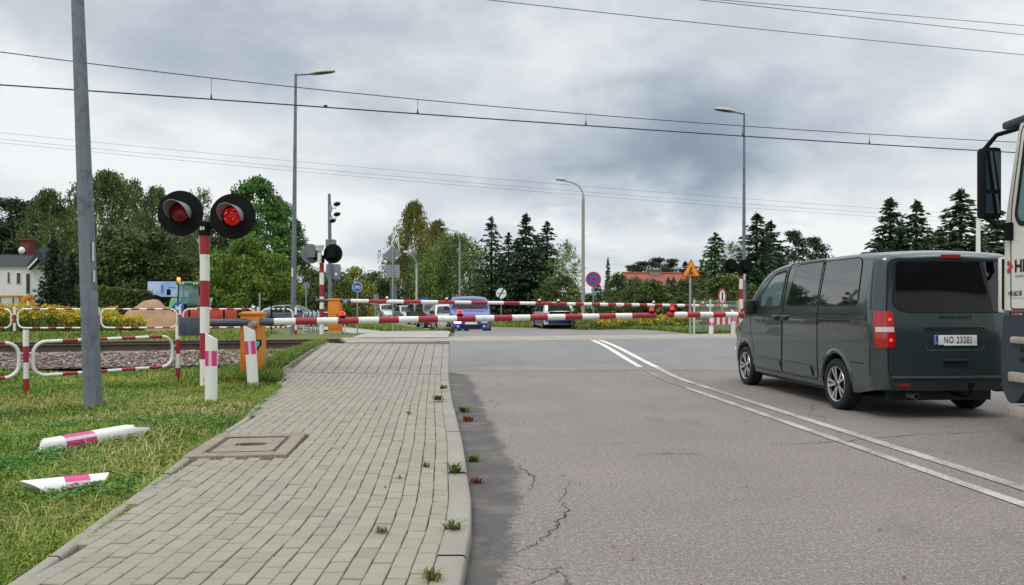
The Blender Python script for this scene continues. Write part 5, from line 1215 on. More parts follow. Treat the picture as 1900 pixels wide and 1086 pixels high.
mb = MB(); patch(mb, lambda y, z: Vector((xf + (2.2 - z) * .03 - .02 if z < 2.2 else xf - .03 - (z - 2.2) * .23, y, z)), [(-1.1, 1.9), (-1.05, 3.1), (1.05, 3.1), (1.1, 1.9)], .02, 0, 8, 8, False); mb.build('windscreen', WSG, trk_)
ty, ri = wheel_mesh(.50, .32, 8, False)
for y_, rot in ((.95, 0), (-.95, math.pi)):
    o_ = ty.build('wheel', RUBBER, trk_, (-.55, y_, .5), 30); o_.rotation_euler = (0, 0, rot); ri.build('rim', [GALV, RIMD], o_, None, 30)
# ------------------------------------------------------------------ road signs and masts
SIGNGREY = M('sign_back', '#7d848a', .5, metal=.3, var=.06, scale=3); SBLUE = M('sign_blue', '#1f5bb5', .4, var=.03); SRED = M('sign_red', '#c2202e', .4, var=.03); SYEL = M('sign_amber', '#ee9a12', .4, var=.04); SWHITE = M('sign_white', '#e3e4e2', .4, var=.03)
def sign_root(name, label, u, Y, vbot=None, rpole=.03, vtop=None, poleoff=0., cat='road sign', back=.03):
    b_ = at(u, Y); s_ = Y / F; z = lambda v: CH - (v - V0) / F * Y - b_.z; root = thing(name, label, cat, b_)
    mb = MB(); mb.tube([(poleoff, back, -.2), (poleoff, back, z(vtop))], rpole, 10); mb.build('pole', GALV, root); return root, z, s_
def plate_disc(root, c, r, mats, name='sign_face', rx=None, back=SIGNGREY, thick=.02):
    mb = MB(); n = 32; rx = rx or r; c = Vector(c)
    poly = [(rx * math.cos(2 * math.pi * i / n), r * math.sin(2 * math.pi * i / n)) for i in range(n)]
    mb.prism(poly, thick, Matrix.Translation(c) @ Matrix.Rotation(R(90), 4, 'X'), 0); return mb
# no stopping
root, z, s_ = sign_root('road_sign', 'round blue no stopping sign with red cross on a thin post', 1101, 39.5, vtop=505); zc = z(518.5); rr_ = 14.2 * s_
mb = plate_disc(root, (0, 0, zc), rr_, None); c_ = (0, -.021, zc); disc(mb, c_, rr_ * .98, FX, FY, 1, thick=.001); disc(mb, c_, rr_ * .78, FX, FY, 2, thick=.004)
for a in (45, 135): ca, sa = math.cos(R(a)) * rr_ * .80, math.sin(R(a)) * rr_ * .80; band(mb, [(-ca, -sa), (ca, sa)], rr_ * .17, FX, FY, c_, 1, .007)
rings(mb, c_, rr_ * .78, rr_ * .98, FX, FY, 1, thick=.009); mb.build('sign_face', [SIGNGREY, SRED, SBLUE], root)
mb = MB(); q = root.location; 
# end of restrictions
root, z, s_ = sign_root('road_sign', 'white round end of restriction sign with a black slash near the small blue car', 930, 46, vtop=540); zc = z(544.5); rr_ = 9.8 * s_
mb = plate_disc(root, (0, 0, zc), rr_, None); c_ = (0, -.021, zc); disc(mb, c_, rr_ * .97, FX, FY, 1, thick=.002); band(mb, [(-.5 * rr_, -.85 * rr_), (.5 * rr_, .85 * rr_)], rr_ * .26, FX, FY, c_, 2, .005)
for sx_ in (-.5, .5):
    mb.add([Vector(c_) + Vector((sx_ * rr_ + a * rr_ * .28, -.004, b_ * rr_ * .13)) for a, b_ in ((-1, -1), (1, -1), (1, .2), (.6, 1), (-.6, 1), (-1, .2))], [tuple(range(6))], 3)
mb.build('sign_face', [SIGNGREY, SWHITE, INK, M('ink_pale', '#8d9092', .6, var=0)], root)
# bicycle pictogram
def bicycle(mb, c, r, mi, th=.006, rider=False):
    w_ = r * .36; lx = .52 * r
    for x in (-lx, lx): rings(mb, Vector(c) + Vector((x, 0, -.14 * r)), w_ * .72, w_, FX, FY, mi, 20, th)
    A_ = [(-lx, -.14 * r), (-.22 * r, .24 * r), (.30 * r, .24 * r), (-.02 * r, -.14 * r), (-lx, -.14 * r)]; band(mb, A_, r * .085, FX, FY, c, mi, th); band(mb, [(-.02 * r, -.14 * r), (-.28 * r, .36 * r)], r * .085, FX, FY, c, mi, th)
    band(mb, [(lx, -.14 * r), (.26 * r, .38 * r), (.42 * r, .42 * r)], r * .085, FX, FY, c, mi, th); band(mb, [(-.40 * r, .38 * r), (-.18 * r, .38 * r)], r * .10, FX, FY, c, mi, th)
    if rider:
        band(mb, [(-.22 * r, .42 * r), (.06 * r, 1.05 * r)], r * .32, FX, FY, c, mi, th + .001); band(mb, [(.06 * r, .98 * r), (.34 * r, .52 * r)], r * .10, FX, FY, c, mi, th + .002)
        band(mb, [(-.2 * r, .40 * r), (.2 * r, .20 * r), (.02 * r, -.26 * r)], r * .17, FX, FY, c, mi, th + .003); disc(mb, Vector(c) + Vector((.13 * r, 0, 1.30 * r)), r * .17, FX, FY, mi, 14, th + .002)
root, z, s_ = sign_root('road_sign', 'round blue bicycle path sign over the pavement beyond the crossing', 663, 37, vtop=528); zc = z(533); rr_ = 9.4 * s_
mb = plate_disc(root, (0, 0, zc), rr_, None); c_ = (0, -.021, zc); disc(mb, c_, rr_ * .98, FX, FY, 2, thick=.001); disc(mb, c_, rr_ * .90, FX, FY, 1, thick=.003); bicycle(mb, c_, rr_ * .75, 2); mb.build('sign_face', [SIGNGREY, SBLUE, SWHITE], root)
root, z, s_ = sign_root('road_sign', 'orange triangular cyclist warning sign on a tall post', 1281, 25.6, vtop=486, rpole=.036); tri = [((1264.5 - 1281) * s_, z(513.5)), ((1299.5 - 1281) * s_, z(513.5)), ((1282 - 1281) * s_, z(480.5))]
tri = fillet(tri, .05); mb = MB(); mb.prism(tri, .02, Matrix.Rotation(R(90), 4, 'X'), 1); cx = sum(a for a, _ in tri) / len(tri); cz = z(502.5)
mb.add([(cx + (a - cx) * .84, -.024, cz + (b_ - cz) * .84) for a, b_ in tri], [tuple(range(len(tri)))], 0); bicycle(mb, (.01, -.022, z(508)), .155, 2, .006, True); mb.build('sign_face', [SYEL, SRED, INK], root)
root, z, s_ = sign_root('road_sign', 'round red rimmed no pedestrians sign turned sideways beside the wire gate', 1340, 28.2, vtop=537, rpole=.035); zc = z(550.5); mb = plate_disc(root, (0, 0, zc), 15 * s_, None, rx=8 * s_); c_ = (0, -.021, zc); disc(mb, c_, 14.6 * s_, FX, FY, 1, thick=.001, rx=7.7 * s_); disc(mb, c_, 11.6 * s_, FX, FY, 2, thick=.003, rx=5.2 * s_)
band(mb, [(0, -7 * s_), (0, 4.5 * s_)], 2.6 * s_, FX, FY, c_, 3, .006); disc(mb, (0, -.021, zc + 6.6 * s_), 1.6 * s_, FX, FY, 3, 12, .007); mb.build('sign_face', [SIGNGREY, SRED, SWHITE, INK], root)
# sign backs on the tall post
root, z, s_ = sign_root('road_sign', 'grey backs of a diamond sign and a square plate on one tall post', 729, 34, vtop=459, rpole=.038, back=-.035); sq = 17.5 * s_
mb = MB(); mb.prism([(-sq, 0), (0, -sq * .92), (sq, 0), (0, sq * .92)], .02, Matrix.Translation((0, .02, z(472.5))) @ Matrix.Rotation(R(90), 4, 'X'), 0); mb.build('diamond_plate', SIGNGREY, root)
mb = MB(); mb.box(7 * s_ - .04, 7 * s_ + .05, -.004, -.001, z(480), z(477)); mb.build('sticker', SWHITE, root)
mb = MB(); mb.box(-13 * s_, 12.5 * s_, 0, .02, z(515), z(491.5)); mb.build('square_plate', M('sign_back_pale', '#8b959a', .5, metal=.3, var=.05), root)
mb = MB(); mb.box(-4.5 * s_, 6.5 * s_, .0, .05, z(567), z(527.5)); mb.box(-4.5 * s_, -3.5 * s_, -.03, .0, z(567), z(527.5), 1); mb.box(5.5 * s_, 6.5 * s_, -.03, .0, z(567), z(527.5), 1); mb.build('narrow_plate', [M('sign_back_dark', '#6a6f73', .5, metal=.3), SIGNGREY], root)
root, z, s_ = sign_root('road_sign', 'pair of narrow grey sign backs low above the far pavement', 697, 46, vtop=548, back=-.03); mb = MB(); mb.box(-4 * s_, 5 * s_, 0, .02, z(573), z(546)); mb.build('narrow_plate', SIGNGREY, root)
root, z, s_ = sign_root('road_sign', 'small round grey sign back just right of the tall lamp post', 568, 38, vtop=528, back=-.03); mb = plate_disc(root, (0, .03, z(530)), 6.5 * s_, None); mb.build('sign_plate', SIGNGREY, root)
root, z, s_ = sign_root('road_sign', 'blue direction board above the roofs of the queueing cars', 786, 66, vtop=556); mb = MB(); mb.box(-10 * s_, 10 * s_, -.02, 0, z(561), z(553.5)); mb.build('sign_face', SBLUE, root)
# camera mast
b_ = at(611, 29.2); s_ = 29.2 / F; z = lambda v: CH - (v - V0) / F * 29.2 - b_.z; root = thing('camera_mast', 'grey mast with surveillance cameras and two grey boxes', 'camera mast', b_)
mb = MB(); mb.tube([(.04, 0, -.2), (.02, 0, z(450)), (0, 0, z(360))], [.085, .07, .055], 10); mb.build('pole', POLE, root)
CAMW = M('camera_white', '#d2d4d2', .4, var=0)
for v, dxx, kind in ((380, 14, 0), (399, 14, 0), (411, 9, 1)):
    mb = MB(); zc = z(v); L_ = dxx * s_; mb.tube([(0, 0, zc - .13), (L_ * .9, 0, zc - .13), (L_ * .9, -.02, zc)] if not kind else [(0, 0, zc + .02), (L_ * .6, 0, zc + .02)], .02, 6); mb.box(.02, .10, -.06, .06, zc - .26, zc - .02) if not kind else None; br = mb.build('camera_arm', GALV, root)
    mb = MB(); x0 = L_ * .9 if not kind else L_ * .45
    mb.box(x0 - .12, x0 + .16, -.30, .10, zc - .07, zc + .06, 0, .02); mb.box(x0 - .13, x0 + .17, -.33, .12, zc + .055, zc + .10, 1); disc(mb, (x0 + .02, -.30, zc), .05, FX, FY, 0, 14, .003)
    mb.v = [tuple(Matrix.Translation((x0, 0, zc)) @ Matrix.Rotation(R(35), 4, 'Z') @ Matrix.Rotation(R(-10), 4, 'X') @ Matrix.Scale(.62, 4) @ (Vector(q) - Vector((x0, 0, zc)))) for q in mb.v]
    mb.build('camera', [BLACK, CAMW], br, smooth=30)
BOXG = M('box_grey', '#7a8186', .5, var=.06)
for v0, v1, x0, x1, nm in ((444, 460, -8, 9, 'upper_box'), (490, 518, -7, 17, 'control_box')):
    mb = MB(); mb.box(x0 * s_, x1 * s_, .06, .40, z(v1), z(v0), 0, .02); mb.box(x1 * s_ - .14, x1 * s_ - .06, .055, .058, z(v1 - 7), z(v1 - 12), 1); mb.build(nm, [BOXG, SWHITE], root, smooth=30)
# wire fence, gate posts and striped board on the right
GATE = M('gate_pale', '#c9cbc4', .45, var=.06)
q0, q1 = at(1288, 26.3), at(1372, 28.2); root = thing('wire_fence', 'pale wire mesh fence panels right of the cyclist warning sign', 'fence', q0); d_ = (q1 - q0); Lf = Vector((d_.x, d_.y, 0)).length; d_ = Vector((d_.x, d_.y, 0)).normalized(); zt_ = 1.10
for f in (0, .34, 1.0): mb = MB(); c_ = d_ * (Lf * f); mb.tube([c_ + Vector((0, 0, -.1)), c_ + Vector((0, 0, zt_ + .06))], .035, 8); mb.build('post', GATE, root)
for f0, f1 in ((.02, .32), (.36, .98)):
    mb = MB(); n = max(6, int((f1 - f0) * Lf / .055))
    for i in range(n + 1): c_ = d_ * (Lf * (f0 + (f1 - f0) * i / n)); mb.tube([c_ + Vector((0, 0, .08)), c_ + Vector((0, 0, zt_))], .0045, 4, cap=False)
    for i in range(7): zz = .08 + (zt_ - .08) * i / 6; mb.tube([d_ * (Lf * f0) + Vector((0, 0, zz)), d_ * (Lf * f1) + Vector((0, 0, zz))], .007, 4, cap=False)
    mb.build('mesh_panel', M('wire_pale', '#aeb3ac', .5, metal=.2, var=0), root)
q0 = P(1314, 603, 26.0); q1 = P(1371, 603, 27.2); root = thing('striped_board', 'low red and white striped board in front of the wire fence', 'barrier board', q0); d_ = (q1 - q0); d_ = Vector((d_.x, d_.y, 0)); n = 11
mb = MB()
for i in range(n): a, b_ = d_ * (i / n), d_ * ((i + 1) / n); mb.add([a, b_, b_ + Vector((0, 0, .26)), a + Vector((0, 0, .26))] + [k + Vector((0, .03, 0)) for k in (a, b_, b_ + Vector((0, 0, .26)), a + Vector((0, 0, .26)))], [(0, 1, 2, 3), (7, 6, 5, 4), (3, 2, 6, 7), (0, 4, 5, 1)], [1 if i % 2 == 0 else 0] * 4)
mb.build('board', [WHITE, M('board_pink', '#c43b56', .4, var=.05)], root)
mb = MB(); e = at(1345, 26.6); o_ = Vector(root.location)
for f in (.12, .9): c_ = d_ * f; mb.tube([c_ + Vector((0, .04, .2)), c_ + Vector((0, .04, -.45))], .02, 6)
mb.build('leg', GATE, root)
delineator('white delineator standing at the left end of the striped board', 1319, 620, 590, 26.0, 8, 3); delineator('white delineator standing at the right end of the striped board', 1360, 620, 574, 26.9, 8, 1)
# bicycle hoops and pale handrail
q0 = at(562, 31.6); root = thing('bicycle_rack', 'row of grey steel bicycle hoops behind the far railing', 'bicycle rack', q0)
for i in range(3):
    x = i * .17; mb = MB(); pts = [(x + .12, .9, -.1), (x + .12, .9, .62)] + [(x + .12 - .0, .9 - .35 + .35 * math.cos(a), .62 + .28 * math.sin(a)) for a in np.linspace(0, math.pi, 9)[1:-1]] + [(x + .12, .2, .62), (x + .12, .2, -.1)]
    pts = [(q[0] + (.9 - q[1]) * .35, q[1] - .5, q[2]) for q in pts]; mb.tube(pts, .024, 8); mb.build('hoop', GALV, root, smooth=60)
q0 = at(563, 34); root = thing('handrail', 'pale low handrail beside the bicycle hoops', 'handrail', q0); mb = MB(); Lh = 1.8; mb.tube([(0, 0, -.1), (0, 0, .85), (.12, 0, .92), (Lh, 0, .92)], .028, 8); mb.build('rail', GATE, root, smooth=60); mb = MB(); mb.tube([(0, 0, .18), (Lh, 0, .18)], .022, 8); mb.build('lower_rail', GATE, root); mb = MB(); mb.cyl((Lh, 0, -.1), (Lh, 0, .92), .028); mb.build('post', GATE, root)
mb = MB(); a, b_ = P(478, 548, 40), P(640, 549, 34); mb.tube([P(380, 566, 40), P(452, 548, 45), P(504, 553, 33), P(590, 556, 29), P(640, 557, 27.6)], .012, 5); tag(mb.build('guy_cable', BLACK), 'thin dark cable strung between the posts above the grey car', 'cable')

# ------------------------------------------------------------------ houses
HW = M('render_white', '#d9d8d3', .85, var=.05, scale=2, dirt='#b3b0a6', dirt_amt=.1); ROOFD = M('roof_dark', '#2c323b', .55, var=.1, scale=3); CHIM = M('chimney_brick', '#70372d', .85, var=.2, scale=9)
Yh = 60.; s_ = Yh / F; b_ = Vector(((0 - U0) * s_, Yh, h((0 - U0) * s_, Yh))); zz = lambda v: CH - (v - V0) * s_ - b_.z
root = thing('house', 'white house with dark roof and brick chimney carrying a satellite dish', 'house', b_)
x = lambda u: u * s_
mb = MB(); mb.box(x(-160), x(53), 0, 9, -.3, zz(492)); mb.add([(x(53), .0, -.3), (x(80), .3, -.3), (x(80), .3, zz(486)), (x(66), .15, zz(478)), (x(53), 0, zz(492)), ], [(0, 1, 2, 3, 4)]); mb.build('wall', HW, root, smooth=0)
mb = MB(); vs = [(x(-162), -.25, zz(493)), (x(57), -.25, zz(493)), (x(62), .6, zz(474)), (x(-162), .6, zz(470)), (x(62), 5, zz(468)), (x(-162), 5, zz(466))]; mb.add(vs, [(0, 1, 2, 3), (3, 2, 4, 5)])
for i in range(46): xa = x(-160 + i * 4.8); mb.add([(xa, -.27, zz(493)), (xa + .05, -.27, zz(493)), (xa + .05, .58, zz(471)), (xa, .58, zz(471))], [(0, 1, 2, 3)])
mb.prism([(x(55), zz(493)), (x(76), zz(461)), (x(88), zz(484)), (x(86), zz(494)), (x(76), zz(481)), (x(57), zz(501))], 2.5, Matrix.Translation((0, 2.2, 0)) @ Matrix.Rotation(R(90), 4, 'X')); rf = mb.build('roof', ROOFD, root, smooth=0)
mb = MB(); a = [(x(56), -.36, zz(497)), (x(75), -.36, zz(478)), (x(75), -.36, zz(481.5)), (x(57.5), -.36, zz(500))]; mb.add(a + [(q[0], -.2, q[2]) for q in a], [(0, 3, 2, 1), (0, 1, 5, 4), (3, 7, 6, 2)]); mb.build('verge_board', WHITE, rf)
mb = MB(); mb.box(x(19), x(36), 1.2, 1.9, zz(478), zz(444)); mb.box(x(18), x(37), 1.1, 2.0, zz(444), zz(440.5)); ch_ = mb.build('chimney', CHIM, rf, smooth=0)
mb = MB(); mb.lathe([(.001, .1), (.15, .075), (.27, .0)], 20, 0, Matrix.Translation((x(25), 1.0, zz(463))) @ Matrix.Rotation(R(90), 4, 'X')); mb.build('satellite_dish', SWHITE, ch_)
for u0, u1, v0, v1 in ((13, 20, 504, 527), (30, 40, 505, 528), (-32, -22, 504, 528)):
    mb = MB(); mb.box(x(u0), x(u1), -.035, .02, zz(v1), zz(v0), 0, .01); f_ = mb.build('window', WHITE, root); mb = MB(); mb.box(x(u0) + .06, x(u1) - .06, -.045, -.038, zz(v1) + .06, zz(v0) - .06); mb.build('pane', M('pane_house', '#3a424a', .1, var=0), f_)
mb = MB(); mb.box(x(49), x(55), -.03, .0, zz(545), zz(508)); mb.build('door', M('door_dark', '#2d2b2a', .6), root)
# red tiled roof on the right
TILE = bpy.data.materials.new('roof_tile_red'); TILE.use_nodes = True; t = NT(TILE.node_tree); b = t.n['Principled BSDF']; b.inputs['Roughness'].default_value = .8
co = t.new('ShaderNodeTexCoord').outputs['Object']; br = t.new('ShaderNodeTexBrick'); t.put(br.inputs['Vector'], t.vmath('MULTIPLY', co, (1, 1, 1)))
sp = t.new('ShaderNodeSeparateXYZ'); t.put(sp.inputs[0], co); cb = t.new('ShaderNodeCombineXYZ'); t.put(cb.inputs[0], sp.outputs[0]); t.put(cb.inputs[1], sp.outputs[1]); t.put(br.inputs['Vector'], cb.outputs[0])
br.inputs['Scale'].default_value = 1.; br.inputs['Brick Width'].default_value = .30; br.inputs['Row Height'].default_value = .36; br.inputs['Mortar Size'].default_value = .03; br.inputs['Color1'].default_value = C('#8d4734'); br.inputs['Color2'].default_value = C('#9c5540'); br.inputs['Mortar'].default_value = C('#6b2c1e')
t.put(b.inputs['Base Color'], t.mix(t.mapr(t.noise(co, 1.5, 5), .45, .75, 0, .5), br.outputs[0], C('#6f4136')))
Yr = 66.; s_ = Yr / F; b_ = Vector(((1225 - U0) * s_, Yr, 0)); zz = lambda v: CH - (v - V0) * s_; x = lambda u: (u - 1225) * s_
root = thing('house', 'house under a long red tiled roof behind the shrubs', 'house', b_)
mb = MB(); mb.box(x(1172), x(1280), 0, 8, 0, zz(527)); mb.add([(x(1172), 0, zz(527)), (x(1172), 8, zz(527)), (x(1172), 4, zz(506)), (x(1280), 0, zz(527)), (x(1280), 8, zz(527)), (x(1280), 4, zz(506))], [(0, 2, 1), (3, 4, 5)]); mb.build('wall', HW, root, smooth=0)
mb = MB(); vs = [(x(1166), -.5, zz(530)), (x(1288), -.5, zz(531)), (x(1284), 4, zz(504.5)), (x(1166), 4, zz(503.5)), (x(1288), 8.5, zz(531)), (x(1166), 8.5, zz(530))]; mb.add(vs, [(0, 1, 2, 3), (3, 2, 4, 5)]); rf = mb.build('roof', TILE, root, smooth=0)
mb = MB(); mb.tube([(x(1166), 4, zz(503.5) + .02), (x(1284), 4, zz(504.5) + .02)], .12, 8); mb.build('ridge', M('ridge_tile', '#8d4330', .8, var=.15), rf)
mb = MB(); mb.box(x(1220), x(1239), 3.2, 3.9, zz(512), zz(498.5)); mb.box(x(1219), x(1240), 3.1, 4.0, zz(498.5), zz(497.0)); mb.build('chimney', M('chimney_pale', '#8d8b84', .9, var=.15), rf, smooth=0)
Yr = 72.; s_ = Yr / F; b_ = Vector(((340 - U0) * s_, Yr, 0)); zz = lambda v: CH - (v - V0) * s_; root = thing('house', 'small house with red gable roof above the tractor cab', 'house', b_)
mb = MB(); mb.add([(-2, 0, 0), (2, 0, 0), (2, 0, zz(525)), (0, 0, zz(506)), (-2, 0, zz(525)), (-2, 6, 0), (2, 6, 0), (2, 6, zz(525)), (0, 6, zz(506)), (-2, 6, zz(525))], [(0, 1, 2, 3, 4), (9, 8, 7, 6, 5), (1, 6, 7, 2), (5, 0, 4, 9)]); mb.build('wall', M('wall_brown', '#6a4037', .85, var=.15), root, smooth=0)
mb = MB()
for sg in (-1, 1): mb.add([(sg * 2.3, -.3, zz(527.5)), (0, -.3, zz(505)), (0, 6.3, zz(505)), (sg * 2.3, 6.3, zz(527.5))] + [(sg * 2.3, -.3, zz(527.5) - .15), (0, -.3, zz(505) - .18), (0, 6.3, zz(505) - .18), (sg * 2.3, 6.3, zz(527.5) - .15)], [(0, 1, 2, 3), (4, 7, 6, 5), (0, 4, 5, 1)])
mb.build('roof', M('roof_darkred', '#6e2d22', .8, var=.15), root, smooth=0)

# ------------------------------------------------------------------ billboard
Yb = 60.; s_ = Yb / F; b_ = Vector(((316 - U0) * s_, Yb, h((316 - U0) * s_, Yb))); zz = lambda v: CH - (v - V0) * s_ - b_.z; x = lambda u: (u - 316) * s_
root = thing('billboard', 'wide billboard with a pale blue picture behind the tractor', 'billboard', b_)
AD = bpy.data.materials.new('poster_blue'); AD.use_nodes = True; t = NT(AD.node_tree); b = t.n['Principled BSDF']; co = t.new('ShaderNodeTexCoord').outputs['Object']; b.inputs['Roughness'].default_value = .5
t.put(b.inputs['Base Color'], t.ramp(t.noise(co, .5, 5, .6, .5), [(.3, C('#8fb0de')), (.5, C('#a9c4ea')), (.7, C('#ccdcf2'))]))
mb = MB(); mb.box(x(271), x(360), 0, .15, zz(553), zz(520)); mb.build('frame', BLACK, root, smooth=0)
mb = MB(); mb.add([(x(274), -.01, zz(551)), (x(358), -.01, zz(551)), (x(358), -.01, zz(522.5)), (x(274), -.01, zz(522.5))], [(0, 1, 2, 3)])
for pl in ([(x(299), zz(545)), (x(301), zz(545)), (x(301.3), zz(538)), (x(303), zz(545)), (x(304.5), zz(545)), (x(303.5), zz(534)), (x(304.5), zz(531)), (x(302.5), zz(529)), (x(302), zz(527.5)), (x(300.5), zz(527.5)), (x(300), zz(529)), (x(298), zz(531)), (x(299), zz(535))],): mb.add([(a, -.016, b_) for a, b_ in pl], [tuple(range(len(pl)))], 1)
mb.add([(x(274), -.014, zz(551)), (x(300), -.014, zz(551)), (x(290), -.014, zz(547.2)), (x(274), -.014, zz(546.4))], [(0, 1, 2, 3)], 2)
text(mb, 'rsp', .36, (x(317), -.014, zz(544.5)), FX, FY, 3, 1.0); mb.build('poster', [AD, M('poster_figure', '#5f7fb5', .5, var=.1), INK, SWHITE], root)
mb = MB(); [mb.box(x(u) - .12, x(u) + .12, .05, .3, -.2, zz(553)) for u in (285,)]; mb.build('leg', STEEL, root); mb = MB(); [mb.box(x(u) - .12, x(u) + .12, .05, .3, -.2, zz(553)) for u in (346,)]; mb.build('leg', STEEL, root)

# ------------------------------------------------------------------ tractor facing the crossing
TG = M('tractor_green', '#2c8040', .4, var=.1, dirt='#5d6a48', dirt_amt=.1, coat=.4); TRED = M('implement_red', '#b8473c', .5, var=.12, scale=3, dirt='#7d3a30', dirt_amt=.12)
q = at(353, 50); tr = thing('tractor', 'green farm tractor with amber beacon and wide red implement in front', 'tractor', q, R(-80))
def bigwheel(x, y, r, wd, name='wheel'):
    mb = MB(); mt = Matrix.Rotation(R(-90), 4, 'X'); mb.lathe([(r * .55, -wd / 2), (r * .95, -wd / 2), (r, -wd * .4), (r, wd * .4), (r * .95, wd / 2), (r * .55, wd / 2)], 28, 0, mt)
    for i in range(22):
        a = 2 * math.pi * i / 22
        for sg in (-1, 1): b_ = a + (.0 if sg > 0 else .14); c_ = Matrix.Rotation(-b_, 4, 'Y') @ Matrix.Translation((r + .015, sg * wd * .22, 0)); k = len(mb.v); mb.box(-.03, .03, -wd * .22, wd * .22, -.035, .035); mb.v[k:] = [tuple(c_ @ Vector(v)) for v in mb.v[k:]]
    o_ = mb.build(name, RUBBER, tr, (x, y, r)); mb = MB(); mb.lathe([(r * .56, wd * .35), (r * .5, wd * .1), (.001, wd * .12)], 20, 0, mt); mb.lathe([(.001, -wd * .12), (r * .5, -wd * .1), (r * .56, -wd * .35)], 20, 0, mt); mb.build('rim', M('rim_pale', '#b9b7a0', .5), o_)
for y in (.95, -.95): bigwheel(-.9, y, .88, .55); bigwheel(1.55, y * .92, .62, .42)
mb = MB(); mb.box(.25, 2.25, -.38, .38, .95, 1.62, 0, .12); mb.build('hood', TG, tr, smooth=50)
mb = MB(); mb.box(2.24, 2.28, -.30, .30, 1.0, 1.5, 0, .01); mb.build('grille', BLACK, tr)
mb = MB(); mb.box(-1.3, 2.1, -.3, .3, .55, .95); mb.build('chassis', STEEL, tr)
for y in (.98, -.98):
    mb = MB(); vs = []; n = 12
    for i in range(n + 1): a = R(20 + 150 * i / n); vs += [(-.9 + .98 * math.cos(a), y - .30, .88 + .98 * math.sin(a)), (-.9 + .98 * math.cos(a), y + .30, .88 + .98 * math.sin(a)), (-.9 + 1.03 * math.cos(a), y + .30, .88 + 1.03 * math.sin(a)), (-.9 + 1.03 * math.cos(a), y - .30, .88 + 1.03 * math.sin(a))]
    mb.add(vs, [(4 * i + j, 4 * i + (j + 1) % 4, 4 * i + 4 + (j + 1) % 4, 4 * i + 4 + j) for i in range(n) for j in range(4)]); mb.build('fender', TG, tr, smooth=40)
    mb = MB(); vs = []
    for i in range(9): a = R(30 + 120 * i / 8); vs += [(1.55 + .7 * math.cos(a), y * .92 - .22, .62 + .7 * math.sin(a)), (1.55 + .7 * math.cos(a), y * .92 + .22, .62 + .7 * math.sin(a))]
    mb.add(vs, [(2 * i, 2 * i + 1, 2 * i + 3, 2 * i + 2) for i in range(8)]); mb.build('fender', TG, tr, smooth=40)
mb = MB()
for xx, y, x2, y2 in ((.30, .70, .16, .66), (.30, -.70, .16, -.66), (-1.35, .72, -1.3, .68), (-1.35, -.72, -1.3, -.68)): mb.tube([(xx, y, 1.15), (x2, y2, 2.75)], .045, 6)
mb.box(-1.35, .3, -.72, .72, 1.05, 1.2); mb.build('cab_frame', BLACK, tr)
mb = MB(); mb.add([(.31, -.66, 1.25), (.31, .66, 1.25), (.18, .62, 2.72), (.18, -.62, 2.72)], [(0, 1, 2, 3)]); [mb.add([(-1.3, y, 1.25), (.28, y, 1.25), (.15, y * .94, 2.72), (-1.27, y * .94, 2.72)], [(0, 1, 2, 3)]) for y in (.70, -.70)]; mb.add([(-1.36, -.66, 1.25), (-1.36, .66, 1.25), (-1.30, .62, 2.72), (-1.30, -.62, 2.72)], [(0, 1, 2, 3)])
tg_ = M('tractor_glass', '#8fa6a8', .05, var=0, spec=.6); tg_.node_tree.nodes['Principled BSDF'].inputs['Alpha'].default_value = .45; mb.build('cab_glass', tg_, tr)
mb = MB(); mb.box(-.9, -.3, -.3, .3, 1.2, 1.75, 0, .08); mb.box(-.95, -.78, -.28, .28, 1.6, 2.25, 0, .06); mb.build('seat', BLACK, tr)
mb = MB(); mb.box(-1.45, .42, -.80, .80, 2.72, 2.90, 0, .07); mb.build('cab_roof', TG, tr, smooth=50)
for y in (-.5, .5):
    mb = MB(); disc(mb, (.43, y, 2.80), .07, (0, 1, 0), (0, 0, 1), 0, 14, .003); disc(mb, (.43, y * .65, 2.80), .07, (0, 1, 0), (0, 0, 1), 0, 14, .003); mb.build('work_light', HLC, tr)
    mb = MB(); mb.tube([(.25, y * 1.5, 2.5), (.45, y * 2.4, 2.55), (.45, y * 2.4, 2.3)], .02, 5); mb.box(.40, .46, y * 2.4 - .12, y * 2.4 + .12, 2.05, 2.42, 0, .02); mb.build('mirror', BLACK, tr)
mb = MB(); mb.cyl((-.1, -.72, 2.88), (-.1, -.72, 3.0), .02); mb.lathe([(.11, 3.0), (.11, 3.14), (.07, 3.2), (.001, 3.21)], 14, 0, Matrix.Translation((-.1, -.72, 0))); mb.build('beacon', M('beacon_amber', '#ff9420', .2, var=0, emit='#ff8a18', es=2.5), tr)
mb = MB(); mb.cyl((.2, .6, 1.5), (.2, .6, 2.6), .05, n=10); mb.build('exhaust', BLACK, tr)
mb = MB(); mb.box(2.5, 3.0, -.7, 3.3, .55, 1.15, 0, .06); mb.box(2.2, 2.6, -.3, .3, .5, .8, 1); mb.tube([(2.7, -.4, 1.15), (2.7, -.4, 1.36), (2.7, 2.9, 1.36), (2.7, 2.9, 1.15)], .04, 6, 1)
for y in (-.4, .6, 1.6, 2.6): mb.box(2.99, 3.02, y - .05, y + .05, .6, 1.2, 1)
mb.build('front_implement', [TRED, BLACK], tr, smooth=40)
mb = MB(); mb.tube([(2.4, 1.0, .9), (2.4, 1.35, 1.6), (2.3, 1.45, 2.5), (2.2, 1.2, 2.65)], .035, 6); mb.tube([(2.4, .9, 1.2), (2.4, 1.3, 1.25)], .03, 6); mb.build('arm', BLACK, tr)
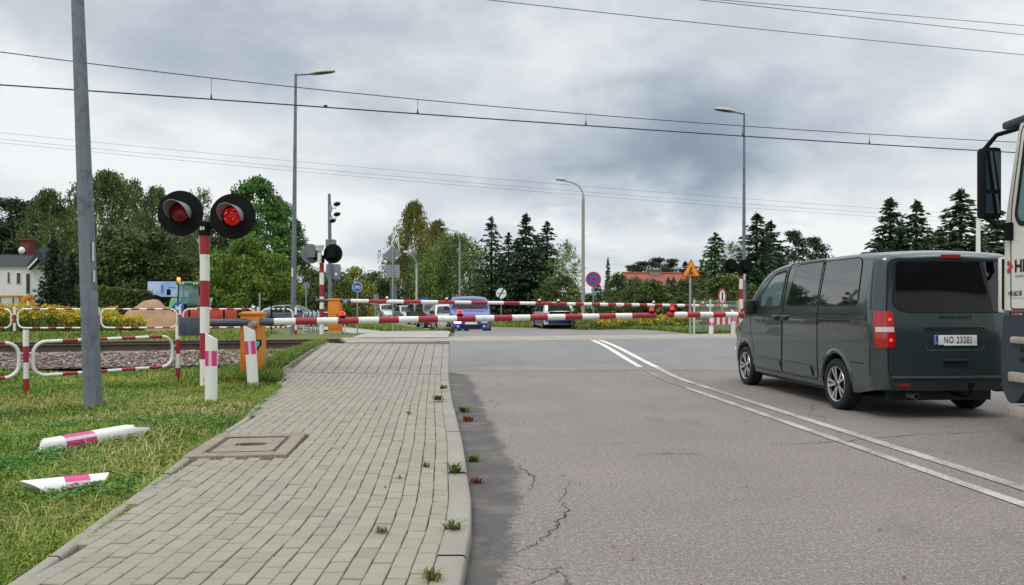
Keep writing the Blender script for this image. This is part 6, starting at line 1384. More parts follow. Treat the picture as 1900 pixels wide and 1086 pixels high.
mb = MB(); c_ = (3.06, .02, 1.32); ey_, ez_ = (0, 1, 0), (0, 0, 1); mb.prism([(.30 * math.cos(a), .30 * math.sin(a)) for a in np.linspace(0, 6.283, 25)[:-1]], .02, Matrix(((0, 0, 1, c_[0] - .02), (1, 0, 0, c_[1]), (0, 1, 0, c_[2]), (0, 0, 0, 1))), 0); band(mb, [(.15, .15), (-.12, -.12)], .075, ey_, ez_, c_, 1, .004); band(mb, [(-.15, .06), (-.15, -.15), (.06, -.15)], .07, ey_, ez_, c_, 1, .006); mb.build('arrow_sign', [SBLUE, SWHITE], tr)
# ------------------------------------------------------------------ yellow digger behind the flowers
EY = M('digger_yellow', '#c98a1e', .5, var=.12, dirt='#7a5a2a', dirt_amt=.15); q = at(22, 50); ex_ = thing('digger', 'yellow digger half hidden behind the yellow flowers by the white house', 'digger', q, R(10)); ex_.scale = (.8, .8, .8)
mb = MB(); mb.box(-1.5, 1.2, -.7, .7, .8, 1.5, 0, .08); mb.build('chassis', EY, ex_, smooth=40)
mb = MB(); [mb.tube([(a, b_, 1.4), (a * .96, b_ * .96, 2.4)], .05, 6) for a in (-1.1, .35) for b_ in (-.62, .62)]; mb.build('cab_frame', BLACK, ex_); mb = MB(); mb.box(-1.3, .55, -.75, .75, 2.4, 2.56, 0, .04); mb.build('cab_roof', EY, ex_, smooth=40)
mb = MB(); mb.add([(-1.1, -.66, 1.45), (.35, -.66, 1.45), (.33, -.63, 2.4), (-1.06, -.63, 2.4)], [(0, 1, 2, 3)]); mb.add([(.36, -.62, 1.45), (.36, .62, 1.45), (.34, .6, 2.4), (.34, -.6, 2.4)], [(0, 1, 2, 3)]); mb.build('cab_glass', tg_, ex_)
mb = MB(); mb.prism(fillet([(.9, 1.2), (1.2, 2.35), (1.9, 2.7), (2.0, 2.45), (1.5, 2.15), (1.25, 1.1)], .08), .3, Matrix.Translation((-.35, -.15, 0)) @ Matrix.Rotation(R(90), 4, 'X')); mb.build('boom', EY, ex_); mb = MB(); mb.prism(fillet([(1.75, 2.65), (2.4, 1.3), (2.15, 1.2), (1.5, 2.4)], .05), .22, Matrix.Translation((-.35, -.11, 0)) @ Matrix.Rotation(R(90), 4, 'X')); mb.build('dipper', EY, ex_); mb = MB(); mb.prism(fillet([(1.9, 1.3), (2.5, 1.25), (2.6, .8), (2.2, .65), (2.0, .9)], .08), .6, Matrix.Translation((-.35, .3, 0)) @ Matrix.Rotation(R(90), 4, 'X')); mb.build('bucket', STEEL, ex_)
tr_ = tr; tr = ex_
for y in (.75, -.75): bigwheel(-.9, y, .6, .4); bigwheel(.9, y, .5, .35)
tr = tr_
# ------------------------------------------------------------------ sand heap
Ys = 44.; c0 = at(282, Ys); SAND = surfmat('sand', ('#8a6c4e', '#9a7a5a', '#a88a6b'), 1.4, speck=.2, bump=.8, bscale=14)[0]
n = 48; V = []; Fs = []; rs_ = np.random.default_rng(3); ph = rs_.uniform(0, 6.28, 6)
for j in range(n + 1):
    for i in range(n + 1):
        a, b_ = (i / n * 2 - 1), (j / n * 2 - 1); x_, y_ = a * 2.35, b_ * 2.2
        rr_ = math.sqrt((x_ / 2.15)**2 + (y_ / 2.0)**2); z_ = 1.78 * max(0, 1 - rr_ ** 1.35) ** .9 + .09 * math.sin(x_ * 3 + ph[0]) * math.sin(y_ * 2.6 + ph[1]) + .05 * math.sin(x_ * 7 + ph[2] + y_ * 3) + (.25 * math.exp(-((x_ + .9)**2 + y_**2) / .5))
        V.append((c0.x + x_, c0.y + y_, c0.z - .1 + z_))
Fs = [(j * (n + 1) + i, j * (n + 1) + i + 1, (j + 1) * (n + 1) + i + 1, (j + 1) * (n + 1) + i) for j in range(n) for i in range(n)]
tag(fast_mesh('sand_heap', V, Fs, SAND, smooth=True), 'heap of brown sand left of the tractor', 'sand heap')
# ------------------------------------------------------------------ trees
def unit(n): v = RNG.normal(size=(n, 3)); return v / np.linalg.norm(v, axis=1, keepdims=True)
def leaves(C_, size, asp=.5, up=None, hang=False, jit=.35):
    """one four-cornered leaf per centre; up: preferred long-axis direction"""
    n = len(C_); a = unit(n)
    if hang: a = a * .45 + np.array([0, 0, -1.]); a /= np.linalg.norm(a, axis=1, keepdims=True)
    if up is not None: a = a * .5 + up; a /= np.linalg.norm(a, axis=1, keepdims=True)
    b_ = np.cross(a, unit(n)); b_ /= np.linalg.norm(b_, axis=1, keepdims=True) + 1e-9
    s = (size * RNG.uniform(1 - jit, 1 + jit, n))[:, None]; C_ = np.asarray(C_)
    V = np.stack([C_ - a * s * .5, C_ + b_ * s * asp * .5 - a * s * .05, C_ + a * s * .5, C_ - b_ * s * asp * .5 - a * s * .05], 1).reshape(-1, 3)
    return V
def quads(nv): return np.arange(nv, dtype=np.int32).reshape(-1, 4)
BARK = M('bark_brown', '#4a4034', .9, var=.25, scale=4, bump=.6, bscale=20); BARKD = M('bark_dark', '#352e27', .9, var=.25, scale=4)
BIRCHB = M('bark_birch', '#cfcac0', .8, var=.1, scale=3, dirt='#2e2a26', dirt_amt=.22)
def finish(name, trunk_mb, bark, V, lmat, label, cat, loc=(0, 0, -500)):
    root = thing(name, label, cat, loc); trunk_mb.build('trunk', bark, root, smooth=60); fast_mesh('crown', V, quads(len(V)), lmat, root); return root
def limbs(mb, H_, r, pts, nl=10, base=.25, trunk_top=.85, bend=.25):
    k = 7; tp = [Vector((bend * math.sin(i * 1.3), bend * math.cos(i * 1.7) - bend, H_ * trunk_top * i / (k - 1))) for i in range(k)]
    tp[0].z = -.3; mb.tube(tp, [r * (1 - .82 * i / (k - 1)) for i in range(k)], 8)
    for i in RNG.choice(len(pts), min(nl, len(pts)), replace=False):
        q = Vector(pts[i]); zb = min(H_ * trunk_top * .95, max(H_ * base, q.z - (Vector((q.x, q.y, 0)).length) * RNG.uniform(.5, 1.0))); f = zb / (H_ * trunk_top); j = min(k - 2, int(f * (k - 1))); a = tp[j].lerp(tp[j + 1], f * (k - 1) - j)
        m_ = a.lerp(q, .5) + Vector((0, 0, .12 * (q - a).length)); r0 = r * .42 * (1 - f * .6); mb.tube([a, m_, q], [r0, r0 * .6, r0 * .2], 6)
def broad(name, H_, Rr, lmat, nclump=150, per=75, leaf=.26, base=.14, top=1.0, bark=BARK, label='', cat='tree', oval=1., lump=.28, rc=.85, tr=.16):
    ph = RNG.uniform(0, 6.28, 6); cl = []
    while len(cl) < nclump:
        u = RNG.uniform(0, 1); a = RNG.uniform(0, 6.28); f = (u ** .75); rr_ = Rr * (math.sin(math.pi * (u * .86 + .12)) ** .65) * (1 - .25 * u) * oval
        rr_ *= 1 + lump * math.sin(2 * a + ph[0] + 4 * u) * .5 + lump * math.sin(3 * a + ph[1] - 5 * u) * .5; q = RNG.uniform(.35, 1) ** .5
        cl.append((rr_ * q * math.cos(a), rr_ * q * math.sin(a), H_ * (base + (top - base) * u) - rc * .4))
    cl = np.array(cl); sz = RNG.uniform(.6, 1.25, len(cl)) * rc; n = int(per)
    d = unit(len(cl) * n).reshape(len(cl), n, 3) * (RNG.uniform(0, 1, (len(cl), n, 1)) ** .45); d[:, :, 2] = d[:, :, 2] * .62 + .12
    Cc = (cl[:, None, :] + d * sz[:, None, None]).reshape(-1, 3); Cc = Cc[Cc[:, 2] > H_ * base * .5]
    V = leaves(Cc, leaf, .62); mb = MB(); limbs(mb, H_, tr, cl, 26, base=.12); return finish(name, mb, bark, V, lmat, label, cat)
def birch(name, H_, Rr, lmat, nstr=420, per=26, leaf=.20, base=.16, bark=BIRCHB, droop=1.5, label='', cat='tree', spread=.5, tr=.13, top_open=.5):
    ph = RNG.uniform(0, 6.28, 4); tips = []; Cc = []
    for _ in range(nstr):
        u = RNG.uniform(0, 1) ** .85; a = RNG.uniform(0, 6.28); rr_ = Rr * (math.sin(math.pi * (u * .80 + .17)) ** .8) * (1 + .3 * math.sin(2 * a + ph[0] + 3 * u) + .2 * math.sin(5 * a + ph[1])) * RNG.uniform(.72, 1.12); q = RNG.uniform(.15, 1) ** .6
        st = np.array([rr_ * q * math.cos(a), rr_ * q * math.sin(a), H_ * (base + (1 - base) * u)]); tips.append(st); L = droop * RNG.uniform(.3, 1.3) * (1 - .45 * u); o_ = np.array([math.cos(a), math.sin(a), 0]) * spread
        n = int(per * RNG.uniform(.6, 1.2)); t_ = RNG.uniform(0, 1, n)[:, None]; Cc.append(st + o_ * t_ * (1 - .4 * t_) * L - np.array([0, 0, 1]) * (t_ ** 1.6) * L + RNG.normal(0, .13, (n, 3)))
    Cc = np.concatenate(Cc); Cc = Cc[Cc[:, 2] > .3]; V = leaves(Cc, leaf, .5, hang=True); mb = MB(); limbs(mb, H_, tr, np.array(tips), 30, base=.2, trunk_top=.93, bend=.18); return finish(name, mb, bark, V, lmat, label, cat)
def spruce(name, H_, Rr, lmat, levels=34, per=11, leaf=.30, droop=.30, label='', cat='tree', nq=11, gap=.0, base=.03):
    Cc = []; A_ = []; mb = MB(); mb.tube([(0, 0, -.3), (0, 0, H_ * .6), (0, 0, H_)], [.16, .09, .015], 7)
    for i in range(levels):
        f = (i + RNG.uniform(-.3, .3)) / levels; z0 = H_ * (base + (1 - base) * min(.99, max(0, f))); L = Rr * (1 - f) ** .82 * RNG.uniform(.8, 1.1) + .10
        for j in range(max(4, int(per * (1 - .45 * f)))):
            if RNG.random() < gap: continue
            a = RNG.uniform(0, 6.28); l_ = L * RNG.uniform(.65, 1.12); n = max(3, int(nq * (l_ / Rr) + 3)); t_ = RNG.uniform(.12, 1, n)
            out = np.array([math.cos(a), math.sin(a), 0]); sd_ = np.array([-math.sin(a), math.cos(a), 0]); z = z0 - droop * l_ * t_ + .30 * l_ * np.maximum(0, t_ - .55) ** 1.0
            w_ = (1 - t_ * .75) * .38 * l_ * RNG.uniform(-1, 1, n)
            Cc.append(out * (t_ * l_)[:, None] + sd_ * w_[:, None] + np.stack([0 * z, 0 * z, z + RNG.normal(0, .05, n)], 1)); A_.append(np.repeat((out * .9 + np.array([0, 0, -.45]))[None], n, 0) + sd_ * (w_ * .8)[:, None])
            if j < 3 and f < .85: mb.tube([(0, 0, z0), tuple(out * l_ * .8 + np.array([0, 0, z0 - droop * l_ * .7]))], [.025, .008], 4, cap=False)
    for q in np.linspace(.90, 1.0, 26): Cc.append(np.array([[0, 0, H_ * q]]) + RNG.normal(0, .04, (1, 3))); A_.append(np.array([[0, 0, .9]]) + RNG.normal(0, .5, (1, 3)))
    V = leaves(np.concatenate(Cc), leaf, .42, up=np.concatenate(A_)); return finish(name, mb, BARKD, V, lmat, label, cat)
def pine(name, H_, Rr, lmat, label='', base=.45, n=42):
    cl = []
    for _ in range(n): u = RNG.uniform(0, 1); a = RNG.uniform(0, 6.28); r_ = Rr * math.sin(math.pi * (.25 + .7 * u)) * RNG.uniform(.3, 1); cl.append((r_ * math.cos(a), r_ * math.sin(a), H_ * (base + (.97 - base) * u)))
    cl = np.array(cl); d = unit(n * 110).reshape(n, 110, 3) * RNG.uniform(0, 1, (n, 110, 1)) ** .5; d[:, :, 2] *= .5; Cc = (cl[:, None] + d * RNG.uniform(.6, 1.15, (n, 1, 1))).reshape(-1, 3); mb = MB(); limbs(mb, H_, .17, cl, 26, base=.35, trunk_top=.95); return finish(name, mb, BARK, leaves(Cc, .30, .35), lmat, label, 'tree')
LB = leafmat('leaf_birch', ['#313f22', '#4b5e30', '#687841', '#88914d'], nscale=.4); LBY = leafmat('leaf_birch_yellow', ['#3e4a1f', '#5d672b', '#848037', '#a08f3c'], nscale=.5)
LM = leafmat('leaf_maple', ['#2c4620', '#42652d', '#5c833a', '#7b9d48'], nscale=.5); LMY = leafmat('leaf_maple_yellow', ['#3a5622', '#55752c', '#7b9438', '#a89f40'], nscale=.5)
LS = leafmat('needle_spruce', ['#1a2b1b', '#283c26', '#385031', '#4b663c'], trans=.1, nscale=.6); LSG = leafmat('needle_green', ['#20351a', '#2f4a24', '#41602e', '#56783a'], trans=.12, nscale=.6)
LP = leafmat('needle_pine', ['#1a2818', '#273a22', '#38502f', '#496039'], trans=.1); LW = leafmat('leaf_willow', ['#3c5230', '#57733d', '#75924e', '#94aa5c'], nscale=.4); LBUSH = leafmat('leaf_bush', ['#2f4020', '#485c2a', '#6a7a38', '#8f8f45'], nscale=.7); LTH = leafmat('leaf_thuja', ['#16240f', '#203317', '#2b411d', '#365024'], trans=.1)
LYEL = leafmat('leaf_yellow', ['#55641f', '#7d8430', '#a39a35', '#b5a63c'], nscale=.6)
PR = {}
PR['birchA'] = (birch('birch_tree', 12, 3.3, LB, 560, 27, .21, label='x'), 12); PR['birchB'] = (birch('birch_tree', 12, 2.5, LB, 400, 25, .20, droop=1.9, label='x'), 12); PR['birchT'] = (birch('birch_tree', 12, 1.9, LB, 150, 20, .19, droop=1.3, base=.35, label='x'), 12); PR['birchY'] = (birch('birch_tree', 10, 2.9, LBY, 720, 26, .19, droop=1.1, base=.10, label='x'), 10)
PR['birchW'] = (birch('birch_tree', 7, 2.0, LW, 210, 24, .15, droop=1.1, base=.1, label='x', tr=.09), 7)
PR['broadA'] = (broad('broadleaf_tree', 12, 4.0, LM, 190, 80, .28, label='x'), 12); PR['broadB'] = (broad('broadleaf_tree', 12, 3.3, LB, 150, 75, .26, label='x'), 12); PR['maple'] = (broad('maple_tree', 6, 3.2, LMY, 130, 75, .24, base=.06, rc=.75, label='x', tr=.12), 6)
PR['spruceA'] = (spruce('spruce_tree', 9, 2.7, LS, 46, 15, .30, label='x', nq=17), 9); PR['spruceB'] = (spruce('spruce_tree', 9, 2.1, LS, 40, 12, .29, label='x', gap=.18, droop=.25, nq=15), 9); PR['spruceG'] = (spruce('spruce_tree', 8, 2.9, LSG, 44, 16, .28, label='x', nq=17), 8)
PR['pine'] = (pine('pine_tree', 9, 2.3, LP, 'x'), 9); PR['willow'] = (birch('willow_tree', 7, 3.3, LW, 560, 30, .19, base=.30, bark=BARK, droop=3.1, spread=.7, label='x', tr=.2), 7)
PR['shrub'] = (broad('shrub', 2.6, 1.5, LBUSH, 70, 60, .15, base=.02, rc=.42, label='x', tr=.04), 2.6); PR['shrubY'] = (broad('shrub', 2.6, 1.5, LYEL, 60, 55, .14, base=.02, rc=.42, label='x', tr=.04), 2.6); PR['thuja'] = (spruce('thuja_tree', 5, 1.1, LTH, 40, 14, .2, label='x', droop=-.5, nq=12), 5)
PR['bushtree'] = (broad('broadleaf_tree', 5, 2.2, LB, 110, 65, .2, base=.05, rc=.6, label='x', tr=.09), 5)
def plant(kind, u, vtop, Y, label, group, wid=1., cat='tree', dz=0.):
    root, hh = PR[kind]; b_ = at(u, Y); Ht = CH - (vtop - V0) / F * Y - b_.z; k = Ht / hh
    r = dup(root, (b_.x, b_.y, b_.z + dz), RNG.uniform(0, 6.28), label, group, (k * wid, k * wid, k)); r['category'] = cat; return r
GL, GC, GR = 'trees of the wood behind the railway on the left', 'trees beyond the queue of cars', 'trees on the right beyond the crossing'
WOOD = 'tall tree inside the dense dark wood behind the tractor and house'
for u, v, Y, k, lab, wd in (
    (15, 368, 78, 'pine', 'dark pine at the left edge of the picture behind the white house', 1.25), (-40, 355, 84, 'pine', WOOD, 1.2), (62, 372, 82, 'pine', WOOD, 1.1),
    (90, 352, 74, 'birchA', 'light birch with bare pale branches between the pine and the thick grey pole', .85), (120, 385, 86, 'broadB', WOOD, 1.1), (200, 318, 72, 'birchA', 'tallest drooping birch just right of the thick grey pole', .95), (155, 340, 80, 'birchB', WOOD, 1.1),
    (245, 335, 76, 'birchB', 'drooping birch behind the billboard, second right of the thick pole', 1.15), (290, 348, 80, 'birchA', 'broad birch behind the near signal heads', .8), (335, 372, 84, 'birchB', WOOD, 1.1), (370, 348, 74, 'birchT', 'thin see-through birch between the two red signal heads', 1.0),
    (225, 420, 66, 'bushtree', WOOD, 1.), (300, 430, 68, 'bushtree', WOOD, 1.), (180, 440, 66, 'bushtree', WOOD, 1.), (260, 400, 85, 'broadB', WOOD, 1.2), (350, 420, 90, 'broadB', WOOD, 1.2), (60, 440, 90, 'broadB', WOOD, 1.3), (150, 420, 92, 'broadB', WOOD, 1.3), (400, 400, 92, 'broadB', WOOD, 1.3), (10, 430, 95, 'broadB', WOOD, 1.3),
    (478, 328, 66, 'broadA', 'big green broadleaf tree left of the tall lamp post', .92), (520, 372, 72, 'broadA', 'green broadleaf tree right behind the tall lamp post', .8), (430, 372, 76, 'broadB', 'dark tree behind the right hand red signal head', 1.0), (560, 430, 82, 'birchT', 'loose thin tree showing sky right of the tall lamp post', 1.0),
    (455, 440, 56, 'maple', 'round yellow topped maple behind the near orange cabinet', .80), (515, 475, 58, 'maple', 'lower round maple behind the grey parked car', .75), (405, 470, 60, 'maple', 'maple half hidden behind the near signal pole', .75),
    (585, 500, 64, 'bushtree', 'low dark tree left of the camera mast base', 1.2), (625, 500, 76, 'bushtree', 'low tree between camera mast and bicycle path sign', 1.2), (100, 440, 58, 'thuja', 'dense dark thuja column beside the white house', 1.0), (133, 470, 60, 'thuja', 'shorter thuja touching the thick grey pole', .8), (205, 490, 62, 'thuja', 'pointed thuja rising behind the clipped hedge', .75)):
    plant(k, u, v, Y, lab, GL, wd)
for u, v, Y, k, lab, wd in ((662, 497, 62, 'shrubY', 'yellow green bushy tree behind the bicycle path sign', .75), (640, 520, 58, 'shrub', 'green bush left of the bicycle path sign post', .8), (690, 505, 84, 'bushtree', 'dull green tree left of the diamond sign back', 1.2), (715, 520, 78, 'bushtree', 'low green tree behind the narrow sign backs', 1.2), (600, 515, 90, 'bushtree', 'far low tree behind the bell signal', 1.3),
    (768, 375, 78, 'birchY', 'tall yellowing birch right of the diamond sign back', .80), (812, 410, 82, 'birchY', 'second yellowing birch left of the willow', .85), (742, 470, 84, 'birchY', 'small yellowing birch behind the diamond sign back', 1.2), (845, 435, 72, 'willow', 'big weeping willow above the blue car', .92), (805, 490, 76, 'bushtree', 'dark tree under the yellowing birches', 1.2),
    (912, 402, 64, 'spruceB', 'slender leftmost spruce of the dark spruce row', 1.32), (944, 432, 66, 'spruceB', 'short spruce second in the dark spruce row', 1.52), (976, 397, 64, 'spruceA', 'tallest full spruce in the middle of the dark row', 1.29), (1015, 411, 66, 'spruceB', 'rightmost spruce of the dark row before the pale birch', 1.72), (930, 470, 68, 'spruceA', 'low dark spruce under the slender leftmost one', 1.45), (998, 470, 70, 'spruceA', 'low dark spruce between the two tallest ones', 1.45), (960, 445, 68, 'spruceA', 'dark spruce closing the row between short and tallest spruce', 1.5), (1000, 440, 69, 'spruceA', 'dark spruce closing the row between tallest and rightmost spruce', 1.5), (890, 500, 76, 'spruceA', 'dark spruce at the right foot of the willow', 1.72),
    (1048, 448, 56, 'birchW', 'pale green young birch left of the concrete lamp post', .85), (1040, 510, 54, 'shrub', 'pale shrub below the young birch behind the small blue car', 1.0)):
    plant(k, u, v, Y, lab, GC, wd)
SHR = 'green shrub in the thicket below the red tiled roof'
for u, v, Y, k, lab, wd in ((1128, 478, 62, 'spruceG', 'thin topped spruce behind the no stopping sign', 0.45), (1108, 515, 52, 'spruceA', 'small dark spruce right of the concrete lamp post', 1.19), (1150, 508, 54, 'bushtree', 'grey green tree left of the red tiled roof', .9), (1185, 528, 48, 'shrub', SHR, 1.1), (1215, 532, 47, 'shrub', SHR, 1.1), (1165, 535, 46, 'shrub', SHR, 1.), (1240, 515, 50, 'spruceG', 'small spruce in front of the red tiled roof', 0.99), (1262, 520, 50, 'spruceG', 'small spruce behind the cyclist warning sign', 0.99), (1290, 545, 44, 'shrub', SHR, 1.), (1140, 550, 44, 'shrub', SHR, 1.), (1260, 550, 43, 'shrub', SHR, 1.), (1090, 545, 46, 'shrub', SHR, .9), (1310, 540, 46, 'shrub', SHR, 1.),
    (1195, 485, 120, 'pine', 'far rounded pine above the left end of the red roof', 1.5), (1222, 478, 118, 'pine', 'far pine above the chimney of the red roof', 1.3), (1248, 480, 122, 'pine', 'far pine left of the cyclist warning sign', 1.3), (1272, 485, 120, 'spruceA', 'far spruce right behind the cyclist warning sign', 1.58), (1170, 492, 124, 'pine', 'far low pine behind the thin topped spruce', 1.4),
    (1327, 432, 50, 'spruceG', 'broad green spruce left of the right hand lamp post', 1.32), (1362, 448, 62, 'birchT', 'loose birch between broad spruce and lamp post', 1.1), (1404, 395, 52, 'spruceA', 'tall dark spruce right behind the right hand lamp post', 1.52), (1430, 410, 56, 'spruceA', 'dark spruce second right of the right hand lamp post', 1.45), (1375, 470, 56, 'spruceG', 'low green spruce behind the far signal heads', 1.45), (1470, 428, 62, 'pine', 'branching pine above the front of the van', 1.0), (1508, 440, 64, 'pine', 'ragged pine above the van roof, its right side against the sky', 1.0), (1450, 470, 60, 'spruceA', 'low dark spruce above the van windscreen', 1.58), (1345, 510, 42, 'shrub', 'dark shrub behind the no pedestrians sign', 1.3),
    (1670, 425, 60, 'spruceA', 'deep green spruce filling the mass above the van roof', 1.6), (1770, 430, 60, 'spruceA', 'deep green spruce filling the mass above the van roof', 1.6), (1815, 440, 60, 'spruceA', 'deep green spruce filling the mass above the van roof', 1.6), (1700, 450, 58, 'spruceA', 'deep green spruce filling the mass above the van roof', 1.7), (1420, 465, 54, 'spruceA', 'deep green spruce filling the mass behind the right hand lamp post', 1.6), (1390, 480, 52, 'spruceG', 'deep green spruce filling the mass behind the right hand lamp post', 1.4),
    (1300, 500, 52, 'bushtree', 'green tree between the cyclist warning sign and the broad spruce', .9), (1200, 524, 47, 'bushtree', SHR, 1.2), (1235, 528, 45, 'bushtree', SHR, 1.2), (1275, 518, 46, 'bushtree', SHR, 1.0), (1178, 515, 45, 'bushtree', SHR, .7), (1207, 519, 44, 'shrub', SHR, .9), (1250, 514, 44, 'spruceG', 'small spruce right of the chimney before the red tiled roof', .9), (1180, 526, 49, 'bushtree', SHR, 1.0),
    (1652, 368, 62, 'spruceA', 'pointed spruce first in the group above the van roof', 1.52), (1700, 372, 60, 'spruceA', 'pointed spruce second in the group above the van roof', 1.39), (1630, 440, 66, 'spruceA', 'low spruce at the left of the group above the van roof', 1.58), (1782, 352, 62, 'spruceA', 'tall spruce left of the truck mirror', 1.72), (1745, 425, 64, 'spruceA', 'spruce filling the gap between the groups above the van roof', 1.85), (1850, 385, 66, 'spruceA', 'spruce behind the truck mirror', 1.85), (1720, 440, 68, 'spruceA', 'dark low spruce between the pointed spruces', 1.72), (1905, 400, 70, 'spruceA', 'spruce hidden behind the truck cab', 1.85)):
    plant(k, u, v, Y, lab, GR, wd)
for r, _ in PR.values():
    for c_ in list(r.children): bpy.data.objects.remove(c_)
    bpy.data.objects.remove(r)
# clipped hedge
def hedge(label, u0, u1, v0, v1, Y, dep, mat, n, leaf):
    a, b_ = at(u0, Y), at(u1, Y); z0 = CH - (v0 - V0) / F * Y; z1 = CH - (v1 - V0) / F * Y; t_ = RNG.uniform(0, 1, n); yy = RNG.uniform(0, dep, n); top = z0 + (z1 - z0) * t_ - a.z; zz = top * RNG.uniform(0, 1, n) ** .6
    fr_ = RNG.random(n) < .5; yy = np.where(fr_, RNG.uniform(0, .15, n), yy); zz = np.where(fr_, zz, top * RNG.uniform(.9, 1.0, n)) + RNG.normal(0, .05, n); X = a.x + (b_.x - a.x) * t_
    V = leaves(np.stack([X, Y + yy + RNG.normal(0, .05, n), a.z + zz], 1), leaf, .6); mb = MB(); mb.box(a.x, b_.x, Y + .2, Y + dep - .1, a.z - .2, a.z + (min(z0, z1) - a.z) * .85)
    root = thing('hedge', label, 'hedge', (0, 0, 0)); mb.build('stems', BARKD, root); fast_mesh('foliage', V, quads(len(V)), mat, root)
hedge('clipped green hedge on the lawn behind the thick grey pole', 138, 266, 528, 540, 56, 1.6, LBUSH, 5200, .16)

# ------------------------------------------------------------------ flowers, grass, weeds
def blades(P0, L, wd, lean=.5, bend=True):
    n = len(P0); a = RNG.uniform(0, 6.28, n); d = np.stack([np.cos(a), np.sin(a), 0 * a], 1); s = np.stack([-np.sin(a), np.cos(a), 0 * a], 1); le = np.abs(RNG.normal(lean, .35, n))[:, None]; L = L[:, None]; wd = wd[:, None]; up = np.array([0, 0, 1.])
    m_ = P0 + (up * .62 + d * le * .28) * L; t_ = P0 + (up * (1 - .25 * np.minimum(le, 1.4)) + d * le * .85) * L
    V = np.stack([P0 - s * wd * .5, P0 + s * wd * .5, m_ + s * wd * .42, m_ - s * wd * .42, t_ + s * wd * .08, t_ - s * wd * .08], 1).reshape(-1, 3)
    k = np.arange(n)[:, None] * 6; return V, np.concatenate([np.concatenate([k, k + 1, k + 2, k + 3], 1), np.concatenate([k + 3, k + 2, k + 4, k + 5], 1)])
GR = leafmat('grass_blade', ['#355519', '#4a7121', '#668a2e', '#84993b', '#9c9d48', '#aa9c5c'], trans=.2, nscale=.55)
GRF = leafmat('grass_far', ['#3d5a20', '#557529', '#6c8834', '#8a9440', '#a39a58'], trans=.2, nscale=.3)
def sample(n, x0, x1, y0, y1, dens=None):
    X = RNG.uniform(x0, x1, n); Y = RNG.uniform(y0, y1, n); k = np.ones(n, bool)
    return X, Y
def noise2(X, Y, f, s=0.):
    return (np.sin(X * f + 1.3 * np.sin(Y * f * .7 + s)) + np.sin(Y * f * 1.1 + 1.7 * np.sin(X * f * .6 + 2 * s)) + np.sin((X + Y) * f * .8 + s)) / 3
n = 330000; Y = 2.6 + (19.2 - 2.6) * RNG.uniform(0, 1, n) ** 1.25; X = RNG.uniform(-13, -1.9, n); el = WALKL(Y)
k = (X < el - .03 + .10 * noise2(X, Y, 5)) & (np.abs(X) < .70 * Y + .6) & (RNG.random(n) < np.clip(9.5 / (Y + 2.0), .25, 1.2)); tt = Y - Yc(X)
k &= (tt < -2.5); dry = noise2(X, Y, 1.3, 2.); k &= (RNG.random(n) < np.where(dry > .45, .6, 1.0)); bare = np.exp(-((X + 4.4)**2 / .6 + (Y - 12.5)**2 / 2.)) * 0
X, Y, dry = X[k], Y[k], dry[k]; edge_ = np.clip((el[k] - X) / .35, .35, 1); hz = np.clip(.044 + .040 * noise2(X, Y, 2.1, 4.), .02, .14) * RNG.uniform(.6, 1.5, len(X)) * edge_
P0 = np.stack([X, Y, H(X, Y) - .05], 1); V, Fq = blades(P0, hz + .03, .0055 + .0008 * Y * RNG.uniform(.6, 1.3, len(X)), .75)
tag(fast_mesh('grass', V, Fq, GR), 'uneven green and straw coloured grass on the near verge', 'grass', kind='stuff')
STRAW = leafmat('dry_straw', ['#7d6a42', '#9c8858', '#b6a274', '#c7b78e'], trans=.15)
n = 4200; cx = RNG.uniform(-8, -2.5, 60); cy = 4 + 12 * RNG.uniform(0, 1, 60) ** 1.2; i_ = RNG.integers(0, 60, n); X = cx[i_] + RNG.normal(0, .28, n); Y = cy[i_] + RNG.normal(0, .28, n); k = (X < WALKL(Y) + .10) & (Y - Yc(X) < -2.6); X, Y = X[k], Y[k]
V, Fq = blades(np.stack([X, Y, H(X, Y) - .03], 1), RNG.uniform(.05, .14, len(X)), .0035 + .0006 * Y, 2.2); tag(fast_mesh('dry_grass', V, Fq, STRAW), 'flattened dry straw tufts scattered through the near grass', 'grass', kind='stuff')
CLV = leafmat('clover_leaf', ['#2f5a1c', '#3f7326', '#548733', '#6d9a42'], trans=.2)
n = 15000; cx = RNG.uniform(-5.5, -2.4, 26); cy = RNG.uniform(4.2, 9.5, 26); i_ = RNG.integers(0, 26, n); X = cx[i_] + RNG.normal(0, .22, n); Y = cy[i_] + RNG.normal(0, .20, n); k = X < WALKL(Y) - .05; X, Y = X[k], Y[k]
V = leaves(np.stack([X, Y, H(X, Y) + RNG.uniform(-.02, .035, len(X))], 1), .034, .95, jit=.4); V = V.reshape(-1, 4, 3); c_ = V.mean(1, keepdims=True); V[:, :, 2] = c_[:, :, 2] + (V[:, :, 2] - c_[:, :, 2]) * .35
tag(fast_mesh('clover', V.reshape(-1, 3), quads(len(V) * 4), CLV), 'low clover patches in the near grass', 'ground cover', kind='stuff')
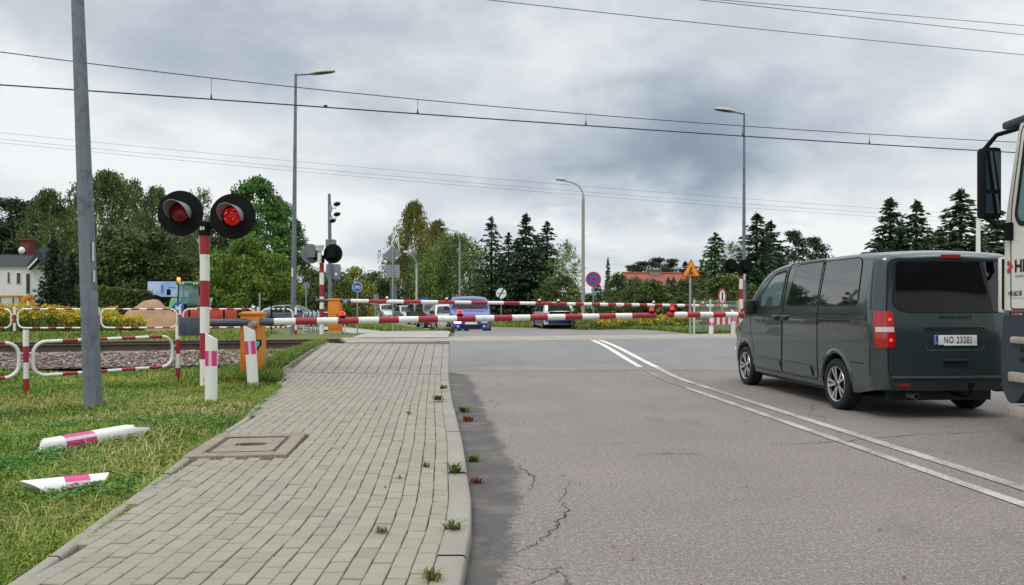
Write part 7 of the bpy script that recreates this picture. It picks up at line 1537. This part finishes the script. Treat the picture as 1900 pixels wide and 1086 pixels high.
# tufts where grass runs over the edging and between the rails and the pavement
def tufts(name, label, X, Y, lo, hi, wd, mat=GRF, dz=-.04, lean=.6):
    V, Fq = blades(np.stack([X, Y, H(X, Y) + dz], 1), RNG.uniform(lo, hi, len(X)), np.full(len(X), wd) * RNG.uniform(.6, 1.3, len(X)), lean); tag(fast_mesh(name, V, Fq, mat), label, 'grass', kind='stuff')
n = 22000; Y = RNG.uniform(13.5, 19.5, n); X = WALKL(Y) - .02 - np.abs(RNG.normal(0, .75, n)); k = (RNG.random(n) < .85); tufts('verge_grass', 'grass on the bank between pavement and rails', X[k], Y[k], .06, .26, .016)
n = 30000; X = RNG.uniform(-26, -4.9, n); Y = Yc(X) + RNG.uniform(2.6, 16, n); k = (X / Y > -.68) & ~((X > -7.3 - (Y - 23) * .25) & (X < -4.0)); tufts('lineside_grass', 'short grass beyond the rails on the left', X[k], Y[k], .05, .20, .03)
n = 26000; Y = RNG.uniform(30, 64, n); a_ = KERB(Y); X = a_ - RNG.uniform(.1, 1., n) * np.clip((Y - 30) * .16, .3, 3.4); tufts('island_grass', 'green grass strip between far pavement and queueing cars', X, Y, .07, .24, .035)
n = 30000; Y = RNG.uniform(24, 52, n); X = ROADR(Y) + .35 + np.abs(RNG.normal(0, 2.6, n)); k = (Y > Yc(X) + 2.2); tufts('roadside_grass', 'green roadside grass right of the far road', X[k], Y[k], .07, .26, .03)
n = 9000; X = RNG.uniform(-6, 24, n); Y = ROADR(RNG.uniform(49, 52, n)) * 0 + 52 + RNG.uniform(0, 9, n) + .55 * np.maximum(0, -X); tufts('bend_grass', 'grass behind the small blue car on the outside of the bend', X, Y, .15, .45, .05)
n = 16000; X = RNG.uniform(8.2, 30, n); Y = RNG.uniform(12, 60, n); k = (np.abs(Y - Yc(X)) > 2.6) & (X > ROADR(Y) + .3); tufts('field_grass', 'rough grass right of the road behind the van', X[k], Y[k], .08, .3, .03)
n = 5200; Y = 3.2 + 10 * RNG.uniform(0, 1, n) ** 1.2; X = WALKL(Y) + RNG.normal(-.02, .045, n); k = noise2(X, Y, 3.1, 1.) > -.25; tufts('edging_grass', 'grass creeping over the edging stones of the pavement', X[k], Y[k], .04, .12, .010, GR, .0, 1.1)
# goldenrod
GST = leafmat('goldenrod_stem', ['#3d5523', '#566b2c', '#70803a', '#8a8d45'], trans=.2); GFL = leafmat('goldenrod_flower', ['#a08a18', '#c0a51e', '#d4ba2c', '#c9b040'], trans=.15)
def goldenrod(name, label, X, Y, hmin, hmax, fl=1.):
    n = len(X); Hh = RNG.uniform(hmin, hmax, n) * (1 + .15 * noise2(X, Y, .9)); base_ = np.stack([X, Y, H(X, Y) - .05], 1); Vs, Fs_ = blades(base_, Hh, np.full(n, .03), .25); m_ = 14; t_ = RNG.uniform(.15, .95, (n, m_)); lc = base_[:, None] + np.stack([RNG.normal(0, .12, (n, m_)), RNG.normal(0, .12, (n, m_)), t_ * Hh[:, None]], 2); Vl = leaves(lc.reshape(-1, 3), .17, .26)
    kf = RNG.random(n) < fl; m2 = 16; fc = base_[kf][:, None] + np.stack([RNG.normal(.05, .12, (kf.sum(), m2)), RNG.normal(0, .12, (kf.sum(), m2)), Hh[kf][:, None] * RNG.uniform(.78, 1.04, (kf.sum(), m2))], 2); Vf = leaves(fc.reshape(-1, 3), .11, .55)
    V = np.concatenate([Vs, Vl, Vf]); o1, o2 = len(Vs), len(Vs) + len(Vl); Fa = np.concatenate([Fs_, quads(len(Vl)) + o1, quads(len(Vf)) + o2]); mi = np.concatenate([np.zeros(len(Fs_)), np.zeros(len(Vl) // 4), np.ones(len(Vf) // 4)])
    tag(fast_mesh(name, V, Fa, [GST, GFL], mi=mi), label, 'wildflowers', kind='stuff')
n = 2100; u = RNG.uniform(-60, 212, n); Y = RNG.uniform(31, 41, n); X = (u - U0) / F * Y; goldenrod('goldenrod', 'tall yellow goldenrod growing beyond the far railing', X, Y, .75, 1.25, .75)
n = 260; u = RNG.uniform(212, 262, n); Y = RNG.uniform(37, 40, n); goldenrod('goldenrod', 'yellow goldenrod clump in front of the sand heap', (u - U0) / F * Y, Y, .45, .8, .6)
n = 1100; u = RNG.uniform(1075, 1290, n); Y = RNG.uniform(36, 43, n); goldenrod('wild_herbs', 'tall yellowish herbs below the red roof shrubs', (u - U0) / F * Y, Y, .35, .85, .35)
# reddish brown hedge bits by the house, single weeds in the paving
WEEDM = leafmat('weed_leaf', ['#36401d', '#4d5a26', '#6a7431', '#8a8440'], trans=.2)
def weed(label, u, v, r, mat, n, hgt, dz=.075, cat='weed', flat=False):
    q = G(u, v, dz if u < 850 else 0.); mb = None; a = RNG.uniform(0, 6.28, n); L = r * RNG.uniform(.5, 1.1, n); V = []
    base_ = np.repeat(np.array([[0., 0., 0.]]), n, 0) + np.stack([RNG.normal(0, r * .25, n), RNG.normal(0, r * .25, n), 0 * a], 1); V, Fq = blades(base_, L * (.6 if flat else 1.), np.full(n, r * .16), 1.7 if flat else 1.25)
    o = fast_mesh('weed', V, Fq, mat); o.location = q; tag(o, label, cat, 'weeds in the paving joints')
for u, v, r, n, lab, fl in ((812, 743, .14, 46, 'largest leafy weed in the paving beside the kerb, far end', False), (822, 722, .13, 30, 'flat grass weed lying over the far end of the kerb', True), (760, 768, .07, 18, 'small weed alone in a joint of the paving, far end', True), (790, 868, .08, 20, 'upright spiky weed in the paving left of the kerb', False), (845, 878, .13, 40, 'yellow green grass weed over the kerb beside the reddish leaves', True), (741, 889, .05, 10, 'tiny three leaved weed in a joint near the middle of the paving', False), (708, 990, .07, 24, 'small dark leafy weed alone in the nearer paving', False), (838, 986, .10, 34, 'flat weed at the kerb in the nearer paving', True), (800, 1077, .09, 36, 'weed at the bottom edge of the picture by the kerb', True), (714, 906, .03, 8, 'tiniest weed in the paving joints', False)):
    weed(lab, u, v, r * .72, WEEDM, n, r)
for u, v, r, n, lab, mt_ in ((862, 765, .17, 46, 'green weed growing from the gutter at the far end of the kerb', GR), (868, 782, .15, 50, 'reddish weed in the gutter just below the green one', None), (878, 857, .13, 60, 'dense green weed in the gutter below the kerb', GR), (884, 897, .10, 40, 'reddish dead leaves in the gutter below the dense green weed', None)):
    weed(lab, u, v, r * .62, mt_ and WEEDM or leafmat('dead_leaf', ['#5c2f1d', '#7e4428', '#9a6038', '#7f7038']), n, r)
DL = leafmat('fallen_leaf', ['#3a2a1e', '#5c3f28', '#7a5a36', '#8f8150']); n = 120
X = RNG.uniform(-.2, 5, n); Y = RNG.uniform(3.6, 14, n); k = RNG.random(n) < np.where(X < .6, 1, .30); X, Y = X[k], Y[k]; V = leaves(np.stack([X, Y, H(X, Y) + .012], 1), .035, .6); V = V.reshape(-1, 4, 3); c_ = V.mean(1, keepdims=True); V[:, :, 2] = c_[:, :, 2] + (V[:, :, 2] - c_[:, :, 2]) * .2
tag(fast_mesh('leaf_litter', V.reshape(-1, 3), quads(len(V) * 4), DL), 'scattered small fallen leaves on the asphalt', 'leaf litter', kind='stuff')
